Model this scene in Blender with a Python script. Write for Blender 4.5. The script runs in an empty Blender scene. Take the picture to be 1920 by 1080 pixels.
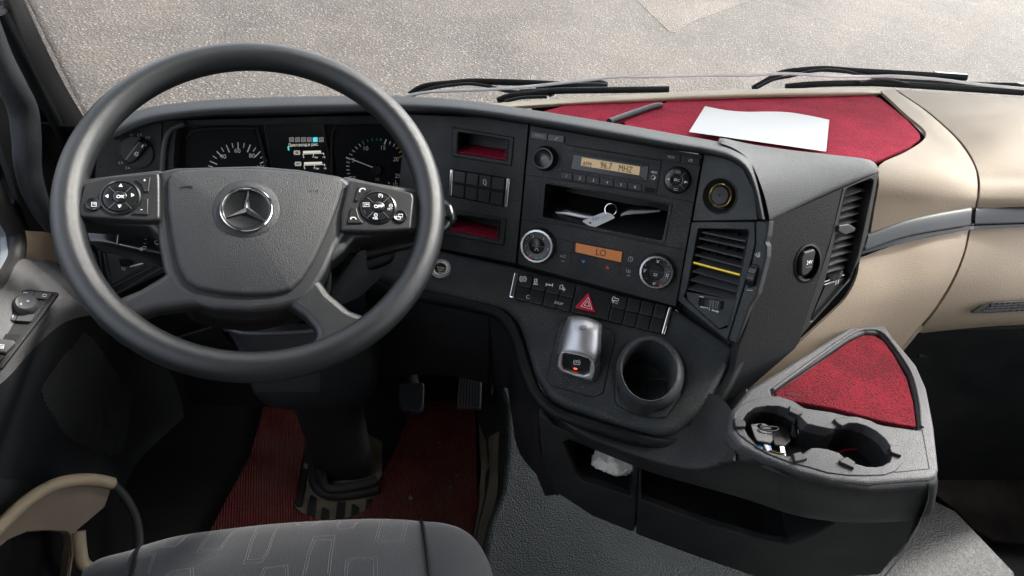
import bpy, bmesh, math, random
from mathutils import Vector, Matrix
from mathutils.geometry import delaunay_2d_cdt
random.seed(7)
SC = bpy.context.scene
COL = SC.collection
# ------------------------------------------------------------------ camera
EYE = Vector((0.0, 0.0, 1.35))            # eye 1.35 m above the cab floor, over the driver's seat
FPX = 1420.0                              # focal length in pixels of the 1920 px wide photograph
CM = Matrix(((0.9693, 0.0144, 0.2455), (-0.1809, -0.6349, 0.7511), (0.1667, -0.7725, -0.6128)))
_r = Vector(CM.col[0]).normalized()
_u = -(Vector(CM.col[1]) - _r * _r.dot(Vector(CM.col[1]))).normalized()
_b = _r.cross(_u)
cam = bpy.data.objects.new('camera', bpy.data.cameras.new('camera'))
COL.objects.link(cam)
cam.matrix_world = Matrix(((_r.x, _u.x, _b.x, EYE.x), (_r.y, _u.y, _b.y, EYE.y), (_r.z, _u.z, _b.z, EYE.z), (0, 0, 0, 1)))
cam.data.sensor_width = 36.0
cam.data.lens = 36.0 * FPX / 1920.0
cam.data.clip_start = 0.02
cam.data.clip_end = 400.0
SC.camera = cam
# ------------------------------------------------------------------ light
SUN_EL, SUN_AZ = math.radians(47), math.radians(63)      # azimuth measured from +Y (ahead) towards +X (passenger side)
world = bpy.data.worlds.new('World'); SC.world = world
world.use_nodes = True
_nt = world.node_tree; _nt.nodes.clear()
_sky = _nt.nodes.new('ShaderNodeTexSky'); _sky.sky_type = 'NISHITA'; _sky.sun_disc = False
_sky.sun_elevation = SUN_EL; _sky.sun_rotation = SUN_AZ
_sky.air_density = 1.0; _sky.dust_density = 4.0; _sky.ozone_density = 1.0
_bg = _nt.nodes.new('ShaderNodeBackground'); _bg.inputs[1].default_value = 0.14
_wo = _nt.nodes.new('ShaderNodeOutputWorld')
_hs = _nt.nodes.new('ShaderNodeHueSaturation'); _hs.inputs['Saturation'].default_value = 0.35
_nt.links.new(_sky.outputs[0], _hs.inputs['Color'])
_nt.links.new(_hs.outputs[0], _bg.inputs[0]); _nt.links.new(_bg.outputs[0], _wo.inputs[0])
sun = bpy.data.objects.new('sun', bpy.data.lights.new('sun', 'SUN'))
sun.data.energy = 2.0; sun.data.angle = math.radians(7); sun.data.color = (1.0, 0.955, 0.89)
COL.objects.link(sun)
_sd = Vector((math.sin(SUN_AZ) * math.cos(SUN_EL), math.cos(SUN_AZ) * math.cos(SUN_EL), math.sin(SUN_EL)))
sun.rotation_euler = _sd.to_track_quat('Z', 'Y').to_euler()
sun.location = _sd * 20
SC.view_settings.view_transform = 'Standard'
SC.view_settings.look = 'None'
SC.view_settings.exposure = 2.5
SC.view_settings.gamma = 1.0
SC.view_settings.use_curve_mapping = False
SC.render.engine = 'CYCLES'
SC.cycles.use_denoising = True
SC.cycles.max_bounces = 8
SC.cycles.diffuse_bounces = 4
SC.cycles.transparent_max_bounces = 16
SC.cycles.caustics_reflective = False
SC.cycles.caustics_refractive = False
SC.cycles.sample_clamp_indirect = 6

# ------------------------------------------------------------------ geometry helpers
def ray(px, py):
    return CM @ Vector(((px - 960.0) / FPX, (py - 540.0) / FPX, 1.0))
def P(px, py, d):
    return EYE + ray(px, py) * d
def PZ(px, py, z):
    r = ray(px, py); return EYE + r * ((z - EYE.z) / r.z)
def PY(px, py, y):
    r = ray(px, py); return EYE + r * ((y - EYE.y) / r.y)
def PX(px, py, x):
    r = ray(px, py); return EYE + r * ((x - EYE.x) / r.x)

class Plane:
    """A real plane in the cab, with its own axes; at() meets it with a sight line."""
    def __init__(s, o, n, u=None):
        s.o = Vector(o); s.n = Vector(n).normalized()
        if s.n.dot(EYE - s.o) < 0: s.n = -s.n
        u = Vector(u) if u is not None else Vector((1, 0, 0))
        s.u = (u - s.n * u.dot(s.n)).normalized(); s.v = s.n.cross(s.u)
    @staticmethod
    def tri(a, b, c):
        A, B, C_ = P(*a), P(*b), P(*c)
        return Plane(A, (B - A).cross(C_ - A), B - A)
    def off(s, h): return Plane(s.o + s.n * h, s.n, s.u)
    def pt(s, px, py, h=0.0):
        r = ray(px, py); o = s.o + s.n * h
        return EYE + r * ((o - EYE).dot(s.n) / r.dot(s.n))
    def uv(s, px, py, h=0.0):
        q = s.pt(px, py, h) - s.o; return Vector((q.dot(s.u), q.dot(s.v)))
    def d(s, px, py):
        return (s.pt(px, py) - EYE).dot(Vector(CM.col[2]))
    def mpp(s, px, py, h=0.0):                      # metres per pixel round a point
        return (s.d(px, py) - h) / FPX
    def frame(s, o=None):
        o = s.o if o is None else o
        return Matrix(((s.u.x, s.v.x, s.n.x, o.x), (s.u.y, s.v.y, s.n.y, o.y), (s.u.z, s.v.z, s.n.z, o.z), (0, 0, 0, 1)))

WM = {}
def link(o, parent, mw):
    COL.objects.link(o)
    if parent is not None:
        o.parent = parent
        o.matrix_parent_inverse = WM[parent].inverted()
    o.matrix_basis = mw
    WM[o] = mw
def thing(name, loc, label, cat, group=None, kind=None):
    o = bpy.data.objects.new(name, None); o.empty_display_size = 0.03
    link(o, None, Matrix.Translation(Vector(loc)))
    tag(o, label, cat, group, kind)
    return o
def tag(o, label=None, cat=None, group=None, kind=None):
    if label: o['label'] = label
    if cat: o['category'] = cat
    if group: o['group'] = group
    if kind: o['kind'] = kind
    return o
def mesh_obj(name, verts, faces, mat, parent=None, frame=None, smooth=True, ang=38, mids=None):
    verts = [Vector(v) for v in verts]
    if frame is None:
        c = sum(verts, Vector()) / max(1, len(verts))
        frame = Matrix.Translation(c); verts = [v - c for v in verts]
    me = bpy.data.meshes.new(name)
    me.from_pydata([tuple(v) for v in verts], [], faces)
    me.validate(); me.update()
    bm = bmesh.new(); bm.from_mesh(me)
    bmesh.ops.remove_doubles(bm, verts=bm.verts, dist=1e-7)
    bmesh.ops.recalc_face_normals(bm, faces=bm.faces)
    bm.to_mesh(me); bm.free()
    if smooth:
        for p in me.polygons: p.use_smooth = True
        me.set_sharp_from_angle(angle=math.radians(ang))
    if isinstance(mat, (list, tuple)):
        for m in mat: me.materials.append(m)
    else: me.materials.append(mat)
    o = bpy.data.objects.new(name, me)
    link(o, parent, frame)
    return o
def area2(l): return sum(l[i][0] * l[(i + 1) % len(l)][1] - l[(i + 1) % len(l)][0] * l[i][1] for i in range(len(l)))
def rounded(pts, r, seg=5):
    """Fillet every corner of a 2D polygon; r a number or one per corner."""
    n = len(pts); out = []
    rs = r if isinstance(r, (list, tuple)) else [r] * n
    for i in range(n):
        p0, p1, p2 = Vector(pts[i - 1]), Vector(pts[i]), Vector(pts[(i + 1) % n])
        a, b = p0 - p1, p2 - p1; la, lb = a.length, b.length
        if rs[i] <= 0 or la < 1e-7 or lb < 1e-7: out.append(p1); continue
        a /= la; b /= lb
        th = math.acos(max(-1, min(1, a.dot(b))))
        if th > math.radians(174): out.append(p1); continue
        t = min(rs[i] / math.tan(th / 2), 0.48 * la, 0.48 * lb)
        q0, q2 = p1 + a * t, p1 + b * t
        k = seg if th < math.radians(150) else 2
        for j in range(k + 1):
            s = j / k
            out.append(q0 * (1 - s) ** 2 + p1 * 2 * s * (1 - s) + q2 * s * s)
    return out
def inset(loop, d):
    """Move a loop inwards by d (negative = outwards), mitred."""
    n = len(loop); sg = 1 if area2(loop) > 0 else -1; out = []
    for i in range(n):
        p0, p1, p2 = loop[i - 1], loop[i], loop[(i + 1) % n]
        e1 = (p1 - p0); e2 = (p2 - p1)
        if e1.length < 1e-9: e1 = e2
        if e2.length < 1e-9: e2 = e1
        if e1.length < 1e-9: out.append(p1.copy()); continue
        e1 = e1.normalized(); e2 = e2.normalized()
        n1 = Vector((-e1.y, e1.x)) * sg; n2 = Vector((-e2.y, e2.x)) * sg
        m = n1 + n2
        if m.length < 1e-6: m = n1
        m.normalize(); c = max(0.5, m.dot(n1))
        out.append(p1 + m * (d / c))
    return out
def cap(loops, z, base, verts, faces, flip=False):
    """Fill outer loop (with holes) at height z."""
    pts, edges = [], []
    for l in loops:
        b = len(pts)
        pts += [Vector((p.x, p.y)) for p in l]
        edges += [(b + i, b + (i + 1) % len(l)) for i in range(len(l))]
    V, E, T = delaunay_2d_cdt(pts, edges, [], 0, 1e-7)[:3]
    b = len(verts)
    for p in V: verts.append((p.x, p.y, z))
    def wn(c):
        w = 0
        for l in loops:
            for i in range(len(l)):
                p, q = l[i - 1], l[i]
                if (p.y <= c.y) != (q.y <= c.y):
                    if c.x < (q.x - p.x) * (c.y - p.y) / (q.y - p.y) + p.x: w += 1 if q.y > p.y else -1
        return w
    for t in T:
        c = (V[t[0]] + V[t[1]] + V[t[2]]) / 3
        if wn(c) != 0 and len(loops) == 1 or (len(loops) > 1 and wn(c) > 0):
            f = [b + k for k in t]; faces.append(f[::-1] if flip else f)
def wall(la, za, lb, zb, verts, faces):
    b = len(verts); n = len(la)
    for p in la: verts.append((p.x, p.y, za))
    for p in lb: verts.append((p.x, p.y, zb))
    for i in range(n):
        j = (i + 1) % n
        faces.append([b + i, b + j, b + n + j, b + n + i])
def plate2(name, loops, fr, t, mat, parent, bev=0.001, h=0.0, seg=3, dome=0.0):
    """Plate with rounded edges from 2D loops (first outer, rest holes) in frame fr; front face at z=h, t thick."""
    verts, faces = [], []
    if area2(loops[0]) < 0: loops[0] = loops[0][::-1]
    loops = [loops[0]] + [l if area2(l) < 0 else l[::-1] for l in loops[1:]]
    bev = min(bev, t * 0.9)
    tops = []
    for k, l in enumerate(loops):
        s = 1 if k == 0 else -1
        prev, pz = l, h - t
        for j in range(seg + 1):
            a = math.pi / 2 * j / seg
            cur = inset(l, s * bev * (1 - math.cos(a))) if bev > 0 else l
            z = h - bev + bev * math.sin(a)
            wall(prev, pz, cur, z, verts, faces)
            prev, pz = cur, z
            if bev <= 0: break
        tops.append(prev)
    cap(tops, h, 0, verts, faces)
    cap(loops, h - t, 0, verts, faces, True)
    ob = mesh_obj(name, verts, faces, mat, parent, fr)
    for p in ob.data.polygons:
        if abs(p.normal.z) > 0.9995: p.use_smooth = False
    return ob
def plate(name, px, pl, t, mat, parent, holes=(), bev=0.001, r=0.0, hr=0.0, h=0.0, seg=3):
    """px: outline in photograph pixels met with plane pl (raised h); an outline of a real flat part."""
    c = pl.uv(sum(p[0] for p in px) / len(px), sum(p[1] for p in px) / len(px))
    o = pl.o + pl.u * c.x + pl.v * c.y
    fx = lambda q: [fx(k) for k in q] if isinstance(q, (list, tuple)) else (max(q, bev * 1.1) if q > 0 else 0)
    r, hr = fx(r), fx(hr)
    L = [rounded([pl.uv(x, y, h) - c for x, y in px], r)]
    for k, hl in enumerate(holes):
        rr = hr[k] if isinstance(hr, (list, tuple)) else hr
        L.append(rounded([pl.uv(x, y, h) - c for x, y in hl], rr))
    return plate2(name, L, pl.frame(o), t, mat, parent, bev, h, seg)
def pocket(name, px, pl, depth, mat, parent, r=0.0, h=0.0, taper=0.0, shift=(0, 0), t=0.0015):
    """Open box let into plane pl."""
    c = pl.uv(sum(p[0] for p in px) / len(px), sum(p[1] for p in px) / len(px))
    o = pl.o + pl.u * c.x + pl.v * c.y
    l = rounded([pl.uv(x, y, h) - c for x, y in px], r)
    if area2(l) < 0: l = l[::-1]
    s = Vector(shift)
    inn = [p + s for p in inset(l, taper)]
    verts, faces = [], []
    wall(l, h, inn, -depth, verts, faces); cap([inn], -depth, 0, verts, faces)
    lo = inset(l, -t); io = [p + s for p in inset(inset(l, taper), -t)]
    wall(lo, h, io, -depth - t, verts, faces); cap([io], -depth - t, 0, verts, faces, True)
    wall(l, h, lo, h, verts, faces)
    return mesh_obj(name, verts, faces, mat, parent, pl.frame(o))
def lathe(name, prof, fr, mat, parent, seg=40, sx=1.0, sy=1.0, ripple=0, ramp=0.0):
    """Profile (radius, height) turned about the frame's z."""
    verts, faces = [], []
    n = len(prof)
    for i in range(seg):
        a = 2 * math.pi * i / seg
        for (r, z) in prof:
            rr = r * (1 + (ramp * math.cos(ripple * a) if ripple else 0))
            verts.append((rr * math.cos(a) * sx, rr * math.sin(a) * sy, z))
    for i in range(seg):
        j = (i + 1) % seg
        for k in range(n - 1):
            faces.append([i * n + k, j * n + k, j * n + k + 1, i * n + k + 1])
    return mesh_obj(name, verts, faces, mat, parent, fr)
def cr(pts, n):
    """Catmull-Rom through Vectors, n steps per span."""
    if len(pts) < 3: 
        return [pts[0].lerp(pts[-1], i / n) for i in range(n + 1)]
    out = []
    q = [pts[0] * 2 - pts[1]] + list(pts) + [pts[-1] * 2 - pts[-2]]
    for i in range(1, len(q) - 2):
        p0, p1, p2, p3 = q[i - 1:i + 3]
        for k in range(n):
            t = k / n
            out.append(0.5 * ((2 * p1) + (p2 - p0) * t + (2 * p0 - 5 * p1 + 4 * p2 - p3) * t * t + (3 * p1 - p0 - 3 * p2 + p3) * t ** 3))
    out.append(pts[-1].copy())
    return out
def sweep(name, pts, prof, mat, parent, up=None, n=6, closed=False, scale=None, seg=20, caps=True):
    """Sweep a profile along a smooth path. prof: radius, (rx, ry) or list of 2D points (x along side, y along up)."""
    if n > 1 and not closed: path = cr([Vector(p) for p in pts], n)
    else: path = [Vector(p) for p in pts]
    m = len(path)
    if isinstance(prof, (int, float)): prof = (prof, prof)
    if isinstance(prof, tuple) and not hasattr(prof[0], '__len__'):
        prof = [(prof[0] * math.cos(2 * math.pi * k / seg), prof[1] * math.sin(2 * math.pi * k / seg)) for k in range(seg)]
    k = len(prof); verts, faces = [], []
    upv = Vector(up) if up is not None else None
    prev = None
    for i, p in enumerate(path):
        a = path[(i - 1) % m] if (closed or i > 0) else p
        b = path[(i + 1) % m] if (closed or i < m - 1) else p
        t = (b - a).normalized()
        if upv is not None: u = (upv - t * upv.dot(t)).normalized()
        else:
            ref = prev if prev is not None else (Vector((0, 0, 1)) if abs(t.z) < 0.9 else Vector((1, 0, 0)))
            u = (ref - t * ref.dot(t)).normalized(); prev = u
        s = t.cross(u)
        if scale is None: sc = (1, 1)
        else:
            f = i / (m - 1) * (len(scale) - 1); j = min(int(f), len(scale) - 2); w = f - j
            A = scale[j] if hasattr(scale[j], '__len__') else (scale[j],) * 2
            B = scale[j + 1] if hasattr(scale[j + 1], '__len__') else (scale[j + 1],) * 2
            sc = (A[0] * (1 - w) + B[0] * w, A[1] * (1 - w) + B[1] * w)
        for (x, y) in prof: verts.append(p + s * x * sc[0] + u * y * sc[1])
    for i in range(m if closed else m - 1):
        j = (i + 1) % m
        for q in range(k):
            r = (q + 1) % k
            faces.append([i * k + q, i * k + r, j * k + r, j * k + q])
    if caps and not closed:
        faces.append(list(range(k))[::-1]); faces.append([(m - 1) * k + q for q in range(k)])
    return mesh_obj(name, verts, faces, mat, parent)
def loft(name, rows, mat, parent, nu=4, nv=4, t=0.0, closed=False, smooth_v=True, frame=None, ang=38):
    """Skin rows of 3D points (all the same length), splined both ways; t gives it a thickness to the back."""
    R_ = [cr([Vector(p) for p in row], nu) for row in rows]
    k = len(R_[0])
    cols = []
    for c in range(k):
        colp = [r[c] for r in R_]
        cols.append(cr(colp, nv) if smooth_v else colp)
    m = len(cols[0]); verts, faces = [], []
    for i in range(m):
        for c in range(k): verts.append(cols[c][i])
    for i in range(m - 1):
        for c in range(k - 1):
            faces.append([i * k + c, i * k + c + 1, (i + 1) * k + c + 1, (i + 1) * k + c])
    if t:
        N = []
        for i in range(m):
            for c in range(k):
                a = cols[min(c + 1, k - 1)][i] - cols[max(c - 1, 0)][i]
                b = cols[c][min(i + 1, m - 1)] - cols[c][max(i - 1, 0)]
                nn = a.cross(b)
                nn = nn.normalized() if nn.length > 1e-12 else Vector((0, 0, 1))
                if nn.dot(EYE - cols[c][i]) < 0: nn = -nn
                N.append(nn)
        b0 = len(verts)
        verts += [verts[i] - N[i] * t for i in range(b0)]
        faces += [[b0 + q for q in f][::-1] for f in list(faces)]
        def side(seq):
            for a, b in zip(seq, seq[1:]): faces.append([a, b, b + b0, a + b0])
        side([c for c in range(k)]); side([(m - 1) * k + c for c in range(k)])
        side([i * k for i in range(m)]); side([i * k + k - 1 for i in range(m)])
    return mesh_obj(name, verts, faces, mat, parent, frame, ang=ang)
def text(name, s, pl, px, py, hpx, mat, parent, h=0.0, rot=None, ang=0.0, sx=1.0, t=0.0002, bold=0.0, align='CENTER'):
    """Lettering lying on plane pl, centred on the sight line of (px, py); hpx = capital height in pixels."""
    cu = bpy.data.curves.new(name, 'FONT'); cu.body = s; cu.align_x = align; cu.align_y = 'CENTER'
    cu.extrude = 0; cu.size = 1.0; cu.resolution_u = 3; cu.offset = bold * 0.7 + 0.001
    to = bpy.data.objects.new(name, cu); COL.objects.link(to)
    dg = bpy.context.evaluated_depsgraph_get()
    me = bpy.data.meshes.new_from_object(to.evaluated_get(dg))
    bpy.data.objects.remove(to); 
    k = hpx / 0.66 * pl.mpp(px, py, h)
    u, v = pl.u, pl.v
    if rot is not None:
        d_ = (pl.pt(px + rot[0] * 10, py + rot[1] * 10) - pl.pt(px, py)).normalized(); u = d_; v = pl.n.cross(u)
    ca, sa = math.cos(ang), math.sin(ang); u, v = u * ca + v * sa, v * ca - u * sa
    o = pl.pt(px, py, h) 
    fr = Matrix(((u.x, v.x, pl.n.x, o.x), (u.y, v.y, pl.n.y, o.y), (u.z, v.z, pl.n.z, o.z), (0, 0, 0, 1)))
    me.transform(Matrix.Diagonal((k * sx, k, 1, 1)))
    bm = bmesh.new(); bm.from_mesh(me)
    g = bmesh.ops.extrude_face_region(bm, geom=bm.faces[:])
    for e in g['geom']:
        if isinstance(e, bmesh.types.BMVert): e.co.z += t
    bm.to_mesh(me); bm.free()
    me.materials.clear(); me.materials.append(mat)
    ob = bpy.data.objects.new(name, me); link(ob, parent, fr)
    return ob
def strokes(name, lines, wpx, pl, mat, parent, h=0.0, t=0.0003):
    """Flat ribbons (icons, ticks, seams) standing t proud of plane pl; lines in photograph pixels."""
    verts, faces = [], []
    c = pl.uv(*lines[0][0]); o = pl.o + pl.u * c.x + pl.v * c.y
    for ln in lines:
        w = wpx * pl.mpp(*ln[0]) / 2
        if isinstance(ln[-1], (int, float)): w *= ln[-1]; ln = ln[:-1]
        q = [pl.uv(x, y, h) - c for x, y in ln]
        clo = (q[0] - q[-1]).length < 1e-7 and len(q) > 2
        if clo: q = q[:-1]
        m = len(q); L, R = [], []
        for i in range(m):
            a = q[i - 1] if (clo or i) else q[i]; b = q[(i + 1) % m] if (clo or i < m - 1) else q[i]
            e = b - a
            if e.length < 1e-9: e = Vector((1, 0))
            e.normalize(); nn = Vector((-e.y, e.x)) * w
            L.append(q[i] + nn); R.append(q[i] - nn)
        b0 = len(verts)
        for i in range(m):
            for p, z in ((L[i], h), (R[i], h), (R[i], h + t), (L[i], h + t)): verts.append((p.x, p.y, z))
        for i in range(m if clo else m - 1):
            j = (i + 1) % m
            for k in range(4):
                k2 = (k + 1) % 4
                faces.append([b0 + i * 4 + k, b0 + i * 4 + k2, b0 + j * 4 + k2, b0 + j * 4 + k])
        if not clo:
            faces.append([b0 + k for k in range(4)]); faces.append([b0 + (m - 1) * 4 + k for k in range(4)])
    return mesh_obj(name, verts, faces, mat, parent, pl.frame(o), smooth=False)
def circ(cx, cy, rx, ry=None, n=20, a0=0, a1=360, tilt=0):
    ry = rx if ry is None else ry; out = []
    ct, st = math.cos(math.radians(tilt)), math.sin(math.radians(tilt))
    full = abs(a1 - a0) >= 360
    for i in range(n + (0 if full else 1)):
        a = math.radians(a0 + (a1 - a0) * i / n)
        x, y = rx * math.cos(a), -ry * math.sin(a)
        out.append((cx + x * ct - y * st, cy + x * st + y * ct))
    return out
def crop(x0, y0, s):
    return lambda *a: [(x0 + a[i] / s, y0 + a[i + 1] / s) for i in range(0, len(a), 2)]
CA = crop(0, 0, 2.0); CB = crop(300, 180, 3.375); CC = crop(820, 180, 3.376); CD = crop(820, 440, 3.0)
CE = crop(1220, 280, 2.7); CF = crop(0, 520, 1.929); CG = crop(480, 560, 2.077); CH = crop(960, 740, 3.176)
CI = crop(1320, 560, 2.077); CJ = crop(740, 80, 2.909); CK = crop(1300, 100, 2.077); CL_ = crop(80, 300, 4.153)
CN = crop(80, 420, 3.375); CO = crop(440, 420, 3.376); CP_ = crop(0, 420, 3.6); CQ = crop(1000, 580, 4.91)
CR_ = crop(1370, 740, 5.486); CS = crop(480, 680, 3.376); CT = crop(1180, 0, 2.595); CU = crop(0, 0, 2.25)
# ------------------------------------------------------------------ materials
def nodes(name):
    m = bpy.data.materials.new(name); m.use_nodes = True
    nt = m.node_tree; b = nt.nodes['Principled BSDF']
    return m, nt, b
def N(nt, typ, **kw):
    n = nt.nodes.new(typ)
    for k, v in kw.items():
        if k in n.inputs: n.inputs[k].default_value = v
        else: setattr(n, k, v)
    return n
def rgb(c): return (c[0], c[1], c[2], 1.0)
def plastic(name, col, rough=0.45, grain=0.0, gs=700, dust=0.0, dustcol=(0.3, 0.27, 0.23), spec=0.5, mott=0.12, metal=0.0, coat=0.0, gd=0.0006):
    """Moulded plastic or paint: leather grain of gs cells a metre, slight mottling, dust specks."""
    m, nt, b = nodes(name)
    tc = N(nt, 'ShaderNodeTexCoord')
    nz = N(nt, 'ShaderNodeTexNoise', Scale=9.0, Detail=6.0, Roughness=0.6)
    nt.links.new(tc.outputs['Object'], nz.inputs['Vector'])
    mr = N(nt, 'ShaderNodeMapRange'); mr.inputs[1].default_value = 0.25; mr.inputs[2].default_value = 0.75
    mr.inputs[3].default_value = 1 - mott; mr.inputs[4].default_value = 1 + mott
    nt.links.new(nz.outputs['Fac'], mr.inputs[0])
    mx = N(nt, 'ShaderNodeVectorMath', operation='SCALE'); mx.inputs[0].default_value = col
    nt.links.new(mr.outputs[0], mx.inputs['Scale'])
    last = mx.outputs[0]
    if dust > 0:
        d = N(nt, 'ShaderNodeTexNoise', Scale=480.0, Detail=2.0, Roughness=0.7)
        nt.links.new(tc.outputs['Object'], d.inputs['Vector'])
        d2 = N(nt, 'ShaderNodeTexNoise', Scale=14.0, Detail=3.0)
        nt.links.new(tc.outputs['Object'], d2.inputs['Vector'])
        a = N(nt, 'ShaderNodeMapRange'); a.inputs[1].default_value = 0.60; a.inputs[2].default_value = 0.71
        nt.links.new(d.outputs['Fac'], a.inputs[0])
        a2 = N(nt, 'ShaderNodeMapRange'); a2.inputs[1].default_value = 0.35; a2.inputs[2].default_value = 0.75
        nt.links.new(d2.outputs['Fac'], a2.inputs[0])
        mu = N(nt, 'ShaderNodeMath', operation='MULTIPLY'); nt.links.new(a.outputs[0], mu.inputs[0]); nt.links.new(a2.outputs[0], mu.inputs[1])
        mu2 = N(nt, 'ShaderNodeMath', operation='MULTIPLY_ADD'); mu2.inputs[1].default_value = dust; mu2.inputs[2].default_value = 0.0
        nt.links.new(mu.outputs[0], mu2.inputs[0])
        # thin even film of dust
        mf = N(nt, 'ShaderNodeMath', operation='MULTIPLY_ADD'); mf.inputs[1].default_value = dust * 0.10; nt.links.new(a2.outputs[0], mf.inputs[0]); nt.links.new(mu2.outputs[0], mf.inputs[2])
        mi = N(nt, 'ShaderNodeMix', data_type='RGBA'); mi.inputs[7].default_value = rgb(dustcol)
        nt.links.new(mf.outputs[0], mi.inputs[0]); nt.links.new(last, mi.inputs[6]); last = mi.outputs[2]
    nt.links.new(last, b.inputs['Base Color'])
    rr = N(nt, 'ShaderNodeMapRange'); rr.inputs[3].default_value = max(0.02, rough - 0.06); rr.inputs[4].default_value = min(1, rough + 0.08)
    nt.links.new(nz.outputs['Fac'], rr.inputs[0]); nt.links.new(rr.outputs[0], b.inputs['Roughness'])
    b.inputs['Specular IOR Level'].default_value = spec
    b.inputs['Metallic'].default_value = metal
    b.inputs['Coat Weight'].default_value = coat
    if grain > 0:
        v = N(nt, 'ShaderNodeTexVoronoi', Scale=float(gs)); v.feature = 'F1'
        wn = N(nt, 'ShaderNodeTexNoise', Scale=gs * 0.5, Detail=2.0)
        nt.links.new(tc.outputs['Object'], wn.inputs['Vector'])
        ad = N(nt, 'ShaderNodeVectorMath', operation='MULTIPLY_ADD'); ad.inputs[1].default_value = (0.0012 * 700 / gs,) * 3
        nt.links.new(wn.outputs['Color'], ad.inputs[0]); nt.links.new(tc.outputs['Object'], ad.inputs[2])
        nt.links.new(ad.outputs[0], v.inputs['Vector'])
        bp = N(nt, 'ShaderNodeBump', Strength=grain, Distance=gd); bp.invert = True
        nt.links.new(v.outputs['Distance'], bp.inputs['Height']); nt.links.new(bp.outputs[0], b.inputs['Normal'])
    return m
def emit(name, col, strength=1.0, base=(0.02, 0.02, 0.02)):
    m, nt, b = nodes(name)
    b.inputs['Base Color'].default_value = rgb(base); b.inputs['Roughness'].default_value = 0.35
    b.inputs['Emission Color'].default_value = rgb(col); b.inputs['Emission Strength'].default_value = strength
    return m
def carpet(name, c1, c2, scale=900, rib=0.0, dirt=0.0, bump=1.0, bd=0.0015, blackgaps=0.5, worm=False):
    m, nt, b = nodes(name)
    tc = N(nt, 'ShaderNodeTexCoord')
    n1 = N(nt, 'ShaderNodeTexNoise', Scale=float(scale), Detail=3.0, Roughness=0.7)
    n2 = N(nt, 'ShaderNodeTexNoise', Scale=12.0, Detail=5.0, Roughness=0.65)
    v = N(nt, 'ShaderNodeTexVoronoi', Scale=scale * 0.45); v.feature = 'F1'
    for x in (n1, n2, v): nt.links.new(tc.outputs['Object'], x.inputs['Vector'])
    cr_ = N(nt, 'ShaderNodeValToRGB'); cr_.color_ramp.elements[0].position = 0.42; cr_.color_ramp.elements[1].position = 0.60
    cr_.color_ramp.elements[0].color = rgb(c2); cr_.color_ramp.elements[1].color = rgb(c1)
    mm = N(nt, 'ShaderNodeMath', operation='MULTIPLY_ADD'); mm.inputs[1].default_value = 0.55; 
    nt.links.new(n2.outputs['Fac'], mm.inputs[0])
    ma = N(nt, 'ShaderNodeMath', operation='MULTIPLY'); ma.inputs[1].default_value = 0.5; nt.links.new(n1.outputs['Fac'], ma.inputs[0])
    nt.links.new(ma.outputs[0], mm.inputs[2]); nt.links.new(mm.outputs[0], cr_.inputs[0])
    last = cr_.outputs[0]
    hh = N(nt, 'ShaderNodeMath', operation='MULTIPLY'); hh.inputs[1].default_value = 1.0
    nt.links.new(v.outputs['Distance'], hh.inputs[0]); height = hh.outputs[0]
    # dark gaps between tufts
    g = N(nt, 'ShaderNodeMapRange'); g.inputs[1].default_value = 0.45; g.inputs[2].default_value = 0.75; g.inputs[3].default_value = 0.0; g.inputs[4].default_value = blackgaps
    nt.links.new(v.outputs['Distance'], g.inputs[0])
    mg = N(nt, 'ShaderNodeMix', data_type='RGBA'); mg.inputs[7].default_value = (0.012, 0.008, 0.008, 1)
    nt.links.new(g.outputs[0], mg.inputs[0]); nt.links.new(last, mg.inputs[6]); last = mg.outputs[2]
    if rib > 0:
        w = N(nt, 'ShaderNodeTexWave', Scale=float(rib), Distortion=0.6, Detail=1.0); w.wave_type = 'BANDS'; w.bands_direction = 'X'
        w.inputs['Detail Scale'].default_value = 3.0
        nt.links.new(tc.outputs['Object'], w.inputs['Vector'])
        mb = N(nt, 'ShaderNodeMix', data_type='RGBA', blend_type='MULTIPLY'); mb.inputs[0].default_value = 0.75
        wr = N(nt, 'ShaderNodeMapRange'); wr.inputs[1].default_value = 0.0; wr.inputs[2].default_value = 0.6; wr.inputs[3].default_value = 0.25; wr.inputs[4].default_value = 1.0
        nt.links.new(w.outputs['Fac'], wr.inputs[0])
        nt.links.new(last, mb.inputs[6]); nt.links.new(wr.outputs[0], mb.inputs[7]); last = mb.outputs[2]
        sm = N(nt, 'ShaderNodeMath', operation='MULTIPLY_ADD'); sm.inputs[1].default_value = 1.3
        nt.links.new(w.outputs['Fac'], sm.inputs[0])
        sc_ = N(nt, 'ShaderNodeMath', operation='MULTIPLY'); sc_.inputs[1].default_value = -0.35; nt.links.new(height, sc_.inputs[0]); nt.links.new(sc_.outputs[0], sm.inputs[2])
        height = sm.outputs[0]
    else:
        iv = N(nt, 'ShaderNodeMath', operation='MULTIPLY'); iv.inputs[1].default_value = -1.0; nt.links.new(height, iv.inputs[0]); height = iv.outputs[0]
    if dirt > 0:
        n3 = N(nt, 'ShaderNodeTexNoise', Scale=7.0, Detail=6.0, Roughness=0.7); nt.links.new(tc.outputs['Object'], n3.inputs['Vector'])
        n4 = N(nt, 'ShaderNodeTexNoise', Scale=260.0, Detail=3.0, Roughness=0.7); nt.links.new(tc.outputs['Object'], n4.inputs['Vector'])
        a = N(nt, 'ShaderNodeMapRange'); a.inputs[1].default_value = 0.38; a.inputs[2].default_value = 0.68; a.inputs[4].default_value = dirt
        nt.links.new(n3.outputs['Fac'], a.inputs[0])
        a2 = N(nt, 'ShaderNodeMapRange'); a2.inputs[1].default_value = 0.3; a2.inputs[2].default_value = 0.7
        nt.links.new(n4.outputs['Fac'], a2.inputs[0])
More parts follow.
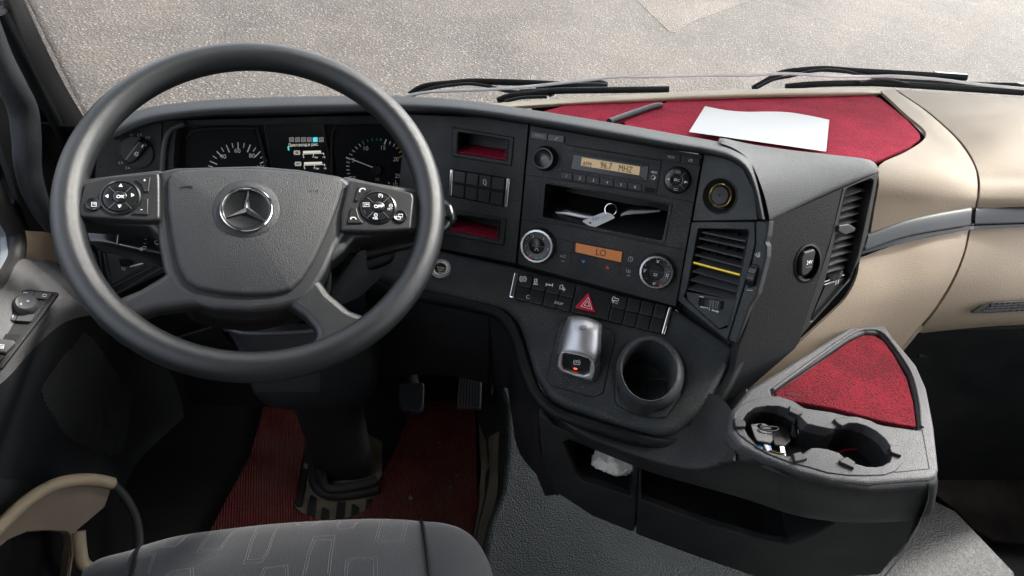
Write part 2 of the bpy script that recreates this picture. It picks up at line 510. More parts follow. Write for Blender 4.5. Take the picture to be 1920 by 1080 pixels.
        mu = N(nt, 'ShaderNodeMath', operation='MULTIPLY'); nt.links.new(a.outputs[0], mu.inputs[0]); nt.links.new(a2.outputs[0], mu.inputs[1])
        md = N(nt, 'ShaderNodeMix', data_type='RGBA'); md.inputs[7].default_value = (0.20, 0.15, 0.10, 1)
        nt.links.new(mu.outputs[0], md.inputs[0]); nt.links.new(last, md.inputs[6]); last = md.outputs[2]
    nt.links.new(last, b.inputs['Base Color'])
    b.inputs['Roughness'].default_value = 0.95; b.inputs['Specular IOR Level'].default_value = 0.15
    bp = N(nt, 'ShaderNodeBump', Strength=bump, Distance=bd)
    nt.links.new(height, bp.inputs['Height']); nt.links.new(bp.outputs[0], b.inputs['Normal'])
    return m
def cloth(name, c1, c2, thread=1400):
    m, nt, b = nodes(name)
    tc = N(nt, 'ShaderNodeTexCoord')
    wx = N(nt, 'ShaderNodeTexWave', Scale=thread / 9.0); wx.bands_direction = 'X'
    wy = N(nt, 'ShaderNodeTexWave', Scale=thread / 9.0); wy.bands_direction = 'Y'
    nz = N(nt, 'ShaderNodeTexNoise', Scale=9.0, Detail=6.0, Roughness=0.6)
    nf = N(nt, 'ShaderNodeTexNoise', Scale=1200.0, Detail=2.0, Roughness=0.6)
    for x in (wx, wy): x.inputs['Distortion'].default_value = 0.8; x.inputs['Detail Scale'].default_value = 2.0
    for x in (wx, wy, nz, nf): nt.links.new(tc.outputs['Object'], x.inputs['Vector'])
    mu = N(nt, 'ShaderNodeMath', operation='MULTIPLY'); nt.links.new(wx.outputs['Fac'], mu.inputs[0]); nt.links.new(wy.outputs['Fac'], mu.inputs[1])
    ad = N(nt, 'ShaderNodeMath', operation='MULTIPLY_ADD'); ad.inputs[1].default_value = 0.6; nt.links.new(mu.outputs[0], ad.inputs[0])
    ms = N(nt, 'ShaderNodeMath', operation='MULTIPLY'); ms.inputs[1].default_value = 0.7; nt.links.new(nf.outputs['Fac'], ms.inputs[0]); nt.links.new(ms.outputs[0], ad.inputs[2])
    mi = N(nt, 'ShaderNodeMix', data_type='RGBA'); mi.inputs[6].default_value = rgb(c2); mi.inputs[7].default_value = rgb(c1)
    nt.links.new(ad.outputs[0], mi.inputs[0])
    ml = N(nt, 'ShaderNodeMapRange'); ml.inputs[1].default_value = 0.3; ml.inputs[2].default_value = 0.7; ml.inputs[3].default_value = 0.8; ml.inputs[4].default_value = 1.25
    nt.links.new(nz.outputs['Fac'], ml.inputs[0])
    vs = N(nt, 'ShaderNodeVectorMath', operation='SCALE'); nt.links.new(mi.outputs[2], vs.inputs[0]); nt.links.new(ml.outputs[0], vs.inputs['Scale'])
    nt.links.new(vs.outputs[0], b.inputs['Base Color'])
    b.inputs['Roughness'].default_value = 0.95; b.inputs['Specular IOR Level'].default_value = 0.2
    b.inputs['Sheen Weight'].default_value = 0.25
    bp = N(nt, 'ShaderNodeBump', Strength=0.6, Distance=0.0006); nt.links.new(ad.outputs[0], bp.inputs['Height']); nt.links.new(bp.outputs[0], b.inputs['Normal'])
    return m
def pane(name, tint=(0.93, 0.96, 0.95), ior=1.5, dirt=0.0):
    m = bpy.data.materials.new(name); m.use_nodes = True; nt = m.node_tree; nt.nodes.clear()
    tr = N(nt, 'ShaderNodeBsdfTransparent'); tr.inputs[0].default_value = rgb(tint)
    gl = N(nt, 'ShaderNodeBsdfGlossy'); gl.inputs['Roughness'].default_value = 0.02
    fr = N(nt, 'ShaderNodeFresnel', IOR=ior); mi = N(nt, 'ShaderNodeMixShader'); out = N(nt, 'ShaderNodeOutputMaterial')
    base = tr.outputs[0]
    if dirt:
        df = N(nt, 'ShaderNodeBsdfTranslucent'); df.inputs[0].default_value = (0.8, 0.77, 0.72, 1)
        tc = N(nt, 'ShaderNodeTexCoord'); n = N(nt, 'ShaderNodeTexNoise', Scale=5.0, Detail=8.0, Roughness=0.7); nt.links.new(tc.outputs['Object'], n.inputs['Vector'])
        mr = N(nt, 'ShaderNodeMapRange'); mr.inputs[1].default_value = 0.35; mr.inputs[2].default_value = 0.8; mr.inputs[4].default_value = dirt
        nt.links.new(n.outputs['Fac'], mr.inputs[0]); m2 = N(nt, 'ShaderNodeMixShader')
        nt.links.new(mr.outputs[0], m2.inputs[0]); nt.links.new(tr.outputs[0], m2.inputs[1]); nt.links.new(df.outputs[0], m2.inputs[2]); base = m2.outputs[0]
    nt.links.new(fr.outputs[0], mi.inputs[0]); nt.links.new(base, mi.inputs[1]); nt.links.new(gl.outputs[0], mi.inputs[2]); nt.links.new(mi.outputs[0], out.inputs[0])
    return m
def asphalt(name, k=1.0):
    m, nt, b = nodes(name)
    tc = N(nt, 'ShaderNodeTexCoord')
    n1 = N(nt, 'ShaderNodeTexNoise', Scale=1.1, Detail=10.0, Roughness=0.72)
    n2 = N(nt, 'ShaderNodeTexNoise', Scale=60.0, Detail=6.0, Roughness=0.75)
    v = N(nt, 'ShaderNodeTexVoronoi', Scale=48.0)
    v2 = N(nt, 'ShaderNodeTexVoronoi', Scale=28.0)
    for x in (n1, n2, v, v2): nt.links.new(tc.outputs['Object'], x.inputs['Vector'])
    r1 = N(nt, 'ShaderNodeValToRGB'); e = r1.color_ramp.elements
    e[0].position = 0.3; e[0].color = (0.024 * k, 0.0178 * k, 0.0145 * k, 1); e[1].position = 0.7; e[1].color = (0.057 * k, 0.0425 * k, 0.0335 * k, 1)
    nt.links.new(n1.outputs['Fac'], r1.inputs[0])
    r2 = N(nt, 'ShaderNodeMapRange'); r2.inputs[1].default_value = 0.3; r2.inputs[2].default_value = 0.7; r2.inputs[3].default_value = 0.55; r2.inputs[4].default_value = 1.5
    nt.links.new(n2.outputs['Fac'], r2.inputs[0])
    n5 = N(nt, 'ShaderNodeTexNoise', Scale=0.45, Detail=4.0, Roughness=0.55, Distortion=1.5); nt.links.new(tc.outputs['Object'], n5.inputs['Vector'])
    r5 = N(nt, 'ShaderNodeMapRange'); r5.inputs[1].default_value = 0.3; r5.inputs[2].default_value = 0.7; r5.inputs[3].default_value = 0.72; r5.inputs[4].default_value = 1.2
    nt.links.new(n5.outputs['Fac'], r5.inputs[0]); m5 = N(nt, 'ShaderNodeMath', operation='MULTIPLY'); nt.links.new(r5.outputs[0], m5.inputs[0]); nt.links.new(r2.outputs[0], m5.inputs[1])
    s = N(nt, 'ShaderNodeVectorMath', operation='SCALE'); nt.links.new(r1.outputs[0], s.inputs[0]); nt.links.new(m5.outputs[0], s.inputs['Scale'])
    # pale stones set in it
    sp = N(nt, 'ShaderNodeSeparateColor'); nt.links.new(v.outputs['Color'], sp.inputs[0])
    gt = N(nt, 'ShaderNodeMapRange'); gt.inputs[1].default_value = 0.72; gt.inputs[2].default_value = 0.9; nt.links.new(sp.outputs[0], gt.inputs[0])
    near = N(nt, 'ShaderNodeMapRange'); near.inputs[1].default_value = 0.5; near.inputs[2].default_value = 0.3; nt.links.new(v.outputs['Distance'], near.inputs[0])
    mu = N(nt, 'ShaderNodeMath', operation='MULTIPLY'); nt.links.new(gt.outputs[0], mu.inputs[0]); nt.links.new(near.outputs[0], mu.inputs[1])
    mi = N(nt, 'ShaderNodeMix', data_type='RGBA'); mi.inputs[7].default_value = (0.17, 0.14, 0.118, 1); nt.links.new(mu.outputs[0], mi.inputs[0]); nt.links.new(s.outputs[0], mi.inputs[6])
    nt.links.new(mi.outputs[2], b.inputs['Base Color'])
    b.inputs['Roughness'].default_value = 0.8
    ad = N(nt, 'ShaderNodeMath', operation='ADD'); nt.links.new(n2.outputs['Fac'], ad.inputs[0]); nt.links.new(v.outputs['Distance'], ad.inputs[1])
    bp = N(nt, 'ShaderNodeBump', Strength=1.0, Distance=0.02); nt.links.new(ad.outputs[0], bp.inputs['Height']); nt.links.new(bp.outputs[0], b.inputs['Normal'])
    return m
DUST = (0.30, 0.28, 0.25)
M_hood = plastic('hood_leather', (0.019, 0.022, 0.0245), 0.44, 0.8, 1000, 0.10, DUST, spec=0.35)
M_fascia = plastic('fascia_plastic', (0.013, 0.0155, 0.0175), 0.42, 0.3, 1300, 0.8, DUST, mott=0.2, spec=0.28)
M_console = plastic('console_plastic', (0.024, 0.029, 0.032), 0.48, 0.4, 1100, 0.9, DUST, mott=0.2, spec=0.3)
M_black = plastic('black_plastic', (0.012, 0.013, 0.014), 0.4, 0.2, 1500, 0.3, DUST, spec=0.3)
M_key = plastic('button_plastic', (0.013, 0.0145, 0.016), 0.35, 0.0, 1000, 0.55, DUST, spec=0.3)
M_deep = plastic('deep_black', (0.006, 0.006, 0.007), 0.6, spec=0.2)
M_gloss = plastic('gloss_black', (0.009, 0.010, 0.011), 0.24)
M_wheel = plastic('wheel_leather', (0.013, 0.015, 0.0165), 0.34, 0.4, 1500, 0.05, DUST, spec=0.6)
M_airbag = plastic('airbag_cover_plastic', (0.026, 0.028, 0.030), 0.40, 0.7, 950, 0.06, DUST, spec=0.35)
M_pad = plastic('switch_pad_plastic', (0.016, 0.017, 0.0185), 0.36, 0.3, 1100, 0.1, DUST, spec=0.4)
M_side = plastic('side_leather', (0.008, 0.009, 0.010), 0.45, 0.6, 520, 0.05, DUST, spec=0.18)
M_beige = plastic('beige_leather', (0.35, 0.275, 0.198), 0.6, 0.5, 620, 0.05, (0.2, 0.16, 0.12), mott=0.04, spec=0.3)
M_beige_s = plastic('beige_plastic', (0.58, 0.48, 0.33), 0.5, 0.25, 900, 0.05, (0.2, 0.16, 0.12), mott=0.04)
M_tray = plastic('tray_plastic', (0.050, 0.050, 0.054), 0.55, 0.8, 600, 0.25, (0.45, 0.42, 0.38), spec=0.35)
M_lower = plastic('lower_console_plastic', (0.014, 0.015, 0.0165), 0.5, 0.6, 650, 0.45, DUST, spec=0.3)
M_foot = plastic('footwell_plastic', (0.018, 0.021, 0.024), 0.6, 0.4, 500, 0.3, (0.12, 0.09, 0.07), spec=0.35)
M_rubber = plastic('textured_rubber_floor', (0.029, 0.037, 0.039), 0.5, 0.7, 300, 0.35, (0.25, 0.24, 0.20), gd=0.002, spec=0.3)
M_rubber_b = plastic('black_rubber', (0.020, 0.021, 0.021), 0.55, 0.3, 300, 0.6, (0.16, 0.12, 0.08))
M_dirt = plastic('dirty_rubber', (0.24, 0.20, 0.14), 0.85, 0.8, 350, 0.9, (0.22, 0.18, 0.12), mott=0.5)
M_grey = plastic('grey_trim', (0.060, 0.063, 0.067), 0.45, 0.0, dust=0.1)
M_doortrim = plastic('door_trim', (0.15, 0.15, 0.155), 0.5, 0.9, 430, 0.1, DUST)
M_doordark = plastic('door_dark_trim', (0.026, 0.029, 0.032), 0.45, 0.5, 600, 0.1, DUST, spec=0.35)
M_silver = plastic('satin_silver', (0.52, 0.52, 0.53), 0.48, metal=1.0, mott=0.04)
M_chrome = plastic('chrome', (0.85, 0.86, 0.87), 0.10, metal=1.0, mott=0.0)
M_dark_chrome = plastic('dark_chrome', (0.36, 0.37, 0.38), 0.22, metal=1.0, mott=0.0)
M_tab = plastic('tab_plastic', (0.022, 0.022, 0.023), 0.5, spec=0.25)
M_frame = plastic('window_frame', (0.30, 0.33, 0.35), 0.25)
M_slat = plastic('slat_plastic', (0.050, 0.053, 0.056), 0.4, dust=0.3, spec=0.4)
M_brass = plastic('brass_ring', (0.80, 0.62, 0.32), 0.25, metal=1.0, mott=0.0)
M_gold = plastic('gold_strip', (0.75, 0.52, 0.05), 0.35, metal=0.5)
M_white = plastic('white_print', (0.88, 0.89, 0.89), 0.5, mott=0.0)
M_dim = plastic('grey_print', (0.48, 0.49, 0.49), 0.5, mott=0.0)
M_redp = plastic('red_print', (0.62, 0.03, 0.04), 0.45, mott=0.0)
M_redbtn = plastic('red_button', (0.62, 0.015, 0.05), 0.25, mott=0.03)
M_blue = plastic('blue_print', (0.04, 0.22, 0.62), 0.4, mott=0.0)
M_green = plastic('green_print', (0.05, 0.45, 0.18), 0.4, mott=0.0)
M_yellow = plastic('yellow_print', (0.72, 0.42, 0.03), 0.4, mott=0.0)
M_paper = plastic('white_paper', (0.68, 0.68, 0.67), 0.8, mott=0.02)
M_bag = plastic('crumpled_white_bag', (0.70, 0.68, 0.64), 0.35, 0.5, 60, gd=0.004)
M_redcarpet = carpet('red_carpet', (0.50, 0.022, 0.060), (0.30, 0.012, 0.034), 850, blackgaps=0.4)
M_redtray = carpet('red_loop_carpet', (0.24, 0.012, 0.024), (0.10, 0.006, 0.012), 900, blackgaps=0.65)
M_redmat = carpet('red_ribbed_mat', (0.36, 0.066, 0.064), (0.21, 0.040, 0.042), 700, rib=62.0, dirt=0.9, bd=0.002, blackgaps=0.2)
M_blackmat = carpet('black_carpet_mat', (0.020, 0.018, 0.015), (0.008, 0.008, 0.008), 500, dirt=0.12)
M_seat = cloth('seat_cloth', (0.078, 0.080, 0.084), (0.026, 0.0275, 0.029))
M_seat2 = cloth('seat_side_cloth', (0.050, 0.054, 0.058), (0.021, 0.023, 0.025), 2200)
M_stitch = plastic('seat_stitch', (0.19, 0.19, 0.19), 0.8, mott=0.0)
M_glass = pane('windscreen_glass', dirt=0.06)
M_glass2 = pane('display_glass', (1, 1, 1))
M_lcd = emit('amber_display', (0.75, 0.52, 0.28), 0.06, (0.30, 0.23, 0.13))
M_lcd2 = emit('orange_display', (0.85, 0.26, 0.04), 0.04, (0.22, 0.08, 0.02))
M_lcdtxt = plastic('lcd_digits', (0.05, 0.035, 0.02), 0.5, mott=0.0)
M_scr = plastic('screen_black', (0.010, 0.013, 0.016), 0.2, mott=0.0)
M_scrw = emit('screen_white', (0.75, 0.72, 0.62), 0.16)
M_scrc = emit('screen_cyan', (0.05, 0.75, 0.85), 0.16)
M_scrg = emit('screen_grey', (0.4, 0.4, 0.38), 0.07)
M_led = emit('red_lamp', (1.0, 0.08, 0.03), 0.5)
M_asphalt = asphalt('worn_asphalt')
M_reflection = asphalt('reflection_asphalt', 1.6)  # lighter asphalt colour imitating a reflection in the windscreen
M_cable = plastic('white_cable', (0.92, 0.92, 0.90), 0.4, mott=0.0)
M_pillar = plastic('pillar_trim', (0.050, 0.049, 0.049), 0.5, 0.6, 800, 0.05, DUST, spec=0.4)
M_body = plastic('truck_paint', (0.35, 0.36, 0.37), 0.3)
M_liner = plastic('headliner_cloth', (0.30, 0.285, 0.26), 0.9)
# ------------------------------------------------------------------ steering wheel
def camv(x, y, z): return CM @ Vector((x, y, z))
WC = EYE + camv(-0.313, -0.109, 0.941)
_a, _e = 0.237, 0.37
WN = camv(math.sin(_a), -math.cos(_a) * math.sin(_e), -math.cos(_a) * math.cos(_e)).normalized()
WPL = Plane(WC, WN, (1, 0, 0))
def disc(name, cx, cy, rpx, pl, prof, mat, parent, h=0.0, seg=40, **kw):
    """Turned part on plane pl: prof in (fraction of radius, metres)."""
    r = rpx * pl.mpp(cx, cy, h)
    return lathe(name, [(a * r, b) for a, b in prof], pl.off(h).frame(pl.pt(cx, cy, h)), mat, parent, seg, **kw)
sw = thing('steering_wheel', WC - WN * 0.05, 'large black leather grained steering wheel with star emblem and switch pads', 'steering wheel')
ring = [WC + WPL.u * 0.2135 * math.cos(2 * math.pi * i / 128) + WPL.v * 0.2135 * math.sin(2 * math.pi * i / 128) for i in range(128)]
sweep('rim', ring, (0.0178, 0.0195), M_wheel, sw, up=WN, closed=True, seg=28)
# hub frame behind the airbag cover
hub = [(298, 322), (303, 318), (330, 312), (480, 308), (560, 315), (640, 328), (654, 338), (668, 350), (650, 432), (632, 462), (612, 508), (590, 545), (566, 568), (520, 579), (470, 584), (400, 580), (356, 566), (325, 540), (306, 505), (296, 455), (293, 420)]
plate('hub_frame', hub, WPL, 0.040, M_wheel, sw, bev=0.007, r=0.02, h=0.004, seg=5)
hub2 = [(300, 400), (640, 400), (612, 520), (585, 565), (560, 580), (470, 598), (395, 592), (350, 578), (312, 530)]
plate('hub_back', hub2, WPL, 0.05, M_black, sw, bev=0.006, r=0.03, h=-0.02, seg=4)
cov = [(312, 340), (317, 325), (335, 317), (400, 313.5), (480, 314), (560, 320), (625, 329), (643, 337), (644, 350), (634, 385), (612, 440), (588, 490), (566, 524), (546, 543), (515, 551), (470, 553), (420, 550), (372, 541), (348, 526), (332, 495), (320, 440), (313, 390)]
def domed(name, px, pl, h, rise, mat, parent, bev, t, r=0.008, rings=6):
    c = pl.uv(sum(p[0] for p in px) / len(px), sum(p[1] for p in px) / len(px)); o = pl.o + pl.u * c.x + pl.v * c.y
    L = rounded([pl.uv(x, y, h) - c for x, y in px], r)
    if area2(L) < 0: L = L[::-1]
    verts, faces = [], []
    prev, pz = L, h - t
    for j in range(7):
        a = math.pi / 2 * j / 6
        cur = inset(L, bev * (1 - math.cos(a))); z = h - bev + bev * math.sin(a)
        wall(prev, pz, cur, z, verts, faces); prev, pz = cur, z
    base = prev
    for j in range(1, rings + 1):
        s = 1 - j / rings
        cur = [p * s for p in base]; z = h + rise * (1 - s * s)
        if s == 0: cur = [p * 0.001 for p in base]
        wall(prev, pz, cur, z, verts, faces); prev, pz = cur, z
    cap([L], h - t, 0, verts, faces, True)
    return mesh_obj(name, verts, faces, mat, parent, pl.frame(o), ang=50)
ac = domed('airbag_cover', cov, WPL, 0.010, 0.006, M_airbag, sw, 0.006, 0.03)
# horn marks pressed in the cover
for hx, hy, s in ((352, 349.5, 1), (586, 358, -1)):
    strokes('horn_symbol', [[(hx - 10 * s, hy - 3), (hx - 10 * s, hy + 4)], [(hx - 10 * s, hy), (hx - 4 * s, hy), (hx + 9 * s, hy)], [(hx + 3 * s, hy + 1), (hx + 4 * s, hy + 3), (hx + 9 * s, hy + 2.5), (hx + 9 * s, hy)]], 1.1, WPL, M_pad, ac, h=0.0125, t=0.0006)
# emblem
ecx, ecy = 462.5, 393.0
em = disc('emblem', ecx, ecy, 47.5, WPL, [(0, 0.0008), (0.86, 0.0008), (0.88, 0.0012)], M_gloss, sw, h=0.0165, seg=64)
disc('emblem_bezel', ecx, ecy, 66, WPL, [(0.72, 0.0012), (0.74, 0.0022), (0.78, 0.0018), (0.9, 0.0004), (1.0, -0.004)], M_airbag, sw, h=0.0150, seg=64)
disc('chrome_ring', ecx, ecy, 47.5, WPL, [(0.86, 0.000), (0.87, 0.0032), (0.90, 0.0042), (0.95, 0.0042), (0.99, 0.003), (1.0, 0.0)], M_chrome, em, h=0.0165, seg=72)
def star():
    r = 45 * WPL.mpp(ecx, ecy, 0.02); ri = r * 0.13; verts = [(0, 0, 0.0055)]; faces = []
    for k in range(6):
        a = math.radians(90 + 60 * k) - 0.03
        rr = r * 0.93 if k % 2 == 0 else ri
        verts.append((rr * math.cos(a), rr * math.sin(a), 0.0016 if k % 2 == 0 else 0.0012))
    for k in range(6): faces.append([0, 1 + k, 1 + (k + 1) % 6])
    for k in range(6): verts.append((verts[1 + k][0], verts[1 + k][1], 0.0))
    for k in range(6): faces.append([1 + k, 7 + k, 7 + (k + 1) % 6, 1 + (k + 1) % 6])
    return mesh_obj('three_pointed_star', verts, faces, M_chrome, em, WPL.frame(WPL.pt(ecx, ecy, 0.0175)), smooth=False)
star()
# upper spokes with their switch pads
plate('spoke', [(118, 345), (165, 332), (300, 316), (320, 330), (322, 470), (303, 462), (296, 440), (280, 424), (200, 417), (118, 412)], WPL, 0.034, M_wheel, sw, bev=0.006, r=0.010, h=0.0, seg=5)
plate('spoke', [(640, 326), (700, 340), (780, 352), (812, 350), (812, 425), (775, 436), (700, 441), (665, 446), (645, 470), (610, 500)], WPL, 0.034, M_wheel, sw, bev=0.006, r=0.010, h=0.0, seg=5)
plate('spoke', [(318, 490), (308, 512), (262, 540), (207, 562), (178, 562), (148, 548), (178, 602), (225, 640), (262, 648), (285, 640), (254, 615), (246, 597), (290, 582), (350, 574), (400, 572), (400, 500)], WPL, 0.020, M_wheel, sw, bev=0.009, r=0.016, h=0.0035, seg=6)
plate('spoke', [(545, 545), (594, 514), (618, 548), (655, 579), (690, 592), (735, 600), (650, 665), (575, 655), (597, 622), (573, 594), (545, 574), (500, 574), (500, 520)], WPL, 0.020, M_wheel, sw, bev=0.009, r=0.012, h=0.0035, seg=6)
lp = plate('switch_pad', [(159.5, 341), (200, 331), (299, 322), (300, 360), (300, 412), (280, 414), (215, 410), (146, 405), (147, 385)], WPL, 0.02, M_pad, sw, bev=0.003, r=0.006, h=0.0105, seg=4)
rp = plate('switch_pad', [(655, 335.5), (700, 344), (774, 361), (777, 372), (771, 430), (700, 434), (640, 433), (640, 400)], WPL, 0.02, M_pad, sw, bev=0.003, r=0.006, h=0.0105, seg=4)
lp['label'] = 'pad with arrow keys and OK button'; rp['label'] = 'pad with OFF button and phone keys'
HB = 0.0115
def fourway(cx, cy, r, centre, par):
    b = disc('rocker_ring', cx, cy, r, WPL, [(0.36, 0.0004), (0.38, 0.0022), (0.6, 0.0026), (0.82, 0.0018), (0.86, 0.0004), (0.9, 0.0004), (0.92, 0.0016), (1.0, 0.0008), (1.0, -0.001)], M_gloss, par, h=HB, seg=48)
    c = disc('centre_button', cx, cy, r * 0.36, WPL, [(0, 0.0040), (0.7, 0.0036), (0.92, 0.0026), (1, 0.0004)], M_gloss, par, h=HB, seg=32)
    strokes('segment_groove', [[(cx + math.cos(a) * r * 0.38, cy - math.sin(a) * r * 0.38), (cx + math.cos(a) * r * 0.84, cy - math.sin(a) * r * 0.84)] for a in (0.75, 2.4, 3.9, 5.5)], 1.2, WPL, M_grey, par, h=HB + 0.0026, t=0.0002)
    text('lettering', centre, WPL, cx, cy - 1, 6.2, M_white, par, h=HB + 0.0042, bold=0.02)
fourway(225.7, 370, 35.5, 'OK', lp)
for (ax, ay, dx, dy) in ((226.5, 347, 0, -1), (224, 387, 0, 1), (200, 367.5, -1, 0), (249, 365.5, 1, 0)):
    tri = [(ax + dx * 3, ay + dy * 3), (ax - dx * 3 + dy * 3.6, ay - dy * 3 + dx * 3.6), (ax - dx * 3 - dy * 3.6, ay - dy * 3 - dx * 3.6)]
    plate('arrow', tri, WPL, 0.0006, M_white, lp, bev=0, h=HB + 0.0030)
def keyplate(pts, par): return plate('key', pts, WPL, 0.003, M_key, par, bev=0.0008, r=0.0012, h=HB + 0.0010)
keyplate(CL_(715, 148, 840, 130, 825, 245, 790, 245, 770, 190), lp)
keyplate(CL_(688, 418, 820, 425, 822, 298, 782, 298, 755, 360), lp)
text('lettering', '+', WPL, *CL_(793, 160)[0], 7, M_white, lp, h=HB + 0.0012)
text('lettering', '-', WPL, *CL_(770, 383)[0], 9, M_white, lp, h=HB + 0.0012)
disc('round_button', *CL_(395, 345)[0], 13.5, WPL, [(0, 0.0004), (0.6, 0.0008), (0.9, 0.0018), (1, 0.0006)], M_gloss, lp, h=HB)
strokes('symbol', [CL_(382, 330, 418, 330, 418, 362, 382, 362, 382, 330)], 0.9, WPL, M_white, lp, h=HB + 0.0016)
text('lettering', 'M', WPL, *CL_(400, 346)[0], 4.2, M_white, lp, h=HB + 0.0016)
fourway(709.5, 388.5, 33.5, 'OFF', rp)
text('lettering', 'LIM', WPL, *CB(1306, 688)[0], 4.0, M_white, rp, h=HB + 0.0030)
strokes('symbol', [CB(1285, 676, 1326, 676, 1326, 700, 1285, 700, 1285, 676)], 0.6, WPL, M_white, rp, h=HB + 0.0030)
text('lettering', 'RES', WPL, *CB(1362, 775)[0], 4.0, M_white, rp, h=HB + 0.0030)
text('lettering', 'SET', WPL, *CB(1455, 716)[0], 4.0, M_white, rp, h=HB + 0.0030)
for cx, cy in CB(1366, 753, 1461, 694): strokes('symbol', [circ(cx, cy, 3.1, n=14) + [circ(cx, cy, 3.1, n=14)[0]], [(cx - 1.6, cy), (cx + 1.6, cy)]], 0.7, WPL, M_white, rp, h=HB + 0.0030)
strokes('symbol', [circ(*CB(1397, 633)[0], 3.6, n=14, a0=-60, a1=230), CB(1385, 618, 1400, 634)], 0.8, WPL, M_white, rp, h=HB + 0.0030)
keyplate(CB(1255, 570, 1345, 588, 1292, 622, 1252, 665, 1230, 660), rp)
keyplate(CB(1212, 702, 1244, 710, 1260, 768, 1288, 803, 1185, 803), rp)
strokes('symbol', [CB(1262, 605, 1266, 592, 1280, 584, 1298, 588), CB(1260, 602, 1268, 607), CB(1292, 584, 1300, 594)], 1.6, WPL, M_white, rp, h=HB + 0.0014)
strokes('symbol', [CB(1205, 776, 1212, 768, 1232, 768, 1242, 778), CB(1205, 772, 1210, 782), CB(1236, 772, 1242, 782)], 1.6, WPL, M_white, rp, h=HB + 0.0014)
disc('round_button', *CB(1520, 762)[0], 12.5, WPL, [(0, 0.0004), (0.6, 0.0008), (0.9, 0.0018), (1, 0.0006)], M_gloss, rp, h=HB)
strokes('symbol', [CB(1510, 748, 1535, 748, 1535, 766, 1510, 766, 1510, 748), CB(1498, 762, 1522, 762, 1522, 780, 1498, 780, 1498, 762)], 1.0, WPL, M_white, rp, h=HB + 0.0016)

# ------------------------------------------------------------------ steering column and stalks
scn = thing('steering_column', P(630, 900, 1.6), 'black plastic steering column shroud running down to the floor', 'steering column')
# shroud round the top of the column
def ringrow(c, ux, uy, rx, ry, n=16, p=2.0):
    out = []
    for i in range(n + 1):
        a = 2 * math.pi * i / n; ca, sa = math.cos(a), math.sin(a)
        f = (abs(ca) ** 4 + abs(sa) ** 4) ** -0.25
        out.append(c + ux * rx * ca * f + uy * ry * sa * f)
    return out
ax = -WN
bY = ax.cross(Vector((1, 0, 0))).normalized()
c0 = WC + ax * 0.05
dn = Vector((0, 0.30, -0.95)).normalized()
colbase = P(648, 868, 1.62)
path = [WC + ax * 0.045, WC + ax * 0.10, WC + ax * 0.17 + Vector((0.01, 0, -0.03))]
loft('upper_shroud', [ringrow(path[0], Vector((1, 0, 0)), bY, 0.062, 0.052), ringrow(path[1], Vector((1, 0, 0)), bY, 0.085, 0.065), ringrow(path[2], Vector((1, 0, 0)), bY, 0.080, 0.070)], M_foot, scn, nu=2, nv=5)
top = P(596, 560, 1.22); mid = P(606, 720, 1.38)
fy = Vector((0, -1, 0))
loft('lower_shroud', [ringrow(top, Vector((1, 0, 0)), fy, 0.075, 0.06), ringrow(P(590, 650, 1.26), Vector((1, 0, 0)), fy, 0.105, 0.07), ringrow(P(592, 708, 1.30), Vector((1, 0, 0)), fy, 0.098, 0.065), ringrow(P(600, 732, 1.34), Vector((1, 0, 0)), fy, 0.06, 0.05)], M_foot, scn, nu=2, nv=6)
loft('column_tube', [ringrow(P(606, 715, 1.37), Vector((1, 0, 0)), fy, 0.062, 0.045), ringrow(P(628, 800, 1.50), Vector((1, 0, 0)), fy, 0.060, 0.045), ringrow(P(650, 880, 1.64), Vector((1, 0, 0)), fy, 0.058, 0.042), ringrow(P(654, 897, 1.67), Vector((1, 0, 0)), fy, 0.062, 0.046)], M_foot, scn, nu=2, nv=5)
def g0(*pts): return [P(*p) for p in pts]
# release pedal plate seen through the wheel
loft('column_tray', [[P(400, 590, 1.08), P(440, 640, 1.08), P(480, 735, 1.12)], [P(440, 625, 1.05), P(470, 655, 1.06), P(500, 735, 1.1)], [P(520, 628, 1.05), P(530, 655, 1.06), P(540, 735, 1.1)], [P(600, 625, 1.06), P(600, 652, 1.07), P(600, 735, 1.12)]], M_foot, scn, nu=4, nv=4, t=0.004)
sweep('tray_lip', g0((398, 590, 1.075), (425, 612, 1.06), (445, 622, 1.05), (470, 625, 1.045), (530, 624, 1.045), (600, 620, 1.055)), (0.003, 0.003), M_grey, scn, n=5)
# left stalk
SPL = Plane(WC - WN * 0.075, WN, (1, 0, 0))
st = thing('stalk_switch', SPL.pt(300, 470), 'black wiper and indicator stalk with white symbols left of the column', 'stalk switch')
def q(px, py, h=0): return SPL.pt(px, py, h)
loft('stalk_arm', [[q(164, 430, .002), q(168, 448, .004), q(176, 460, 0), q(200, 475, -.004)], [q(200, 430, .010), q(205, 452, .012), q(212, 464, .006), q(225, 480, 0)], [q(250, 436, .012), q(250, 462, .014), q(255, 474, .008), q(262, 492, 0)], [q(340, 452, .012), q(340, 480, .014), q(340, 492, .008), q(340, 510, 0)]], M_gloss, st, nu=4, nv=4, t=0.012)
strokes('symbol', [[(224, 458), (263, 467)], [(222, 436), (219, 457)]], 1.6, SPL, M_white, st, h=0.0165)
plate('arrow', [(263, 463), (263, 470), (270, 467.5)], SPL, 0.001, M_white, st, bev=0, h=0.0165)
strokes('symbol', [circ(268, 464, 0.1, n=3), circ(269, 465, 3.4, 2.4, n=12) + [circ(269, 465, 3.4, 2.4, n=12)[0]]], 0.01, SPL, M_white, st, h=0.0165)
strokes('symbol', [circ(270.5, 464.5, 4.0, 2.6, n=12)], 1.0, SPL, M_white, st, h=0.0165)
strokes('symbol', [CN(710, 108, 740, 108, 740, 128, 710, 122, 710, 108), CN(722, 128, 722, 138), CN(735, 112, 745, 130)], 1.0, SPL, M_white, st, h=0.0175)
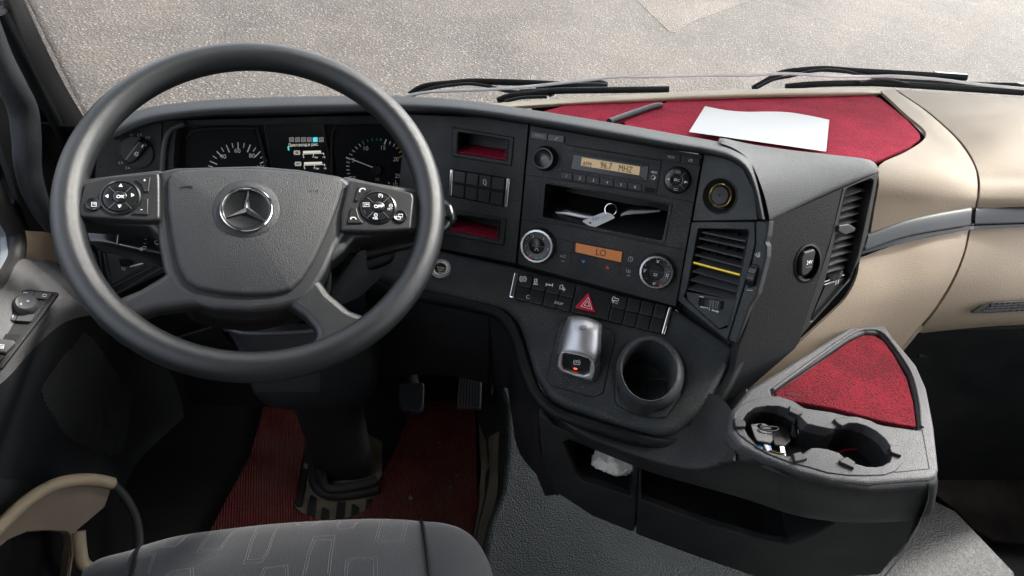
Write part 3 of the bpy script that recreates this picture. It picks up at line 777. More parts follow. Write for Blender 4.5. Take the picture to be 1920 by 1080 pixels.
strokes('symbol', [CN(645, 96, 662, 98), CN(640, 122, 655, 124)], 0.8, SPL, M_dim, st, h=0.0175)
sr = thing('stalk_switch', SPL.pt(700, 470), 'black gear selector stalk reaching out right of the column', 'stalk switch')
sweep('stalk_arm', [q(680, 470, -.02), q(720, 462, -.01), q(780, 448, 0), q(826, 425, 0), q(838, 402, 0)], (0.011, 0.010), M_gloss, sr, n=6, scale=[1.5, 1.2, 1.0, 1.1, 1.3])
sweep('stalk_grip', [q(832, 376, .002), q(838, 390, .004), q(842, 410, .004), q(836, 424, 0)], (0.0085, 0.0085), M_gloss, sr, n=6, scale=[0.5, 1.2, 1.3, 0.6])
loft('stalk_housing', [ringrow(q(655, 540, -.05), Vector((.8, .5, 0)), Vector((0, .3, 1)), .03, .02), ringrow(q(690, 500, -.03), Vector((.8, .5, 0)), Vector((0, .3, 1)), .034, .024), ringrow(q(715, 478, -.02), Vector((.8, .5, 0)), Vector((0, .3, 1)), .026, .018)], M_airbag, sr, nu=2, nv=4)
# ------------------------------------------------------------------ dashboard
FP = Plane.tri((992, 235, 1.12), (1318, 292, 1.06), (968, 495, 1.16))
CLP = Plane(PY(560, 290, 1.08), (0, -math.cos(math.radians(20)), math.sin(math.radians(20))), (1, 0, 0))
VP_ = Plane.tri((1318, 292, 1.06), (1430, 410, 1.015), (1268, 575, 1.105))
SP = Plane.tri((1442, 412, 1.02), (1646, 322, 1.14), (1385, 680, 1.06))
_d3 = FP.d(968, 497); _d4 = FP.d(1268, 577)
LP = Plane.tri((968, 497, _d3), (1268, 577, _d4), (1180, 810, 1.035))
ROT = (1.0, 0.178)                                   # direction of the fascia's lettering in the photo
db = thing('dashboard', (0.4, 1.0, 0.75), 'wrap-around truck dashboard of black plastic with a padded leather grained hood', 'dashboard')
hood_st = [  # lower edge, upper edge, height of the lower edge over the fascia plane, which plane
    ((215, 262), (205, 232), .045, CLP), ((262, 240), (255, 209), .045, CLP), ((310, 228), (305, 197), .045, CLP), ((400, 219), (400, 187), .045, CLP), ((520, 215), (520, 182), .045, CLP),
    ((640, 212), (640, 180), .045, CLP), ((740, 211), (742, 180), .050, CLP), ((860, 215), (866, 188), .024, FP), ((992, 233), (1003, 207), .024, FP),
    ((1150, 261), (1163, 233), .022, FP), ((1262, 281), (1280, 254), .020, FP), ((1320, 289), (1345, 266), .018, VP_), ((1368, 301), (1380, 280), .014, VP_),
    ((1398, 323), (1407, 303), .012, VP_), ((1413, 360), (1426, 345), .010, VP_), ((1422, 410), (1443, 412), .008, VP_)]
rows = []; hood_u = []
for k, (lo, up_, h, pl) in enumerate(hood_st):
    d0 = pl.d(*lo) - h
    dd = 0.05 if k < 10 else 0.05 * max(0, (14 - k)) / 4.0 + 0.012
    def mixp(s, d): return P(lo[0] * (1 - s) + up_[0] * s, lo[1] * (1 - s) + up_[1] * s, d)
    bk = pl.d(*lo) + 0.01
    back = P(lo[0], lo[1], bk)
    rows.append([back, mixp(0.0, d0), mixp(0.25, d0 - 0.010), mixp(0.55, d0 - 0.008), mixp(0.80, d0 + 0.008 + dd * 0.1), mixp(1.0, d0 + dd)] + [mixp(1.0, d0 + dd) + Vector((0.01, 0.03, -0.03))])
    hood_u.append(mixp(1.0, d0 + dd))
loft('hood', rows, M_hood, db, nu=4, nv=5, ang=60)
def rr(lst, plf): return [plf(*p) for p in lst]
# grey leather plateau behind the vents
pl_rows = []
near = [(1345, 266, 11), (1380, 280, 12), (1407, 303, 13), (1426, 345, 14), (1438, 385, 14), (1443, 412, 15)]
far = [(1352, 264), (1405, 271), (1480, 281), (1560, 290), (1630, 300), (1647, 320)]
for (nx, ny, k), (fx, fy_) in zip(near, far):
    h_ = hood_st[k]; 
    a = P(nx, ny, VP_.d(nx, ny) - 0.004 if k >= 14 else VP_.d(nx, ny) + 0.01)
    b = P(fx, fy_, SP.d(1646, 322) - 0.02 + (1647 - fx) * 0.0001)
    if k == 11: b = a + Vector((0.01, 0.01, 0))
    m = a.lerp(b, 0.5) + Vector((0, 0, 0.004))
    pl_rows.append([a, m, b, b + Vector((0.004, 0.03, -0.03))])
a = SP.pt(1443, 413, 0.004); b = SP.pt(1647, 322, 0.004)
pl_rows.append([a, a.lerp(b, .5), b, b + Vector((0.0, 0.03, -0.03))])
a = SP.pt(1443, 415, -0.01); b = SP.pt(1647, 325, -0.01)
pl_rows.append([a, a.lerp(b, .5), b, b + Vector((0.0, 0.03, -0.03))])
loft('hood_plateau', pl_rows, M_hood, db, nu=5, nv=4, ang=50)
# side wall with leather grain
sidepx = [(1442, 410), (1581, 349), (1560, 440), (1530, 540), (1500, 640), (1490, 655), (1310, 812), (1290, 800), (1375, 700), (1385, 650), (1400, 610), (1420, 545), (1438, 470), (1444, 440)]
plate('side_panel', sidepx, SP, 0.01, M_side, db, bev=0.0015, h=0.0, holes=[circ(1516, 494, 22, 31, n=28, tilt=12)])
# ---- dark strips added behind the gaps to block leaking light
def light_block(pts, pl, w=16, h=-0.014): strokes('gap_light_block', [pts], w, pl, M_deep, db, h=h, t=0.001)
light_block([(700, 452), (815, 466), (968, 496), (1268, 577)], FP); light_block([(992, 226), (968, 505)], FP); light_block([(1318, 288), (1268, 580)], FP)
light_block([(1418, 405), (1298, 415)], VP_, 14, -0.018); light_block([(1418, 412), (1360, 645)], VP_, 18, -0.018); light_block([(1262, 560), (1372, 650)], VP_, 26, -0.020)
light_block([(303, 225), (303, 480)], CLP, 12, -0.024); light_block([(800, 205), (800, 480)], CLP, 60, -0.024)
loft('dash_top', [[hood_u[0] + Vector((-.25, .02, -.01)), Vector((-.55, 1.2, .72)), Vector((-.55, 1.48, .50))]] + [[q_ + Vector((0, .02, -.02)), Vector((q_.x * 1.05 + .02, q_.y + .10, q_.z - .12)), Vector((q_.x * 1.1 + .05, 1.48, .50))] for q_ in hood_u[:11]], M_side, db, nu=3, nv=3, t=0.003)
# ---- fascia pieces
slot1 = CC(128, 226, 455, 280, 443, 410, 122, 360); slot2 = CC(60, 742, 402, 790, 392, 915, 55, 850)
sbank = CC(78, 462, 460, 522, 441, 706, 68, 632)
cen = [(760, 214), (900, 219), (991, 234), (967, 494), (810, 463), (740, 450)]
plate('fascia', cen, FP, 0.012, M_fascia, db, bev=0.0008, holes=[slot1, slot2, sbank], hr=0.002)
pock = CC(685, 555, 1470, 690, 1425, 915, 668, 765)
cen2 = [(994, 235), (1317, 291), (1267, 575), (970, 495)]
plate('fascia', cen2, FP, 0.012, M_fascia, db, bev=0.0008, holes=[pock], hr=0.003)
clh = [(338, 236), (735, 232), (772, 240), (790, 300), (790, 360), (760, 380), (330, 380), (326, 300), (330, 250)]
plate('fascia', [(305, 226), (800, 213), (850, 300), (860, 470), (320, 480), (303, 330)], CLP, 0.02, M_fascia, db, bev=0.001, holes=[clh], hr=0.012, h=-0.004)
plate('fascia', [(188, 262), (235, 240), (304, 229), (302, 335), (302, 480), (180, 480), (178, 330)], CLP, 0.02, M_fascia, db, bev=0.001, r=0.004, h=-0.002)
# seams engraved on the radio panel
strokes('seam', [CC(560, 498, 1380, 625, 1640, 676), CC(530, 783, 870, 830, 1570, 975)], 1.3, FP, M_deep, db, h=0.0002, t=0.0002)
# slots with red carpet floors
for nm, sl, fr_, cp, lab in (('storage_slot', slot1, CC(97, 198, 485, 262, 468, 442, 90, 380), CC(135, 340, 300, 312, 450, 345, 443, 408, 122, 358), 'small open storage slot above the switch bank, floored with red carpet'),
                   ('storage_slot', slot2, CC(30, 705, 436, 778, 420, 945, 10, 870), CC(55, 830, 230, 800, 400, 835, 392, 913, 55, 848), 'small open storage slot below the switch bank, floored with red carpet')):
    s_ = thing(nm, FP.pt(*sl[3]), lab, 'storage slot', 'storage slots in the fascia')
    plate('slot_frame', fr_, FP, 0.003, M_fascia, s_, holes=[inset_px for inset_px in [sl]], bev=0.0012, r=0.003, hr=0.0015, h=0.0025)
    strokes('frame_groove', [fr_ + [fr_[0]]], 1.4, FP, M_deep, s_, h=0.0003, t=0.0003)
    pocket('slot_box', sl, FP, 0.042, M_black, s_, r=0.0015, h=0.0, t=0.001, shift=(0, 0.012))
    # teeth down both short sides
    tb = []
    for side in ((0, 3), (1, 2)):
        a, b = sl[side[0]], sl[side[1]]
        for i in range(8):
            t0 = (i + 0.3) / 8; cx = a[0] + (b[0] - a[0]) * t0; cy = a[1] + (b[1] - a[1]) * t0
            s = 1 if side[0] == 0 else -1
            tb.append([(cx, cy), (cx + 3.4 * s, cy + 0.5 * s)])
    strokes('teeth', tb, 2.4, FP, M_fascia, s_, h=-0.004, t=0.006)
    # carpet lies on the slot's floor
    A, B = FP.pt(*sl[3], -0.001), FP.pt(*sl[2], -0.001)
    dn_ = (-FP.n + FP.v * 0.30)
    rows = [[A + dn_ * k + FP.v * 0.0025, A.lerp(B, .5) + dn_ * k + FP.v * 0.003, B + dn_ * k + FP.v * 0.0025] for k in (0.0, 0.013, 0.027, 0.040)]
    c_ = loft('carpet', rows, M_redcarpet, s_, nu=4, nv=4, t=0.002)
# switch bank
def bank(name, loc, label, quad, ncol, nrow, pl, colx, parent_h, mat=M_key, trim=True, group=None, gap=0.0009, skip=()):
    """Grid of rocker keys inside the quadrilateral quad (TL, TR, BR, BL) in photo pixels."""
    b = thing(name, loc, label, 'switch panel', group)
    TL, TR, BR, BL = [Vector(q_) for q_ in quad]
    def bil(s, t): return (TL.lerp(TR, s)).lerp(BL.lerp(BR, s), t)
    plate('recess', [tuple(x) for x in (TL, TR, BR, BL)], pl, 0.012, M_deep, b, bev=0.0005, r=0.002, h=parent_h - 0.0075)
    for i in range(ncol):
        for j in range(nrow):
            if (i, j) in skip: continue
            s0, s1 = colx[i], colx[i + 1]; t0, t1 = j / nrow, (j + 1) / nrow
            qd = [tuple(bil(s, t)) for s, t in ((s0 + .003, t0 + .01), (s1 - .003, t0 + .01), (s1 - .003, t1 - .01), (s0 + .003, t1 - .01))]
            k = plate('rocker_key', qd, pl, 0.010, mat, b, bev=0.0016, r=0.001, h=parent_h, seg=3)
    return b, bil
sb, sbil = bank('switch_bank', FP.pt(*sbank[3]), 'bank of eight black rocker switches between the two carpeted slots', CC(78, 462, 460, 522, 441, 706, 68, 632), 4, 2, FP, [.065, .275, .49, .705, .925], 0.002)
plate('chrome_strip', [tuple(sbil(s, t)) for s, t in ((.0, .0), (.055, .0), (.055, 1), (.0, 1))], FP, 0.006, M_chrome, sb, bev=0.0015, r=0.001, h=0.003)
plate('chrome_strip', [tuple(sbil(s, t)) for s, t in ((.94, .0), (1, .0), (1, 1), (.94, 1))], FP, 0.006, M_chrome, sb, bev=0.0015, r=0.001, h=0.003)
plate('finger_groove', [tuple(sbil(s, t)) for s, t in ((.06, .42), (.935, .44), (.935, .54), (.06, .52))], FP, 0.004, M_deep, sb, bev=0.0003, h=0.0024)
strokes('symbol', [CC(292, 532, 300, 528, 308, 534, 310, 556, 300, 562, 292, 552, 292, 532), CC(304, 562, 312, 566)], 0.9, FP, M_white, sb, h=0.0022)

# ---- radio
rad = thing('car_radio', FP.pt(1000, 300), 'truck radio with amber frequency display, two round knobs and six preset keys', 'radio')
def key(nm, quad, par, h=0.0022, mat=M_key, t=0.002, r=0.0006, pl=FP, bev=0.0006): return plate(nm, quad, pl, t, mat, par, bev=bev, r=r, h=h)
k1 = key('key', CC(597, 224, 697, 238, 694, 281, 593, 266), rad, 0.003, M_grey); k2 = key('key', CC(703, 239, 804, 253, 800, 295, 699, 282), rad, 0.003, M_grey)
text('lettering', 'MENU', FP, *CC(646, 252)[0], 4.2, M_dim, rad, h=0.0031, rot=ROT); strokes('symbol', [CC(742, 274, 752, 276, 756, 262, 764, 264)], 1.2, FP, M_dim, rad, h=0.0031)
body = CC(775, 343, 1415, 440, 1385, 622, 778, 524)
plate('radio_body', CC(800, 308, 1420, 410, 1385, 622, 776, 520), FP, 0.002, M_fascia, rad, bev=0.0006, r=0.001, h=0.0016)
strokes('seam', [CC(804, 308, 1110, 355, 1420, 405), CC(800, 340, 1412, 438)], 0.9, FP, M_deep, rad, h=0.0017)
disc('microphone_hole', *CC(873, 334)[0], 1.4, FP, [(0, 0.0004), (1, 0.0004)], M_deep, rad, h=0.0016, seg=10)
sc_o = CC(862, 368, 1342, 438, 1325, 545, 845, 462)
bz = plate('display_bezel', sc_o, FP, 0.002, M_gloss, rad, bev=0.0006, r=0.001, h=0.0026)
lcd = plate('display', CC(915, 388, 1285, 447, 1278, 502, 908, 440), FP, 0.001, M_lcd, rad, bev=0.0002, h=0.0031)
plate('display_wedge', CC(1290, 452, 1338, 440, 1325, 542, 1282, 503), FP, 0.001, M_grey, rad, bev=0.0003, h=0.0031)
text('digits', 'AFM', FP, *CC(948, 432)[0], 7.5, M_lcdtxt, lcd, h=0.0032, rot=(1, .17), sx=0.8)
text('digits', '96.7', FP, *CC(1068, 443)[0], 11.5, M_lcdtxt, lcd, h=0.0032, rot=(1, .17), sx=0.75)
text('digits', 'MHZ', FP, *CC(1190, 463)[0], 11, M_lcdtxt, lcd, h=0.0032, rot=(1, .17), sx=0.75)
kx = [779, 862, 948, 1034, 1122, 1210, 1300]
for i in range(6):
    x0, x1 = kx[i] + 2, kx[i + 1] - 7
    f = lambda x: 476 + (x - 779) * 0.158
    key('preset_key', CC(x0, f(x0), x1, f(x1), x1 - 2, f(x1) + 46, x0 - 2, f(x0) + 46), rad, 0.0032, M_pad)
    text('lettering', str(i + 1), FP, *CC((x0 + x1) / 2, f((x0 + x1) / 2) + 25)[0], 4.8, M_white, rad, h=0.0033, rot=ROT)
disc('socket_ring', *CC(1367, 515)[0], 5.2, FP, [(0.45, 0.0002), (0.5, 0.001), (0.8, 0.0014), (1, 0.0004)], M_silver, rad, h=0.0016, seg=24)
text('lettering', 'AUX', FP, *CC(1373, 483)[0], 3.6, M_white, rad, h=0.0018, rot=ROT, bold=0.02)
plate('usb_port', CC(1313, 575, 1380, 586, 1376, 614, 1310, 604), FP, 0.001, M_deep, rad, bev=0.0002, h=0.0021)
key('key', CC(1426, 355, 1542, 374, 1536, 422, 1422, 403), rad, 0.0026, M_black); key('key', CC(1549, 375, 1665, 394, 1656, 440, 1543, 423), rad, 0.0026, M_black)
text('lettering', 'RDS', FP, *CC(1480, 387)[0], 4.6, M_dim, rad, h=0.0027, rot=ROT); strokes('symbol', [CC(1592, 404, 1598, 405, 1608, 396, 1606, 416, 1596, 412, 1590, 411, 1592, 404), CC(1613, 398, 1612, 418)], 0.8, FP, M_dim, rad, h=0.0027)
KN = [(0, 0.0150), (0.62, 0.0155), (0.70, 0.0165), (0.80, 0.0165), (0.86, 0.0150), (0.93, 0.0060), (1.0, 0.0030), (1.02, 0.0)]
kn = disc('volume_knob', *CC(684, 395)[0], 23.5, FP, KN, M_gloss, rad, h=0.0, seg=60, ripple=15, ramp=0.012)
text('lettering', 'ON', FP, *CC(672, 398)[0], 3.6, M_dim, kn, h=0.0157, rot=ROT)
nv_ = disc('menu_dial', *CC(1520, 532)[0], 25, FP, [(0, 0.0055), (0.30, 0.0052), (0.34, 0.004), (0.36, 0.005), (0.6, 0.0056), (0.9, 0.004), (1.0, 0.0005), (1.02, 0.0)], M_gloss, rad, h=0.0016, seg=48)
nx, ny = CC(1516, 532)[0]
strokes('groove', [[(nx + math.cos(a) * 9, ny - math.sin(a) * 9), (nx + math.cos(a) * 22, ny - math.sin(a) * 22)] for a in (0.7, 2.3, 3.85, 5.4)], 1.0, FP, M_grey, nv_, h=0.0072)
text('lettering', 'SRC', FP, nx, ny, 4.0, M_white, nv_, h=0.0074, rot=ROT)
strokes('symbol', [CC(1512, 472, 1538, 476, 1537, 488, 1511, 484, 1512, 472), CC(1496, 583, 1522, 587, 1521, 598, 1495, 594, 1496, 583), CC(1454, 518, 1452, 534), CC(1582, 537, 1580, 553)], 0.8, FP, M_dim, nv_, h=0.0074)
plate('arrow', CC(1458, 526, 1470, 518, 1468, 535), FP, 0.0004, M_white, nv_, bev=0, h=0.0075); plate('arrow', CC(1578, 545, 1566, 536, 1564, 552), FP, 0.0004, M_white, nv_, bev=0, h=0.0075)

# ---- open pocket with the key
cp = thing('open_pocket', FP.pt(*pock[3]), 'wide open storage pocket between the radio and the climate panel', 'storage pocket')
pocket('pocket_box', pock, FP, 0.09, M_black, cp, r=0.003, h=0.0, t=0.001, shift=(0, 0.036))
plate('pocket_lip', CC(655, 540, 1490, 682, 1440, 935, 640, 778), FP, 0.002, M_fascia, cp, holes=[pock], hr=0.003, r=0.003, bev=0.001, h=0.0015)
PFL = Plane(FP.pt(1140, 417), FP.v + FP.n * 0.25, FP.u)    # pocket floor
kf = thing('key_fob', FP.pt(1090, 400, -0.03), 'black and silver key fob with key ring lying in the open pocket', 'key fob')
IN = lambda x, y, h: FP.pt(*CC(x, y)[0], h)
sweep('fob_body', [IN(745, 720, -.030), IN(830, 728, -.026), IN(930, 748, -.024), IN(1010, 760, -.022)], (0.010, 0.0055), M_gloss, kf, up=FP.v, n=6, scale=[.5, 1.1, 1.1, .9])
sweep('silver_edge', [IN(750, 738, -.020), IN(830, 745, -.016), IN(930, 765, -.014), IN(1015, 772, -.014)], (0.0016, 0.003), M_silver, kf, up=FP.v, n=6, scale=[.5, 1, 1, .6])
sweep('silver_edge', [IN(1160, 756, -.016), IN(1220, 738, -.02), IN(1300, 733, -.024), IN(1410, 728, -.03)], (0.0016, 0.0034), M_silver, kf, up=FP.v, n=6, scale=[.3, 1, .9, .4])
sweep('fob_body', [IN(1165, 745, -.03), IN(1230, 722, -.032), IN(1310, 718, -.034), IN(1400, 722, -.036)], (0.010, 0.0055), M_gloss, kf, up=FP.v, n=6, scale=[.5, 1, 1, .6])
c_ = [FP.pt(x, y, -0.012) for x, y in circ(*CC(1098, 718)[0], 11, 11, n=26)]
sweep('key_ring', c_, 0.0007, M_chrome, kf, closed=True, seg=8)
kt = thing('key_tag', FP.pt(*CC(985, 835)[0]), 'white plastic key tag with blue initials hanging from the key ring', 'key tag')
TG = Plane(FP.pt(*CC(1020, 785)[0], -0.006), FP.n + FP.v * 0.5, FP.u)
plate('tag_plate', CC(913, 790, 1060, 732, 1100, 745, 1128, 770, 985, 836), TG, 0.0008, M_paper, kt, bev=0.0002, r=0.002, h=0.0, holes=[circ(*CC(968, 802)[0], 2.6, 1.8, n=10)])
text('lettering', 'TSV', TG, *CC(1003, 780)[0], 6, M_blue, kt, h=0.0001, rot=(1, -.36))
strokes('print', [CC(1035, 768, 1080, 750), CC(1038, 775, 1090, 755), CC(1044, 781, 1075, 769)], 0.7, TG, M_dim, kt, h=0.0001)

# ---- climate panel
cl = thing('climate_panel', FP.pt(1130, 540), 'climate control panel with orange display between two chrome ringed dials', 'climate panel')
def dial(c, label_nums, red):
    x, y = c
    dn = disc('dial', x, y, 32, FP, [(0, 0.0100), (0.42, 0.0100), (0.45, 0.0094), (0.47, 0.0100), (0.78, 0.0108), (0.82, 0.0100)], M_gloss, cl, h=0.0, seg=60)
    disc('chrome_ring', x, y, 32, FP, [(0.80, 0.0100), (0.84, 0.0130), (0.95, 0.0128), (1.0, 0.0105), (1.04, 0.004), (1.08, 0.0)], M_dark_chrome, dn, h=0.0, seg=60, ripple=20, ramp=0.01)
    strokes('groove', [[(x - 13, y - 1), (x + 13, y + 3.5)]], 0.8, FP, M_grey, dn, h=0.0102)
    ticks = []
    for k in range(9):
        a = math.radians(-125 + k * 31)
        if isinstance(label_nums, list):
            pass
        ticks.append([(x + math.sin(a) * 23.5, y - math.cos(a) * 23.5), (x + math.sin(a) * 24.6, y - math.cos(a) * 24.6)])
    strokes('tick_marks', ticks, 1.2, FP, M_dim, dn, h=0.0108)
    strokes('red_mark', [[(x + math.cos(a) * 27.5, y - math.sin(a) * 27.5) for a in (math.radians(red - 6), math.radians(red + 6))]], 3.2, FP, M_redp, dn, h=0.0128)
    return dn
dc1 = CC(640, 945)[0]; d1_ = dial(dc1, [], 232)
for s, x, y in (('0', 592, 1010), ('1', 568, 943), ('2', 607, 889), ('3', 674, 903), ('4', 700, 971), ('5', 661, 1022), ('6', 626, 1026)):
    text('lettering', s, FP, *CC(x, y)[0], 4.2, M_white, d1_, h=0.0109, rot=ROT)
strokes('symbol', [circ(*CC(628, 974)[0], 2.8, n=12, a0=-40, a1=220)], 0.9, FP, M_white, d1_, h=0.0103)
dc2 = CD(1235, 205)[0]; d2_ = dial(dc2, [], -75)
for x, y in ((1242, 150), (1168, 200), (1295, 228), (1220, 275)):
    strokes('symbol', [CD(x - 5, y - 8, x - 5, y + 6, x + 3, y + 6), CD(x + 2, y, x + 9, y - 6)], 0.9, FP, M_white, d2_, h=0.0109)
strokes('symbol', [CD(1218, 218, 1238, 222, 1234, 232, 1220, 230, 1218, 218)], 0.9, FP, M_white, d2_, h=0.0103)
lc2 = plate('display', CD(780, 47, 1040, 97, 1033, 156, 777, 97), FP, 0.001, M_lcd2, cl, bev=0.0002, h=0.0016)
text('digits', 'LO', FP, *CD(920, 103)[0], 11.5, M_lcdtxt, lc2, h=0.0017, rot=(1, .19), sx=0.9)
gr = [CD(660, 92, 755, 108), CD(765, 42, 752, 170), CD(763, 40, 1045, 92, 1035, 160, 890, 130, 760, 100), CD(890, 132, 882, 200), CD(1033, 160, 1022, 230), CD(1042, 168, 1130, 185), CD(665, 20, 740, 35, 770, 42)]
strokes('seam', gr, 0.9, FP, M_deep, cl, h=0.0002, t=0.0003)
text('lettering', 'A/C', FP, *CD(707, 122)[0], 4.6, M_dim, cl, h=0.0003, rot=ROT)
strokes('symbol', [CD(697, 147, 715, 150)], 0.8, FP, M_dim, cl, h=0.0003)
plate('blue_arrow', CD(811, 143, 833, 147, 821, 162), FP, 0.0005, M_blue, cl, bev=0, h=0.0005)
plate('red_arrow', CD(944, 191, 967, 194, 957, 173), FP, 0.0005, M_redp, cl, bev=0, h=0.0005)
strokes('symbol', [circ(*CD(1087, 137)[0], 4.4, n=18) + [circ(*CD(1087, 137)[0], 4.4, n=18)[0]], CD(1087, 128, 1087, 138, 1094, 139), CD(1066, 194, 1066, 214), CD(1075, 196, 1075, 216), CD(1084, 198, 1084, 218), CD(1066, 229, 1086, 232)], 0.8, FP, M_dim, cl, h=0.0003)

# ---- instrument cluster
ic = thing('instrument_cluster', CLP.pt(560, 330), 'instrument cluster with two round gauges and a colour display behind the wheel', 'instrument cluster')
CB0 = CLP.off(-0.030)                                  # dial faces lie 3 cm back
pocket('housing', clh, CLP, 0.034, M_black, ic, r=0.012, h=-0.006, taper=0.003)
fr_ic = [(306, 232), (325, 222), (800, 213), (850, 300), (850, 420), (310, 420), (303, 330)]
sweep('grey_side_trim', [CLP.pt(x, y, 0.002) for x, y in ((304, 345), (305, 300), (309, 265), (320, 243), (345, 232))], (0.0040, 0.0030), M_grey, ic, n=6, up=CLP.n)
plate('speedometer_face', [(350, 258), (375, 242), (470, 240), (484, 250), (500, 320), (505, 380), (350, 380), (345, 300)], CB0, 0.003, M_deep, ic, bev=0.0005, r=0.006, h=0.002)
plate('tachometer_face', [(628, 236), (640, 232), (735, 232), (752, 245), (770, 290), (778, 350), (770, 380), (640, 380), (622, 260)], CB0, 0.003, M_deep, ic, bev=0.0005, r=0.008, h=0.002)
for fpx in ([(350, 258), (375, 242), (470, 240), (484, 250), (500, 320), (505, 380)], [(622, 330), (622, 260), (628, 240), (640, 233), (735, 233), (752, 245), (770, 290), (778, 350)]):
    sweep('dial_bezel', [CB0.pt(x, y, 0.003) for x, y in fpx], (0.0022, 0.0030), M_pad, ic, n=4, up=CB0.n, seg=10)
def ticks(cx, cy, r0, r1, angs, w, mat, par, sy=1.0):
    strokes('tick_marks', [[(cx + math.cos(math.radians(a)) * r0, cy - math.sin(math.radians(a)) * r0 * sy), (cx + math.cos(math.radians(a)) * r1, cy - math.sin(math.radians(a)) * r1 * sy)] for a in angs], w, CB0, mat, par, h=0.0022)
# speedometer: arc round (447, 325)
sx_, sy_ = 447.5, 326.0
ticks(sx_, sy_, 44, 59, [156, 134, 113, 91, 68, 46, 26], 2.0, M_white, ic)
ticks(sx_, sy_, 50, 59, [165, 145, 123.5, 102, 79.5, 57, 36], 1.4, M_white, ic)
for s, x, y in (('40', 400, 383), ('60', 490, 347), ('80', 583, 379), ('100', 640, 452)):
    text('lettering', s, CB0, *CB(x, y)[0], 7.6, M_white, ic, h=0.0022)
plate('arrow', CB(603, 298, 632, 276, 628, 320), CB0, 0.001, M_deep, ic, bev=0, h=0.003)
# tachometer
tx, ty = 708.0, 319.0
_kn = [(0, 193, 62), (5, 160, 66), (10, 122, 63), (15, 80, 58), (20, 33, 53), (25, -19, 52)]
def tach(k):
    for (k0, a0, r0), (k1, a1, r1) in zip(_kn, _kn[1:]):
        if k0 <= k <= k1:
            s_ = (k - k0) / 5.0; return a0 + (a1 - a0) * s_, r0 + (r1 - r0) * s_
def tline(k, ln):
    a, r = tach(k); a = math.radians(a); cx_, cy_ = 713.3, 318.7
    return [(cx_ + math.cos(a) * (r - ln), cy_ - math.sin(a) * (r - ln)), (cx_ + math.cos(a) * r, cy_ - math.sin(a) * r)]
strokes('tick_marks', [tline(k, 6) for k in (1, 2, 3, 4, 6, 7, 8, 9, 16, 17)] + [tline(0, 8)], 1.5, CB0, M_white, ic, h=0.0022)
strokes('green_ticks', [tline(k, 4) for k in (11, 12, 13, 14)], 1.2, CB0, M_green, ic, h=0.0022)
TA = lambda x, y: CB(x, y)[0]
strokes('tick_marks', [CB(1178, 388, 1204, 400), CB(1420, 306, 1432, 274)], 2.4, CB0, M_white, ic, h=0.0022)
strokes('green_ticks', [CB(1281, 284, 1292, 308), CB(1398, 268, 1395, 283)], 1.6, CB0, M_green, ic, h=0.0022)
strokes('yellow_ticks', [CB(1495, 334, 1508, 325), CB(1513, 358, 1530, 348), CB(1513, 388, 1547, 374), CB(1537, 408, 1558, 403), CB(1544, 435, 1567, 433)], 2.0, CB0, M_yellow, ic, h=0.0022)
strokes('red_ticks', [CB(1547, 462, 1572, 464), CB(1528, 512, 1562, 524), CB(1545, 490, 1568, 494)], 1.8, CB0, M_redp, ic, h=0.0022)
for s, x, y in (('0', 1230, 522), ('5', 1224, 408), ('10', 1301, 332), ('15', 1411, 328), ('20', 1494, 401), ('25', 1506, 507)):
    text('lettering', s, CB0, *CB(x, y)[0], 7.2, M_white, ic, h=0.0022)
text('lettering', '1/2', CB0, *CB(1490, 560)[0], 5.0, M_white, ic, h=0.0022)
strokes('tick_marks', [CB(1490, 533, 1492, 552), CB(1445, 545, 1452, 555), CB(1530, 545, 1538, 550), CB(1555, 583, 1573, 568)], 1.3, CB0, M_white, ic, h=0.0022)
text('lettering', 'rpm', CB0, *CB(1375, 521)[0], 3.0, M_dim, ic, h=0.0022); text('lettering', 'x100', CB0, *CB(1375, 532)[0], 2.6, M_dim, ic, h=0.0022)
nd = plate('needle', CB(1392, 466, 1395, 474, 1210, 402, 1206, 394), CB0, 0.0012, M_white, ic, bev=0.0003, h=0.006)
disc('needle_hub', *CB(1372, 464)[0], 10, CB0, [(0, 0.006), (0.8, 0.006), (1, 0.002)], M_black, ic, h=0.002, seg=28)
# colour display between the gauges
DS = CB0.off(0.005)
sdp = plate('screen', CB(655, 178, 1032, 162, 1060, 330, 1090, 490, 1110, 620, 715, 620, 700, 430), DS, 0.003, M_gloss, ic, bev=0.0005, r=0.002, h=0.0)
plate('screen_field', CB(806, 255, 1036, 252, 1070, 482, 1085, 560, 826, 560, 818, 420), DS, 0.0004, M_scr, sdp, bev=0, h=0.0004)
for i, (x, m_) in enumerate(((832, M_scrg), (870, M_scrg), (907, M_scrg), (944, M_scrg), (982, M_scrc), (1020, M_scrg))):
    plate('menu_icon', CB(x - 15, 262, x + 15, 260, x + 17, 290, x - 14, 292), DS, 0.0003, m_, sdp, bev=0, h=0.0006)
    strokes('icon_mark', [circ(*CB(x + 1, 276)[0], 2.4, n=8) if i % 2 == 0 else CB(x - 6, 284, x - 6, 268, x + 6, 268, x + 6, 284)], 0.8, DS, M_scr if i != 4 else M_scrw, sdp, h=0.0007)
text('lettering', 'Давл.возд.в рес.', DS, *CB(908, 309)[0], 5.0, M_scrw, sdp, h=0.0006, rot=(1, -.03), sx=0.92)
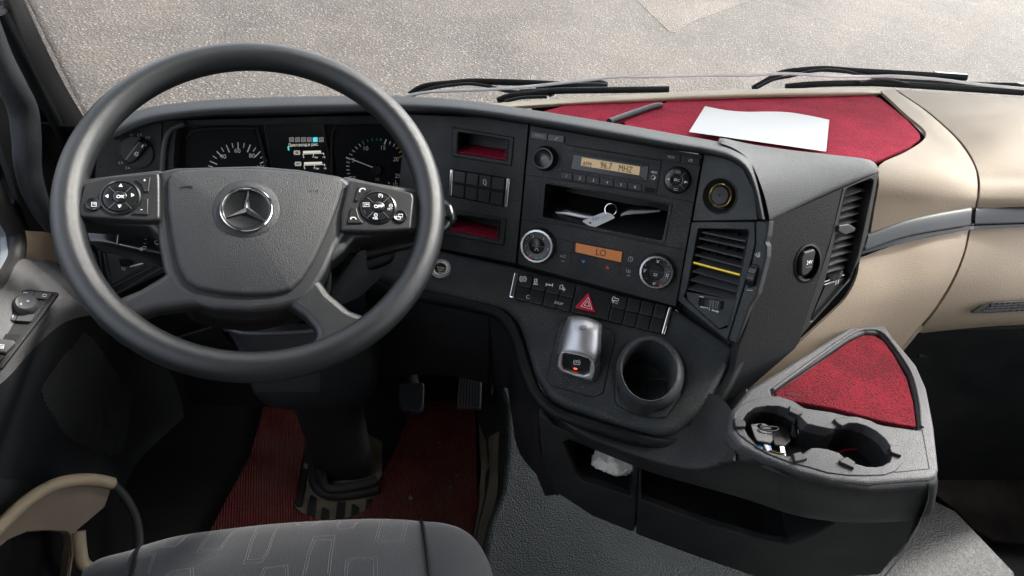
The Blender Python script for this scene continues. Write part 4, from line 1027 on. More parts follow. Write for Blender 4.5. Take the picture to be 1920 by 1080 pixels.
for n_, bx, by in (('1', 905, 355), ('2', 912, 426)):
    plate('pressure_bar', CB(bx, by - 7, bx + 113, by - 10, bx + 115, by + 3, bx + 1, by + 8), DS, 0.0003, M_scrw, sdp, bev=0, h=0.0006)
    strokes('pressure_scale', [CB(bx, by + 10, bx + 2, by + 25), CB(bx + 66, by + 8, bx + 67, by + 22), CB(bx + 130, by + 4, bx + 132, by + 18), CB(bx, by + 12, bx + 132, by + 7)], 1.0, DS, M_scrw, sdp, h=0.0006)
    for s, dx in (('0', 4), ('7 bar', 78), ('14', 132)): text('lettering', s, DS, *CB(bx + dx, by + 32)[0], 3.4, M_scrw, sdp, h=0.0006)
    cx, cy = CB(bx - 38, by + 3)[0]
    strokes('icon_mark', [circ(cx, cy, 3.6, n=14) + [circ(cx, cy, 3.6, n=14)[0]], circ(cx, cy, 5.6, n=6, a0=130, a1=230), circ(cx, cy, 5.6, n=6, a0=-50, a1=50)], 0.9, DS, M_scrw, sdp, h=0.0006)
    text('lettering', n_, DS, cx, cy, 4.0, M_scrw, sdp, h=0.0006)
plate('cyan_mark', CB(807, 320, 816, 320, 820, 344, 810, 344), DS, 0.0003, M_scrc, sdp, bev=0, h=0.0006)

# ---- headlight switch
hs = thing('headlight_switch', CLP.pt(257, 285), 'round rotary headlight switch left of the gauges', 'headlight switch')
hcx, hcy = CA(510, 572)[0]
disc('switch_ring', hcx, hcy, 31, CLP, [(0.0, 0.0005), (0.88, 0.0005), (0.9, 0.0022), (0.96, 0.0022), (1.0, 0.0004)], M_gloss, hs, h=0.0)
rk = plate('rotary_grip', CA(520, 522, 545, 535, 552, 550, 505, 610, 482, 618, 464, 600), CLP, 0.010, M_gloss, hs, bev=0.003, r=0.003, h=0.014, seg=4)
strokes('pointer_mark', [CA(532, 552, 538, 543)], 2.2, CLP, M_white, rk, h=0.0142)
strokes('symbol', [circ(*CA(512, 577)[0], 2.4, n=12) + [circ(*CA(512, 577)[0], 2.4, n=12)[0]]] + [[(256 + math.cos(a) * 3.4, 288.5 - math.sin(a) * 3.4), (256 + math.cos(a) * 4.8, 288.5 - math.sin(a) * 4.8)] for a in [k * 0.785 for k in range(8)]], 0.8, CLP, M_white, rk, h=0.0142)
text('lettering', '0', CLP, *CA(493, 507)[0], 5.0, M_dim, hs, h=0.0002)
for x, y in ((524, 507), (554, 517), (453, 610), (480, 629)):
    strokes('symbol', [circ(*CA(x - 3, y)[0], 2.2, n=10, a0=90, a1=270)] + [CA(x + 1, y - 5 + k * 4, x + 8, y - 6 + k * 4) for k in range(3)], 0.8, CLP, M_dim, hs, h=0.0002)

# ------------------------------------------------------------------ lower console
lowpx = [(700, 452), (815, 465), (968, 497.5), (1268, 577.5), (1292, 592), (1370, 642), (1383, 655), (1322, 770), (1272, 812), (1235, 816), (1150, 792), (1062, 762), (1030, 745), (1003, 702), (985, 640), (972, 600), (950, 580), (915, 570), (830, 553), (700, 520)]
plate('lower_console', lowpx, LP, 0.020, M_console, db, bev=0.010, r=[0, 0, 0, 0, .01, .01, .01, .015, .02, .02, .02, .02, .03, .03, .03, .03, .03, .02, 0, 0], seg=6, holes=[circ(1217, 703, 60, 66, n=40, tilt=0)])
sweep('console_side_edge', [LP.pt(x, y, -0.014) for x, y in ((1392, 660), (1330, 780), (1275, 828), (1230, 832), (1140, 808), (1050, 778), (1010, 745), (988, 700), (968, 635), (945, 596), (905, 578), (830, 562), (760, 550))], (0.010, 0.012), M_side, db, n=5, up=LP.n)
# start button
sbt = thing('start_button', LP.pt(826, 504), 'round silver ringed engine start and stop button right of the steering wheel', 'start button')
disc('button_ring', 826.5, 504.5, 20.5, LP, [(0, 0.001), (0.55, 0.001), (0.62, 0.0035), (0.72, 0.004), (0.78, 0.002), (0.84, 0.002), (0.90, 0.0036), (0.96, 0.003), (1.0, 0.0)], M_silver, sbt, seg=48)
disc('button_cap', 826.5, 504.5, 10.5, LP, [(0, 0.0038), (0.8, 0.0036), (1, 0.002)], M_gloss, sbt, seg=32)
disc('brass_ring', 826.5, 504.5, 14, LP, [(0.75, 0.0025), (0.8, 0.0036), (1, 0.0034)], M_brass, sbt, seg=40)
text('lettering', 'ENGINE', LP, 826.5, 502, 2.6, M_white, sbt, h=0.004, rot=ROT); text('lettering', 'START', LP, 826.5, 506.5, 2.6, M_white, sbt, h=0.004, rot=ROT); text('lettering', 'STOP', LP, 826, 511, 2.4, M_white, sbt, h=0.004, rot=ROT)
# hazard switch strip
strip_q = CD(432, 207, 1322, 405, 1278, 562, 402, 350)
hz, hb = bank('hazard_switch_strip', LP.pt(*strip_q[3]), 'long strip of black switches with red hazard triangle between chrome end caps', strip_q, 9, 2, LP,
              [.038, .125, .215, .305, .395, .635, .725, .81, .895, .975], 0.0045, skip=((4, 0), (4, 1)))
plate('hazard_key', [tuple(hb(s, t)) for s, t in ((.398, .01), (.632, .01), (.632, .99), (.398, .99))], LP, 0.009, M_key, hz, bev=0.0014, r=0.001, h=0.0045)
plate('chrome_cap', [tuple(hb(s, t)) for s, t in ((0, 0), (.03, 0), (.03, 1), (0, 1))], LP, 0.008, M_chrome, hz, bev=0.002, r=0.002, h=0.0055)
plate('chrome_cap', [tuple(hb(s, t)) for s, t in ((.978, 0), (1.003, 0), (1.003, 1), (.978, 1))], LP, 0.008, M_chrome, hz, bev=0.002, r=0.002, h=0.0055)
hzb = plate('hazard_button', CD(852, 322, 890, 438, 772, 408), LP, 0.006, M_redbtn, hz, bev=0.0015, r=0.0022, h=0.0085, seg=4)
strokes('triangle_mark', [CD(850, 352, 870, 420, 808, 403, 850, 352), CD(846, 372, 856, 405, 826, 397, 846, 372)], 1.7, LP, M_white, hzb, h=0.0087)
def ic_(*l, w=1.2): strokes('symbol', list(l), w, LP, M_white, hz, h=0.0047)
cx, cy = CD(482, 249)[0]
ic_(circ(cx, cy, 4.2, n=14) + [circ(cx, cy, 4.2, n=14)[0]], circ(cx, cy, 6.4, n=6, a0=120, a1=240), circ(cx, cy, 6.4, n=6, a0=-60, a1=60), circ(cx, cy, 1.8, n=8))
ic_(CD(548, 250, 560, 250, 560, 268, 548, 268, 548, 250), CD(540, 276, 566, 280), w=2.2)
ic_(CD(614, 272, 612, 290), CD(613, 281, 648, 284), CD(649, 275, 647, 293), CD(628, 278, 634, 288), w=1.7)
ic_(CD(690, 308, 690, 288, 698, 283, 706, 285, 706, 306, 690, 304), CD(712, 296, 712, 318), CD(704, 308, 722, 308), w=1.4)
text('lettering', 'STOP', LP, *CD(683, 386)[0], 4.6, M_white, hz, h=0.0047, rot=(1, .2), bold=0.015)
ic_(CD(985, 366, 985, 354, 992, 350, 1000, 352, 1000, 362), CD(980, 368, 1016, 374), CD(1004, 358, 1020, 362, 1018, 372), circ(*CD(990, 378)[0], 1.6, n=8), w=1.3)
text('lettering', 'OFF', LP, *CD(1008, 386)[0], 2.6, M_white, hz, h=0.0047, rot=(1, .2))
ic_(circ(*CD(512, 350)[0], 3.4, n=10, a0=30, a1=330), w=0.9)
# parking brake
pb = thing('parking_brake', LP.pt(1085, 690), 'satin silver parking brake lever with a red lamp and P symbols', 'parking brake')
bpx = CQ(290, 92, 700, 180, 745, 215, 750, 290, 640, 770, 560, 805, 480, 790, 160, 700, 125, 640, 130, 590, 240, 130)
plate('base_plate', bpx, LP, 0.004, M_console, pb, bev=0.001, r=0.006, h=0.0008)
strokes('base_groove', [bpx + [bpx[0]]], 1.1, LP, M_deep, pb, h=0.0003, t=0.0006)
def bq(x, y, h): return LP.pt(*CQ(x, y)[0], h)
TOPH = 0.050
lev_rows = [
    [bq(345, 78, .030), bq(335, 68, .037), bq(370, 62, .042), bq(470, 68, .046), bq(560, 95, .042), bq(606, 120, .037), bq(612, 140, .028)],
    [bq(322, 110, .030), bq(330, 95, .044), bq(375, 92, .050), bq(470, 100, .054), bq(560, 125, .050), bq(612, 150, .044), bq(616, 180, .028)],
    [bq(290, 190, .026), bq(298, 170, .044), bq(350, 165, .054), bq(450, 175, .058), bq(550, 200, .054), bq(608, 215, .044), bq(612, 245, .024)],
    [bq(262, 270, .020), bq(268, 250, .040), bq(320, 255, .050), bq(430, 275, .055), bq(540, 300, .050), bq(606, 310, .040), bq(610, 340, .020)],
    [bq(248, 350, .014), bq(250, 340, .036), bq(300, 350, .046), bq(420, 372, .050), bq(535, 405, .046), bq(602, 400, .036), bq(607, 430, .016)],
    [bq(232, 420, .008), bq(238, 400, .034), bq(290, 384, .043), bq(410, 402, .047), bq(528, 440, .043), bq(575, 490, .034), bq(604, 500, .010)],
]
loft('lever_shell', lev_rows, M_silver, pb, nu=4, nv=4, t=0.002, ang=60)
# front frame of the lever
LF = Plane.tri(*[(*p, (bq_ - EYE).dot(Vector(CM.col[2]))) for p, bq_ in ((CQ(232, 420)[0], bq(232, 420, .034)), (CQ(585, 500)[0], bq(585, 500, .034)), (CQ(400, 630)[0], bq(400, 630, .014)))])
fo = CQ(250, 385, 300, 380, 420, 402, 530, 440, 568, 480, 572, 560, 548, 655, 500, 655, 380, 625, 250, 575, 215, 530, 225, 450)
fi = CQ(285, 408, 330, 405, 450, 432, 505, 455, 522, 490, 510, 590, 470, 606, 380, 588, 285, 552, 262, 520, 270, 440)
plate('lever_frame', fo, LF, 0.014, M_silver, pb, holes=[fi], bev=0.0030, r=0.004, hr=0.004, h=0.0, seg=5)
loft('lever_side', [[bq(612, 150, .030), bq(612, 200, .010), bq(612, 250, .002)], [bq(610, 340, .020), bq(612, 370, .010), bq(610, 400, .002)], [bq(606, 480, .016), bq(610, 530, .008), bq(606, 570, .002)], [bq(560, 560, .020), bq(575, 610, .008), bq(580, 640, .002)], [bq(530, 655, .012), bq(545, 662, .006), bq(548, 668, .002)]], M_silver, pb, nu=3, nv=4, t=0.001)
lr = plate('recessed_button', fi, LF, 0.004, M_gloss, pb, bev=0.0008, r=0.003, h=-0.006)
def psym(pl, x, y, r, m, par, h):
    strokes('symbol', [circ(x, y, r * .62, n=16) + [circ(x, y, r * .62, n=16)[0]], circ(x, y, r, n=8, a0=128, a1=232), circ(x, y, r, n=8, a0=-52, a1=52)], 0.9, pl, m, par, h=h)
    text('lettering', 'P', pl, x, y, r * .75, m, par, h=h, rot=(1, .12))
psym(LF, *CQ(401, 489)[0], 6.3, M_white, lr, -0.0058)
plate('red_lamp', CQ(370, 538, 404, 543, 403, 557, 372, 551), LF, 0.0006, M_led, lr, bev=0, r=0.001, h=-0.0054)
TP = Plane(bq(450, 170, .0585), (bq(410, 402, .047) - bq(470, 100, .054)).cross(bq(550, 200, .054) - bq(350, 165, .054)), LP.u)
psym(TP, *CQ(457, 168)[0], 6.0, M_grey, pb, 0.0008)
# cup holder
ch = thing('cup_holder', LP.pt(1217, 790), 'empty round black cup holder beside the parking brake lever', 'cup holder')
CAX = (Vector((0, -0.10, 1.0)) * 0.72 + LP.n * 0.5).normalized()
c_in = P(*CQ(1070, 555)[0], 1.015)
CUPP = Plane(c_in, CAX, (1, 0, 0))
rx_ = 50 * 1.015 / FPX * 1.04
inner = [(x, y) for x, y in circ(*CQ(1068, 562)[0], 50.5, 56.5, n=48, tilt=-8)]
outer = [(x, y) for x, y in circ(*CQ(1068, 560)[0], 60.5, 66, n=48, tilt=-8)]
def ringp(pxs, pl, h): return [pl.pt(x, y, h) for x, y in pxs]
def rings(name, rl, mat, par, ang=45):
    """Closed rings of 3D points skinned one to the next."""
    n = len(rl[0]); verts = [p for r in rl for p in r]; faces = []
    for i in range(len(rl) - 1):
        for k in range(n):
            j = (k + 1) % n
            faces.append([i * n + k, i * n + j, (i + 1) * n + j, (i + 1) * n + k])
    if (rl[-1][0] - rl[-1][n // 2]).length < 0.002: pass
    return mesh_obj(name, verts, faces, mat, par, ang=ang)
RI = ringp(inner, CUPP, 0); RO = ringp(outer, CUPP, -0.006)
ctr = sum(RI, Vector()) / len(RI); cto = sum(RO, Vector()) / len(RO)
RM = [a.lerp(b, .4) + CAX * 0.004 for a, b in zip(RI, RO)]
RM0 = [a.lerp(b, .12) + CAX * 0.002 for a, b in zip(RI, RO)]; RM2 = [a.lerp(b, .8) + CAX * 0.001 for a, b in zip(RI, RO)]
base = [LP.pt(*q_, -0.004) for q_ in circ(*CQ(1075, 595)[0], 65, 71, n=48, tilt=-8)]
down = -(CAX + LP.n * 0.5).normalized()
R1 = [p + down * 0.032 + (ctr - p) * 0.04 for p in RI]; R2 = [p + down * 0.060 + (ctr - p) * 0.10 for p in RI]; cb = ctr + down * 0.062
R3 = [p.lerp(cb, .25) for p in [q_ + down * 0.002 for q_ in R2]]; R4 = [p.lerp(cb, .72) for p in R3]; R5 = [p.lerp(cb, .8) - down * 0.002 for p in R3]; R6 = [cb + (p - cb) * 0.01 for p in R4]
rings('cup_wall', [RM0, RI, R1, R2, R3, R4, R5, R6], M_console, ch)
rings('rim', [base, [a.lerp(b, .5) for a, b in zip(base, RO)], RO, RM2, RM, RM0], M_console, ch, ang=70)
# apron below the cup
ap = CQ(752, 600, 745, 700, 750, 830, 770, 880, 900, 955, 1080, 995, 1210, 1000, 1235, 985, 1360, 800, 1365, 640)
plate('apron', ap, LP, 0.005, M_console, ch, bev=0.004, r=0.006, h=0.0015, seg=4, holes=[circ(1217, 703, 61, 67, n=40)])
strokes('apron_groove', [ap], 1.2, LP, M_deep, ch, h=0.0004, t=0.0005)

# ------------------------------------------------------------------ vents and lighter socket on the right of the fascia
plate('corner_panel', CE(271, 25, 400, 47, 470, 100, 525, 215, 541, 356, 212, 362), VP_, 0.012, M_console, db, bev=0.001, r=[0, .01, .01, .01, 0, 0], holes=[circ(*CE(348, 235)[0], 31, 31, n=36)])
ls = thing('lighter_socket', VP_.pt(1349, 367), 'round lighter socket with a thin brass ring beside the radio', 'lighter socket')
lx, ly = CE(350, 235)[0]
disc('recess', lx, ly, 33.5, VP_, [(1.02, 0.0016), (0.98, 0.0018), (0.94, 0.0005), (0.72, -0.008), (0.0, -0.009)], M_black, ls, seg=48)
disc('brass_ring', *CE(358, 233)[0], 23.5, VP_, [(0.78, -0.002), (0.80, 0.0045), (0.88, 0.006), (0.96, 0.005), (1.0, -0.006)], M_brass, ls, seg=48)
disc('socket_cap', *CE(356, 234)[0], 19, VP_, [(0.0, 0.002), (0.10, 0.002), (0.11, 0.004), (0.85, 0.0045), (1, 0.001)], M_black, ls, seg=40)
cv = thing('air_vent', VP_.pt(1330, 620), 'tall slatted air vent facing the driver, with one yellow slat', 'air vent')
vo = CE(240, 400, 490, 407, 498, 420, 440, 705, 395, 890, 385, 905, 345, 912, 190, 772, 168, 745, 185, 700)
plate('vent_panel', CE(207, 368, 528, 368, 528, 480, 500, 600, 388, 968, 136, 766), VP_, 0.016, M_console, cv, bev=0.0015, r=0.002, holes=[vo], hr=0.003)
pocket('vent_box', vo, VP_, 0.045, M_deep, cv, r=0.003, h=-0.001, t=0.001)
lou = [((262, 416), (482, 462)), ((245, 446), (478, 496)), ((235, 488), (468, 546)), ((225, 530), (462, 592)), ((220, 574), (455, 636)), ((212, 614), (448, 680)), ((202, 658), (436, 718)), ((188, 702), (424, 758))]
for k, ((x0, y0), (x1, y1)) in enumerate(lou):
    a, b = VP_.pt(*CE(x0, y0)[0], -0.004), VP_.pt(*CE(x1, y1)[0], -0.004)
    bk_ = -VP_.n * 0.026 + VP_.v * (0.006 if k < 4 else 0.014) * 1.0
    sl = loft('slat', [[a, a.lerp(b, .5) + VP_.n * 0.0008, b], [a + bk_ * .5, a.lerp(b, .5) + bk_ * .5, b + bk_ * .5], [a + bk_, a.lerp(b, .5) + bk_, b + bk_]], M_slat, cv, nu=2, nv=2, t=0.0022)
    if k == 4:
        sweep('yellow_edge', [a + VP_.n * 0.001, a.lerp(b, .5) + VP_.n * 0.002, b + VP_.n * 0.001], (0.0016, 0.0020), M_gold, sl, n=4, seg=10)
        sl['label'] = 'slat with yellow front edge'
for x in (300, 350, 400, 450):
    a, b = VP_.pt(*CE(x, 395)[0], -0.022), VP_.pt(*CE(x - 10, 560)[0], -0.022)
    sweep('inner_blade', [a, b], (0.0006, 0.005), M_deep, cv, n=1, seg=6, up=VP_.n)
lowpl = CE(178, 720, 428, 765, 395, 888, 345, 908, 190, 770)
plate('vent_apron', lowpl, VP_, 0.003, M_console, cv, bev=0.0006, r=0.001, h=-0.004)
def wheelet(name, a, b, r, mat, par, nrm, w=0.004):
    """Ribbed thumb wheel: axis along a-b's perpendicular."""
    A, B = a, b; c = (A + B) / 2; ax_ = (B - A).normalized()
    sd = ax_.cross(nrm).normalized(); L_ = (B - A).length / 2
    pts_ = []; verts = []; faces = []; n = 36
    for i in range(n + 1):
        t = math.pi * i / n
        rr_ = 1 + 0.03 * (i % 2)
        p = c - ax_ * math.cos(t) * L_ * rr_ + nrm * math.sin(t) * r * rr_
        verts += [p - sd * w, p + sd * w]
    for i in range(n): faces.append([2 * i, 2 * i + 2, 2 * i + 3, 2 * i + 1])
    faces.append([2 * i for i in range(n + 1)]); faces.append([2 * i + 1 for i in range(n + 1)][::-1])
    return mesh_obj(name, verts, faces, mat, par, ang=20)
wheelet('thumb_wheel', VP_.pt(*CE(246, 765)[0], -0.004), VP_.pt(*CE(368, 790)[0], -0.004), 0.008, M_gloss, cv, VP_.n, 0.0058)
strokes('symbol', [CE(248, 745, 246, 768), CE(246, 745, 268, 748), CE(252, 797, 290, 803), CE(298, 800, 297, 814), CE(310, 815, 344, 821), CE(310, 815, 318, 810), CE(344, 821, 336, 826)], 1.5, VP_, M_white, cv, h=-0.0035)
# narrow strip with its wheel at the edge of the console
strip2 = CE(531, 366, 603, 358, 592, 440, 580, 470, 590, 490, 588, 545, 540, 735, 500, 800, 437, 988, 390, 968, 505, 600, 531, 480)
plate('edge_strip', strip2, VP_, 0.016, M_console, db, bev=0.003, r=0.003, h=0.001, seg=4)
tw = thing('vent_thumb_wheel', VP_.pt(1412, 520), 'ribbed thumb wheel on the console edge beside the yellow slatted vent', 'thumb wheel')
plate('wheel_slot', CE(518, 580, 545, 582, 548, 610, 535, 690, 495, 705, 488, 690, 500, 610), VP_, 0.003, M_deep, tw, bev=0.0006, r=0.003, h=0.0016)
wheelet('thumb_wheel', VP_.pt(*CE(532, 588)[0], 0.001), VP_.pt(*CE(505, 690)[0], 0.001), 0.010, M_gloss, tw, VP_.n, 0.0048)
strokes('symbol', [CE(527, 530, 545, 548), CE(535, 524, 547, 546), CE(545, 520, 550, 545), CE(553, 520, 552, 545), CE(486, 712, 515, 714)], 1.2, VP_, M_dim, tw, h=0.0013)
# 24 V socket on the side wall
s24 = thing('power_socket', SP.pt(1516, 520), 'black 24V power socket flap on the leather grained side wall', 'power socket')
ox, oy = 1515, 494
def ell(cx, cy, a, b, n=36, tilt=14): return circ(cx, cy, a, b, n=n, tilt=tilt)
rings('recess', [[SP.pt(x, y, 0.001) for x, y in ell(ox, oy, 25, 38)], [SP.pt(x, y, 0.002) for x, y in ell(ox, oy, 22, 34)], [SP.pt(x, y, -0.006) for x, y in ell(ox, oy - 1, 18, 30)], [SP.pt(x, y, -0.012) for x, y in ell(ox, oy, 15, 26)], [SP.pt(x, y, -0.012) for x, y in ell(ox, oy, 0.2, 0.2)]], M_side, s24)
plate('flap', CE(780, 520, 832, 505, 838, 520, 820, 610, 790, 640, 768, 645, 762, 630, 765, 550), SP, 0.010, M_black, s24, bev=0.003, r=0.004, h=0.006, seg=4)
text('lettering', '24V', SP, *CE(803, 574)[0], 7.2, M_white, s24, h=0.0062, rot=(1, -.14), bold=0.02)
text('lettering', 'MAX.15 A', SP, *CE(800, 597)[0], 2.8, M_dim, s24, h=0.0062, rot=(1, -.14))
# side vent towards the passenger
SV = Plane.tri((1581, 349, SP.d(1581, 349) - .001), (1646, 322, SP.d(1646, 322) + 0.002), (1505, 630, SP.d(1505, 630)))
sv = thing('air_vent', SV.pt(1560, 610), 'tall slatted side vent facing the passenger seat behind the power socket', 'air vent')
svo = CE(975, 195, 1145, 118, 1153, 140, 1100, 430, 1060, 560, 990, 680, 760, 950, 750, 950, 800, 800, 900, 500)
svh = CE(985, 215, 1000, 190, 1110, 150, 1128, 158, 1125, 185, 1050, 540, 1010, 655, 965, 705, 820, 870, 806, 870, 815, 840, 880, 680, 940, 420)
plate('vent_surround', svo, SV, 0.014, M_black, sv, bev=0.002, r=0.003, holes=[svh], hr=0.004)
pocket('vent_box', svh, SV, 0.05, M_deep, sv, r=0.004, h=-0.001)
for k in range(11):
    x0, y0 = 985 - k * 9.5, 235 + k * 39; x1, y1 = 1088 - k * 8.5, 202 + k * 39
    a, b = SV.pt(*CE(x0, y0)[0], -0.004), SV.pt(*CE(x1, y1)[0], -0.012)
    bk_ = -SV.n * 0.022 + SV.v * 0.008
    loft('slat', [[a, a.lerp(b, .5), b], [a + bk_ * .5, a.lerp(b, .5) + bk_ * .5, b + bk_ * .5], [a + bk_, a.lerp(b, .5) + bk_, b + bk_]], M_slat, sv, nu=2, nv=2, t=0.0018)
plate('slat_tab', CE(955, 385, 1005, 378, 1038, 398, 1035, 415, 985, 435, 950, 415), SV, 0.006, M_pad, sv, bev=0.0015, r=0.002, h=0.004)
wheelet('thumb_wheel', SV.pt(*CE(890, 655)[0], -0.004), SV.pt(*CE(965, 620)[0], -0.004), 0.007, M_gloss, sv, SV.n, 0.005)
strokes('symbol', [CE(880, 670, 978, 636), CE(880, 684, 930, 668), CE(940, 664, 936, 684), CE(952, 658, 948, 680)], 1.4, SV, M_white, sv, h=-0.0005)
plate('vent_apron', CE(885, 690, 985, 650, 1000, 665, 820, 868, 808, 866), SV, 0.003, M_black, sv, bev=0.0006, h=-0.006)
# ------------------------------------------------------------------ tray unit and storage console
ZT = EYE.z - 0.690                                     # top of the tray
TR = Plane((0, 0, ZT), (0, 0, 1), (1, 0, 0))
tc_ = thing('storage_console', PZ(1400, 1000, 0.20), 'black storage console with open bins under a grey cup tray', 'storage console')
trayo = [(1630, 592), (1650, 596), (1676, 632), (1720, 685), (1739, 728), (1753, 800), (1762, 880), (1757, 893), (1744, 898), (1628, 907), (1560, 900), (1500, 885), (1431, 858), (1388, 836), (1366, 806), (1372, 768), (1402, 730), (1512, 661), (1605, 603)]
cupsh = CR_(130, 250, 165, 190, 250, 130, 380, 110, 500, 115, 600, 150, 700, 210, 790, 300, 830, 305, 930, 330, 1040, 350, 1075, 345, 1115, 305, 1210, 290, 1300, 290, 1400, 320, 1500, 375, 1590, 450, 1650, 540, 1665, 610, 1640, 690, 1570, 735, 1490, 748, 1400, 745, 1290, 715, 1180, 660, 1110, 600, 1000, 565, 900, 550, 830, 550, 760, 600, 700, 640, 600, 637, 500, 620, 380, 590, 270, 530, 180, 430, 135, 340)
carp = CI(270, 368, 395, 285, 560, 170, 620, 140, 665, 142, 700, 165, 740, 220, 790, 310, 815, 400, 828, 500, 700, 478, 500, 425, 300, 392)
plate('tray_top', trayo, TR, 0.016, M_tray, tc_, bev=0.006, r=0.008, holes=[cupsh, CI(262, 362, 400, 270, 570, 155, 630, 128, 690, 135, 735, 190, 800, 290, 825, 390, 840, 508, 700, 488, 500, 436, 290, 404)], hr=[0.002, 0.006], seg=5)
cup_rim = CR_(20, 260, 40, 180, 100, 110, 200, 60, 330, 20, 480, 10, 640, 60, 760, 140, 1000, 200, 1200, 220, 1300, 225, 1440, 265, 1560, 330, 1680, 400, 1760, 510, 1785, 620, 1770, 700, 1700, 780, 1600, 820, 1400, 830, 1200, 825, 1000, 800, 800, 740, 600, 690, 400, 610, 200, 490, 80, 400)
plate('cup_insert', cup_rim, TR, 0.004, M_tray, tc_, bev=0.0012, r=0.006, holes=[cupsh], hr=0.002, h=0.0016)
pocket('cup_well', cupsh, TR, 0.046, M_black, tc_, r=0.002, h=-0.001, taper=0.003)
plate('carpet_recess', CI(255, 360, 400, 262, 570, 148, 635, 120, 695, 128, 742, 188, 806, 288, 832, 388, 846, 514, 700, 492, 500, 440, 285, 408), TR, 0.002, M_black, tc_, bev=0.0005, r=0.006, h=-0.010)
plate('carpet_inlay', carp, TR, 0.006, M_redtray, tc_, bev=0.002, r=0.006, h=-0.002)
strokes('slit', [CI(318, 372, 350, 375, 380, 382)], 2.0, TR, M_deep, tc_, h=-0.0018)
# lip round the carpet and groove at the right
strokes('tray_groove', [CI(850, 508, 878, 662, 740, 676)], 1.6, TR, M_deep, tc_, h=0.0002)
sweep('tray_lip', [TR.pt(x, y, 0.0) for x, y in CI(268, 355, 400, 258, 560, 145, 625, 120, 690, 130, 742, 188, 808, 290, 838, 400, 848, 500)], (0.0025, 0.0025), M_tray, tc_, n=5, up=(0, 0, 1))
for tabp in (CR_(40, 235, 60, 230, 150, 265, 160, 300, 150, 330, 50, 330, 35, 270), CR_(605, 105, 740, 175, 745, 190, 690, 210, 600, 170), CR_(1060, 250, 1080, 235, 1190, 225, 1215, 290, 1150, 320, 1110, 300),
             CR_(1640, 520, 1740, 512, 1765, 600, 1760, 630, 1650, 590, 1635, 545), CR_(640, 600, 720, 580, 800, 655, 660, 690), CR_(1120, 670, 1195, 632, 1285, 690, 1275, 758, 1125, 690)):
    tb_ = plate('grip_tab', tabp, TR, 0.007, M_tab, tc_, bev=0.0015, r=0.0015, h=0.006)
# keys and oddments in the left cup
TK = TR.off(-0.022)
kk = thing('car_keys', TK.pt(1450, 830), 'two black headed truck keys on a ring lying in the cup well', 'keys')
plate('key_head', CR_(195, 295, 350, 285, 430, 340, 440, 470, 400, 500, 270, 480, 240, 430), TK, 0.009, M_pad, kk, bev=0.002, r=0.004, h=0.006, holes=[circ(*CR_(300, 322)[0], 4, 3, n=10)])
plate('key_head', CR_(430, 300, 585, 300, 620, 420, 620, 470, 560, 525, 450, 520, 420, 430), TK, 0.009, M_black, kk, bev=0.002, r=0.004, h=-0.002, holes=[circ(*CR_(475, 345)[0], 4, 3, n=10)])
sweep('key_ring', [TK.pt(*p, 0.009) for p in CR_(300, 330, 340, 325, 420, 330, 475, 335, 490, 352, 460, 370, 400, 375, 330, 360, 295, 335)], 0.0011, M_black, kk, n=5)
disc('badge_mark', *CR_(330, 430)[0], 4, TK, [(0.8, 0.0062), (1, 0.0062)], M_dim, kk, seg=16)
plate('key_blade', CR_(505, 530, 550, 525, 570, 630, 520, 610), TK, 0.002, M_silver, kk, bev=0.0004, h=-0.002)
bt = thing('blue_tag', TK.pt(1420, 838), 'small blue and white plastic tag beside the truck keys', 'tag')
plate('tag_plate', CR_(225, 500, 260, 485, 310, 505, 350, 560, 320, 560), TK, 0.003, M_blue, bt, bev=0.0008, r=0.002, h=0.0)
plate('tag_plate', CR_(385, 520, 415, 520, 425, 575, 395, 560), TK, 0.003, M_blue, bt, bev=0.0008, r=0.002, h=0.0)
plate('white_strip', CR_(340, 505, 385, 508, 410, 570, 375, 582), TK, 0.003, M_paper, bt, bev=0.0006, r=0.001, h=0.003)
sweep('brass_chain', [TK.pt(*p, 0.003) for p in CR_(410, 575, 450, 590, 490, 600, 540, 605, 560, 615)], 0.0012, M_brass, bt, n=4, seg=8)
cdc = thing('black_card', TR.pt(1500, 810), 'bent black card with a white square sticker leaning in the cup well', 'card')
CDP = Plane(TR.pt(*CR_(760, 420)[0], -0.028), (0.15, -0.85, 0.55), (1, 0, 0))
plate('card_sheet', CR_(690, 210, 790, 300, 830, 308, 935, 288, 905, 385, 640, 445, 620, 400, 640, 320), CDP, 0.0015, M_gloss, cdc, bev=0.0003, h=0.0)
plate('white_sticker', CR_(695, 358, 750, 345, 762, 355, 760, 395, 705, 412, 695, 400), CDP, 0.0006, M_paper, cdc, bev=0.0001, r=0.001, h=0.001)
crg = thing('red_rubber_ring', TR.pt(1610, 870, -0.05), 'thin dark red rubber ring lying at the bottom of the empty cup well', 'rubber ring')
sweep('ring_band', [TR.pt(*p, -0.043) for p in CR_(1110, 600, 1180, 570, 1290, 560, 1380, 585, 1450, 640, 1495, 700, 1510, 750, 1440, 800, 1300, 820, 1180, 780, 1110, 700)], 0.0012, M_redp, crg, n=5, seg=8)
# body under the tray: front walls with bins
ZF = 0.20                                              # engine tunnel, 20 cm over the footwell floor
def band(name, pts, mat, par, t=0.01, **kw): return loft(name, pts, mat, par, t=t, **kw)
def dz(px, py, z): return PZ(px, py, z)
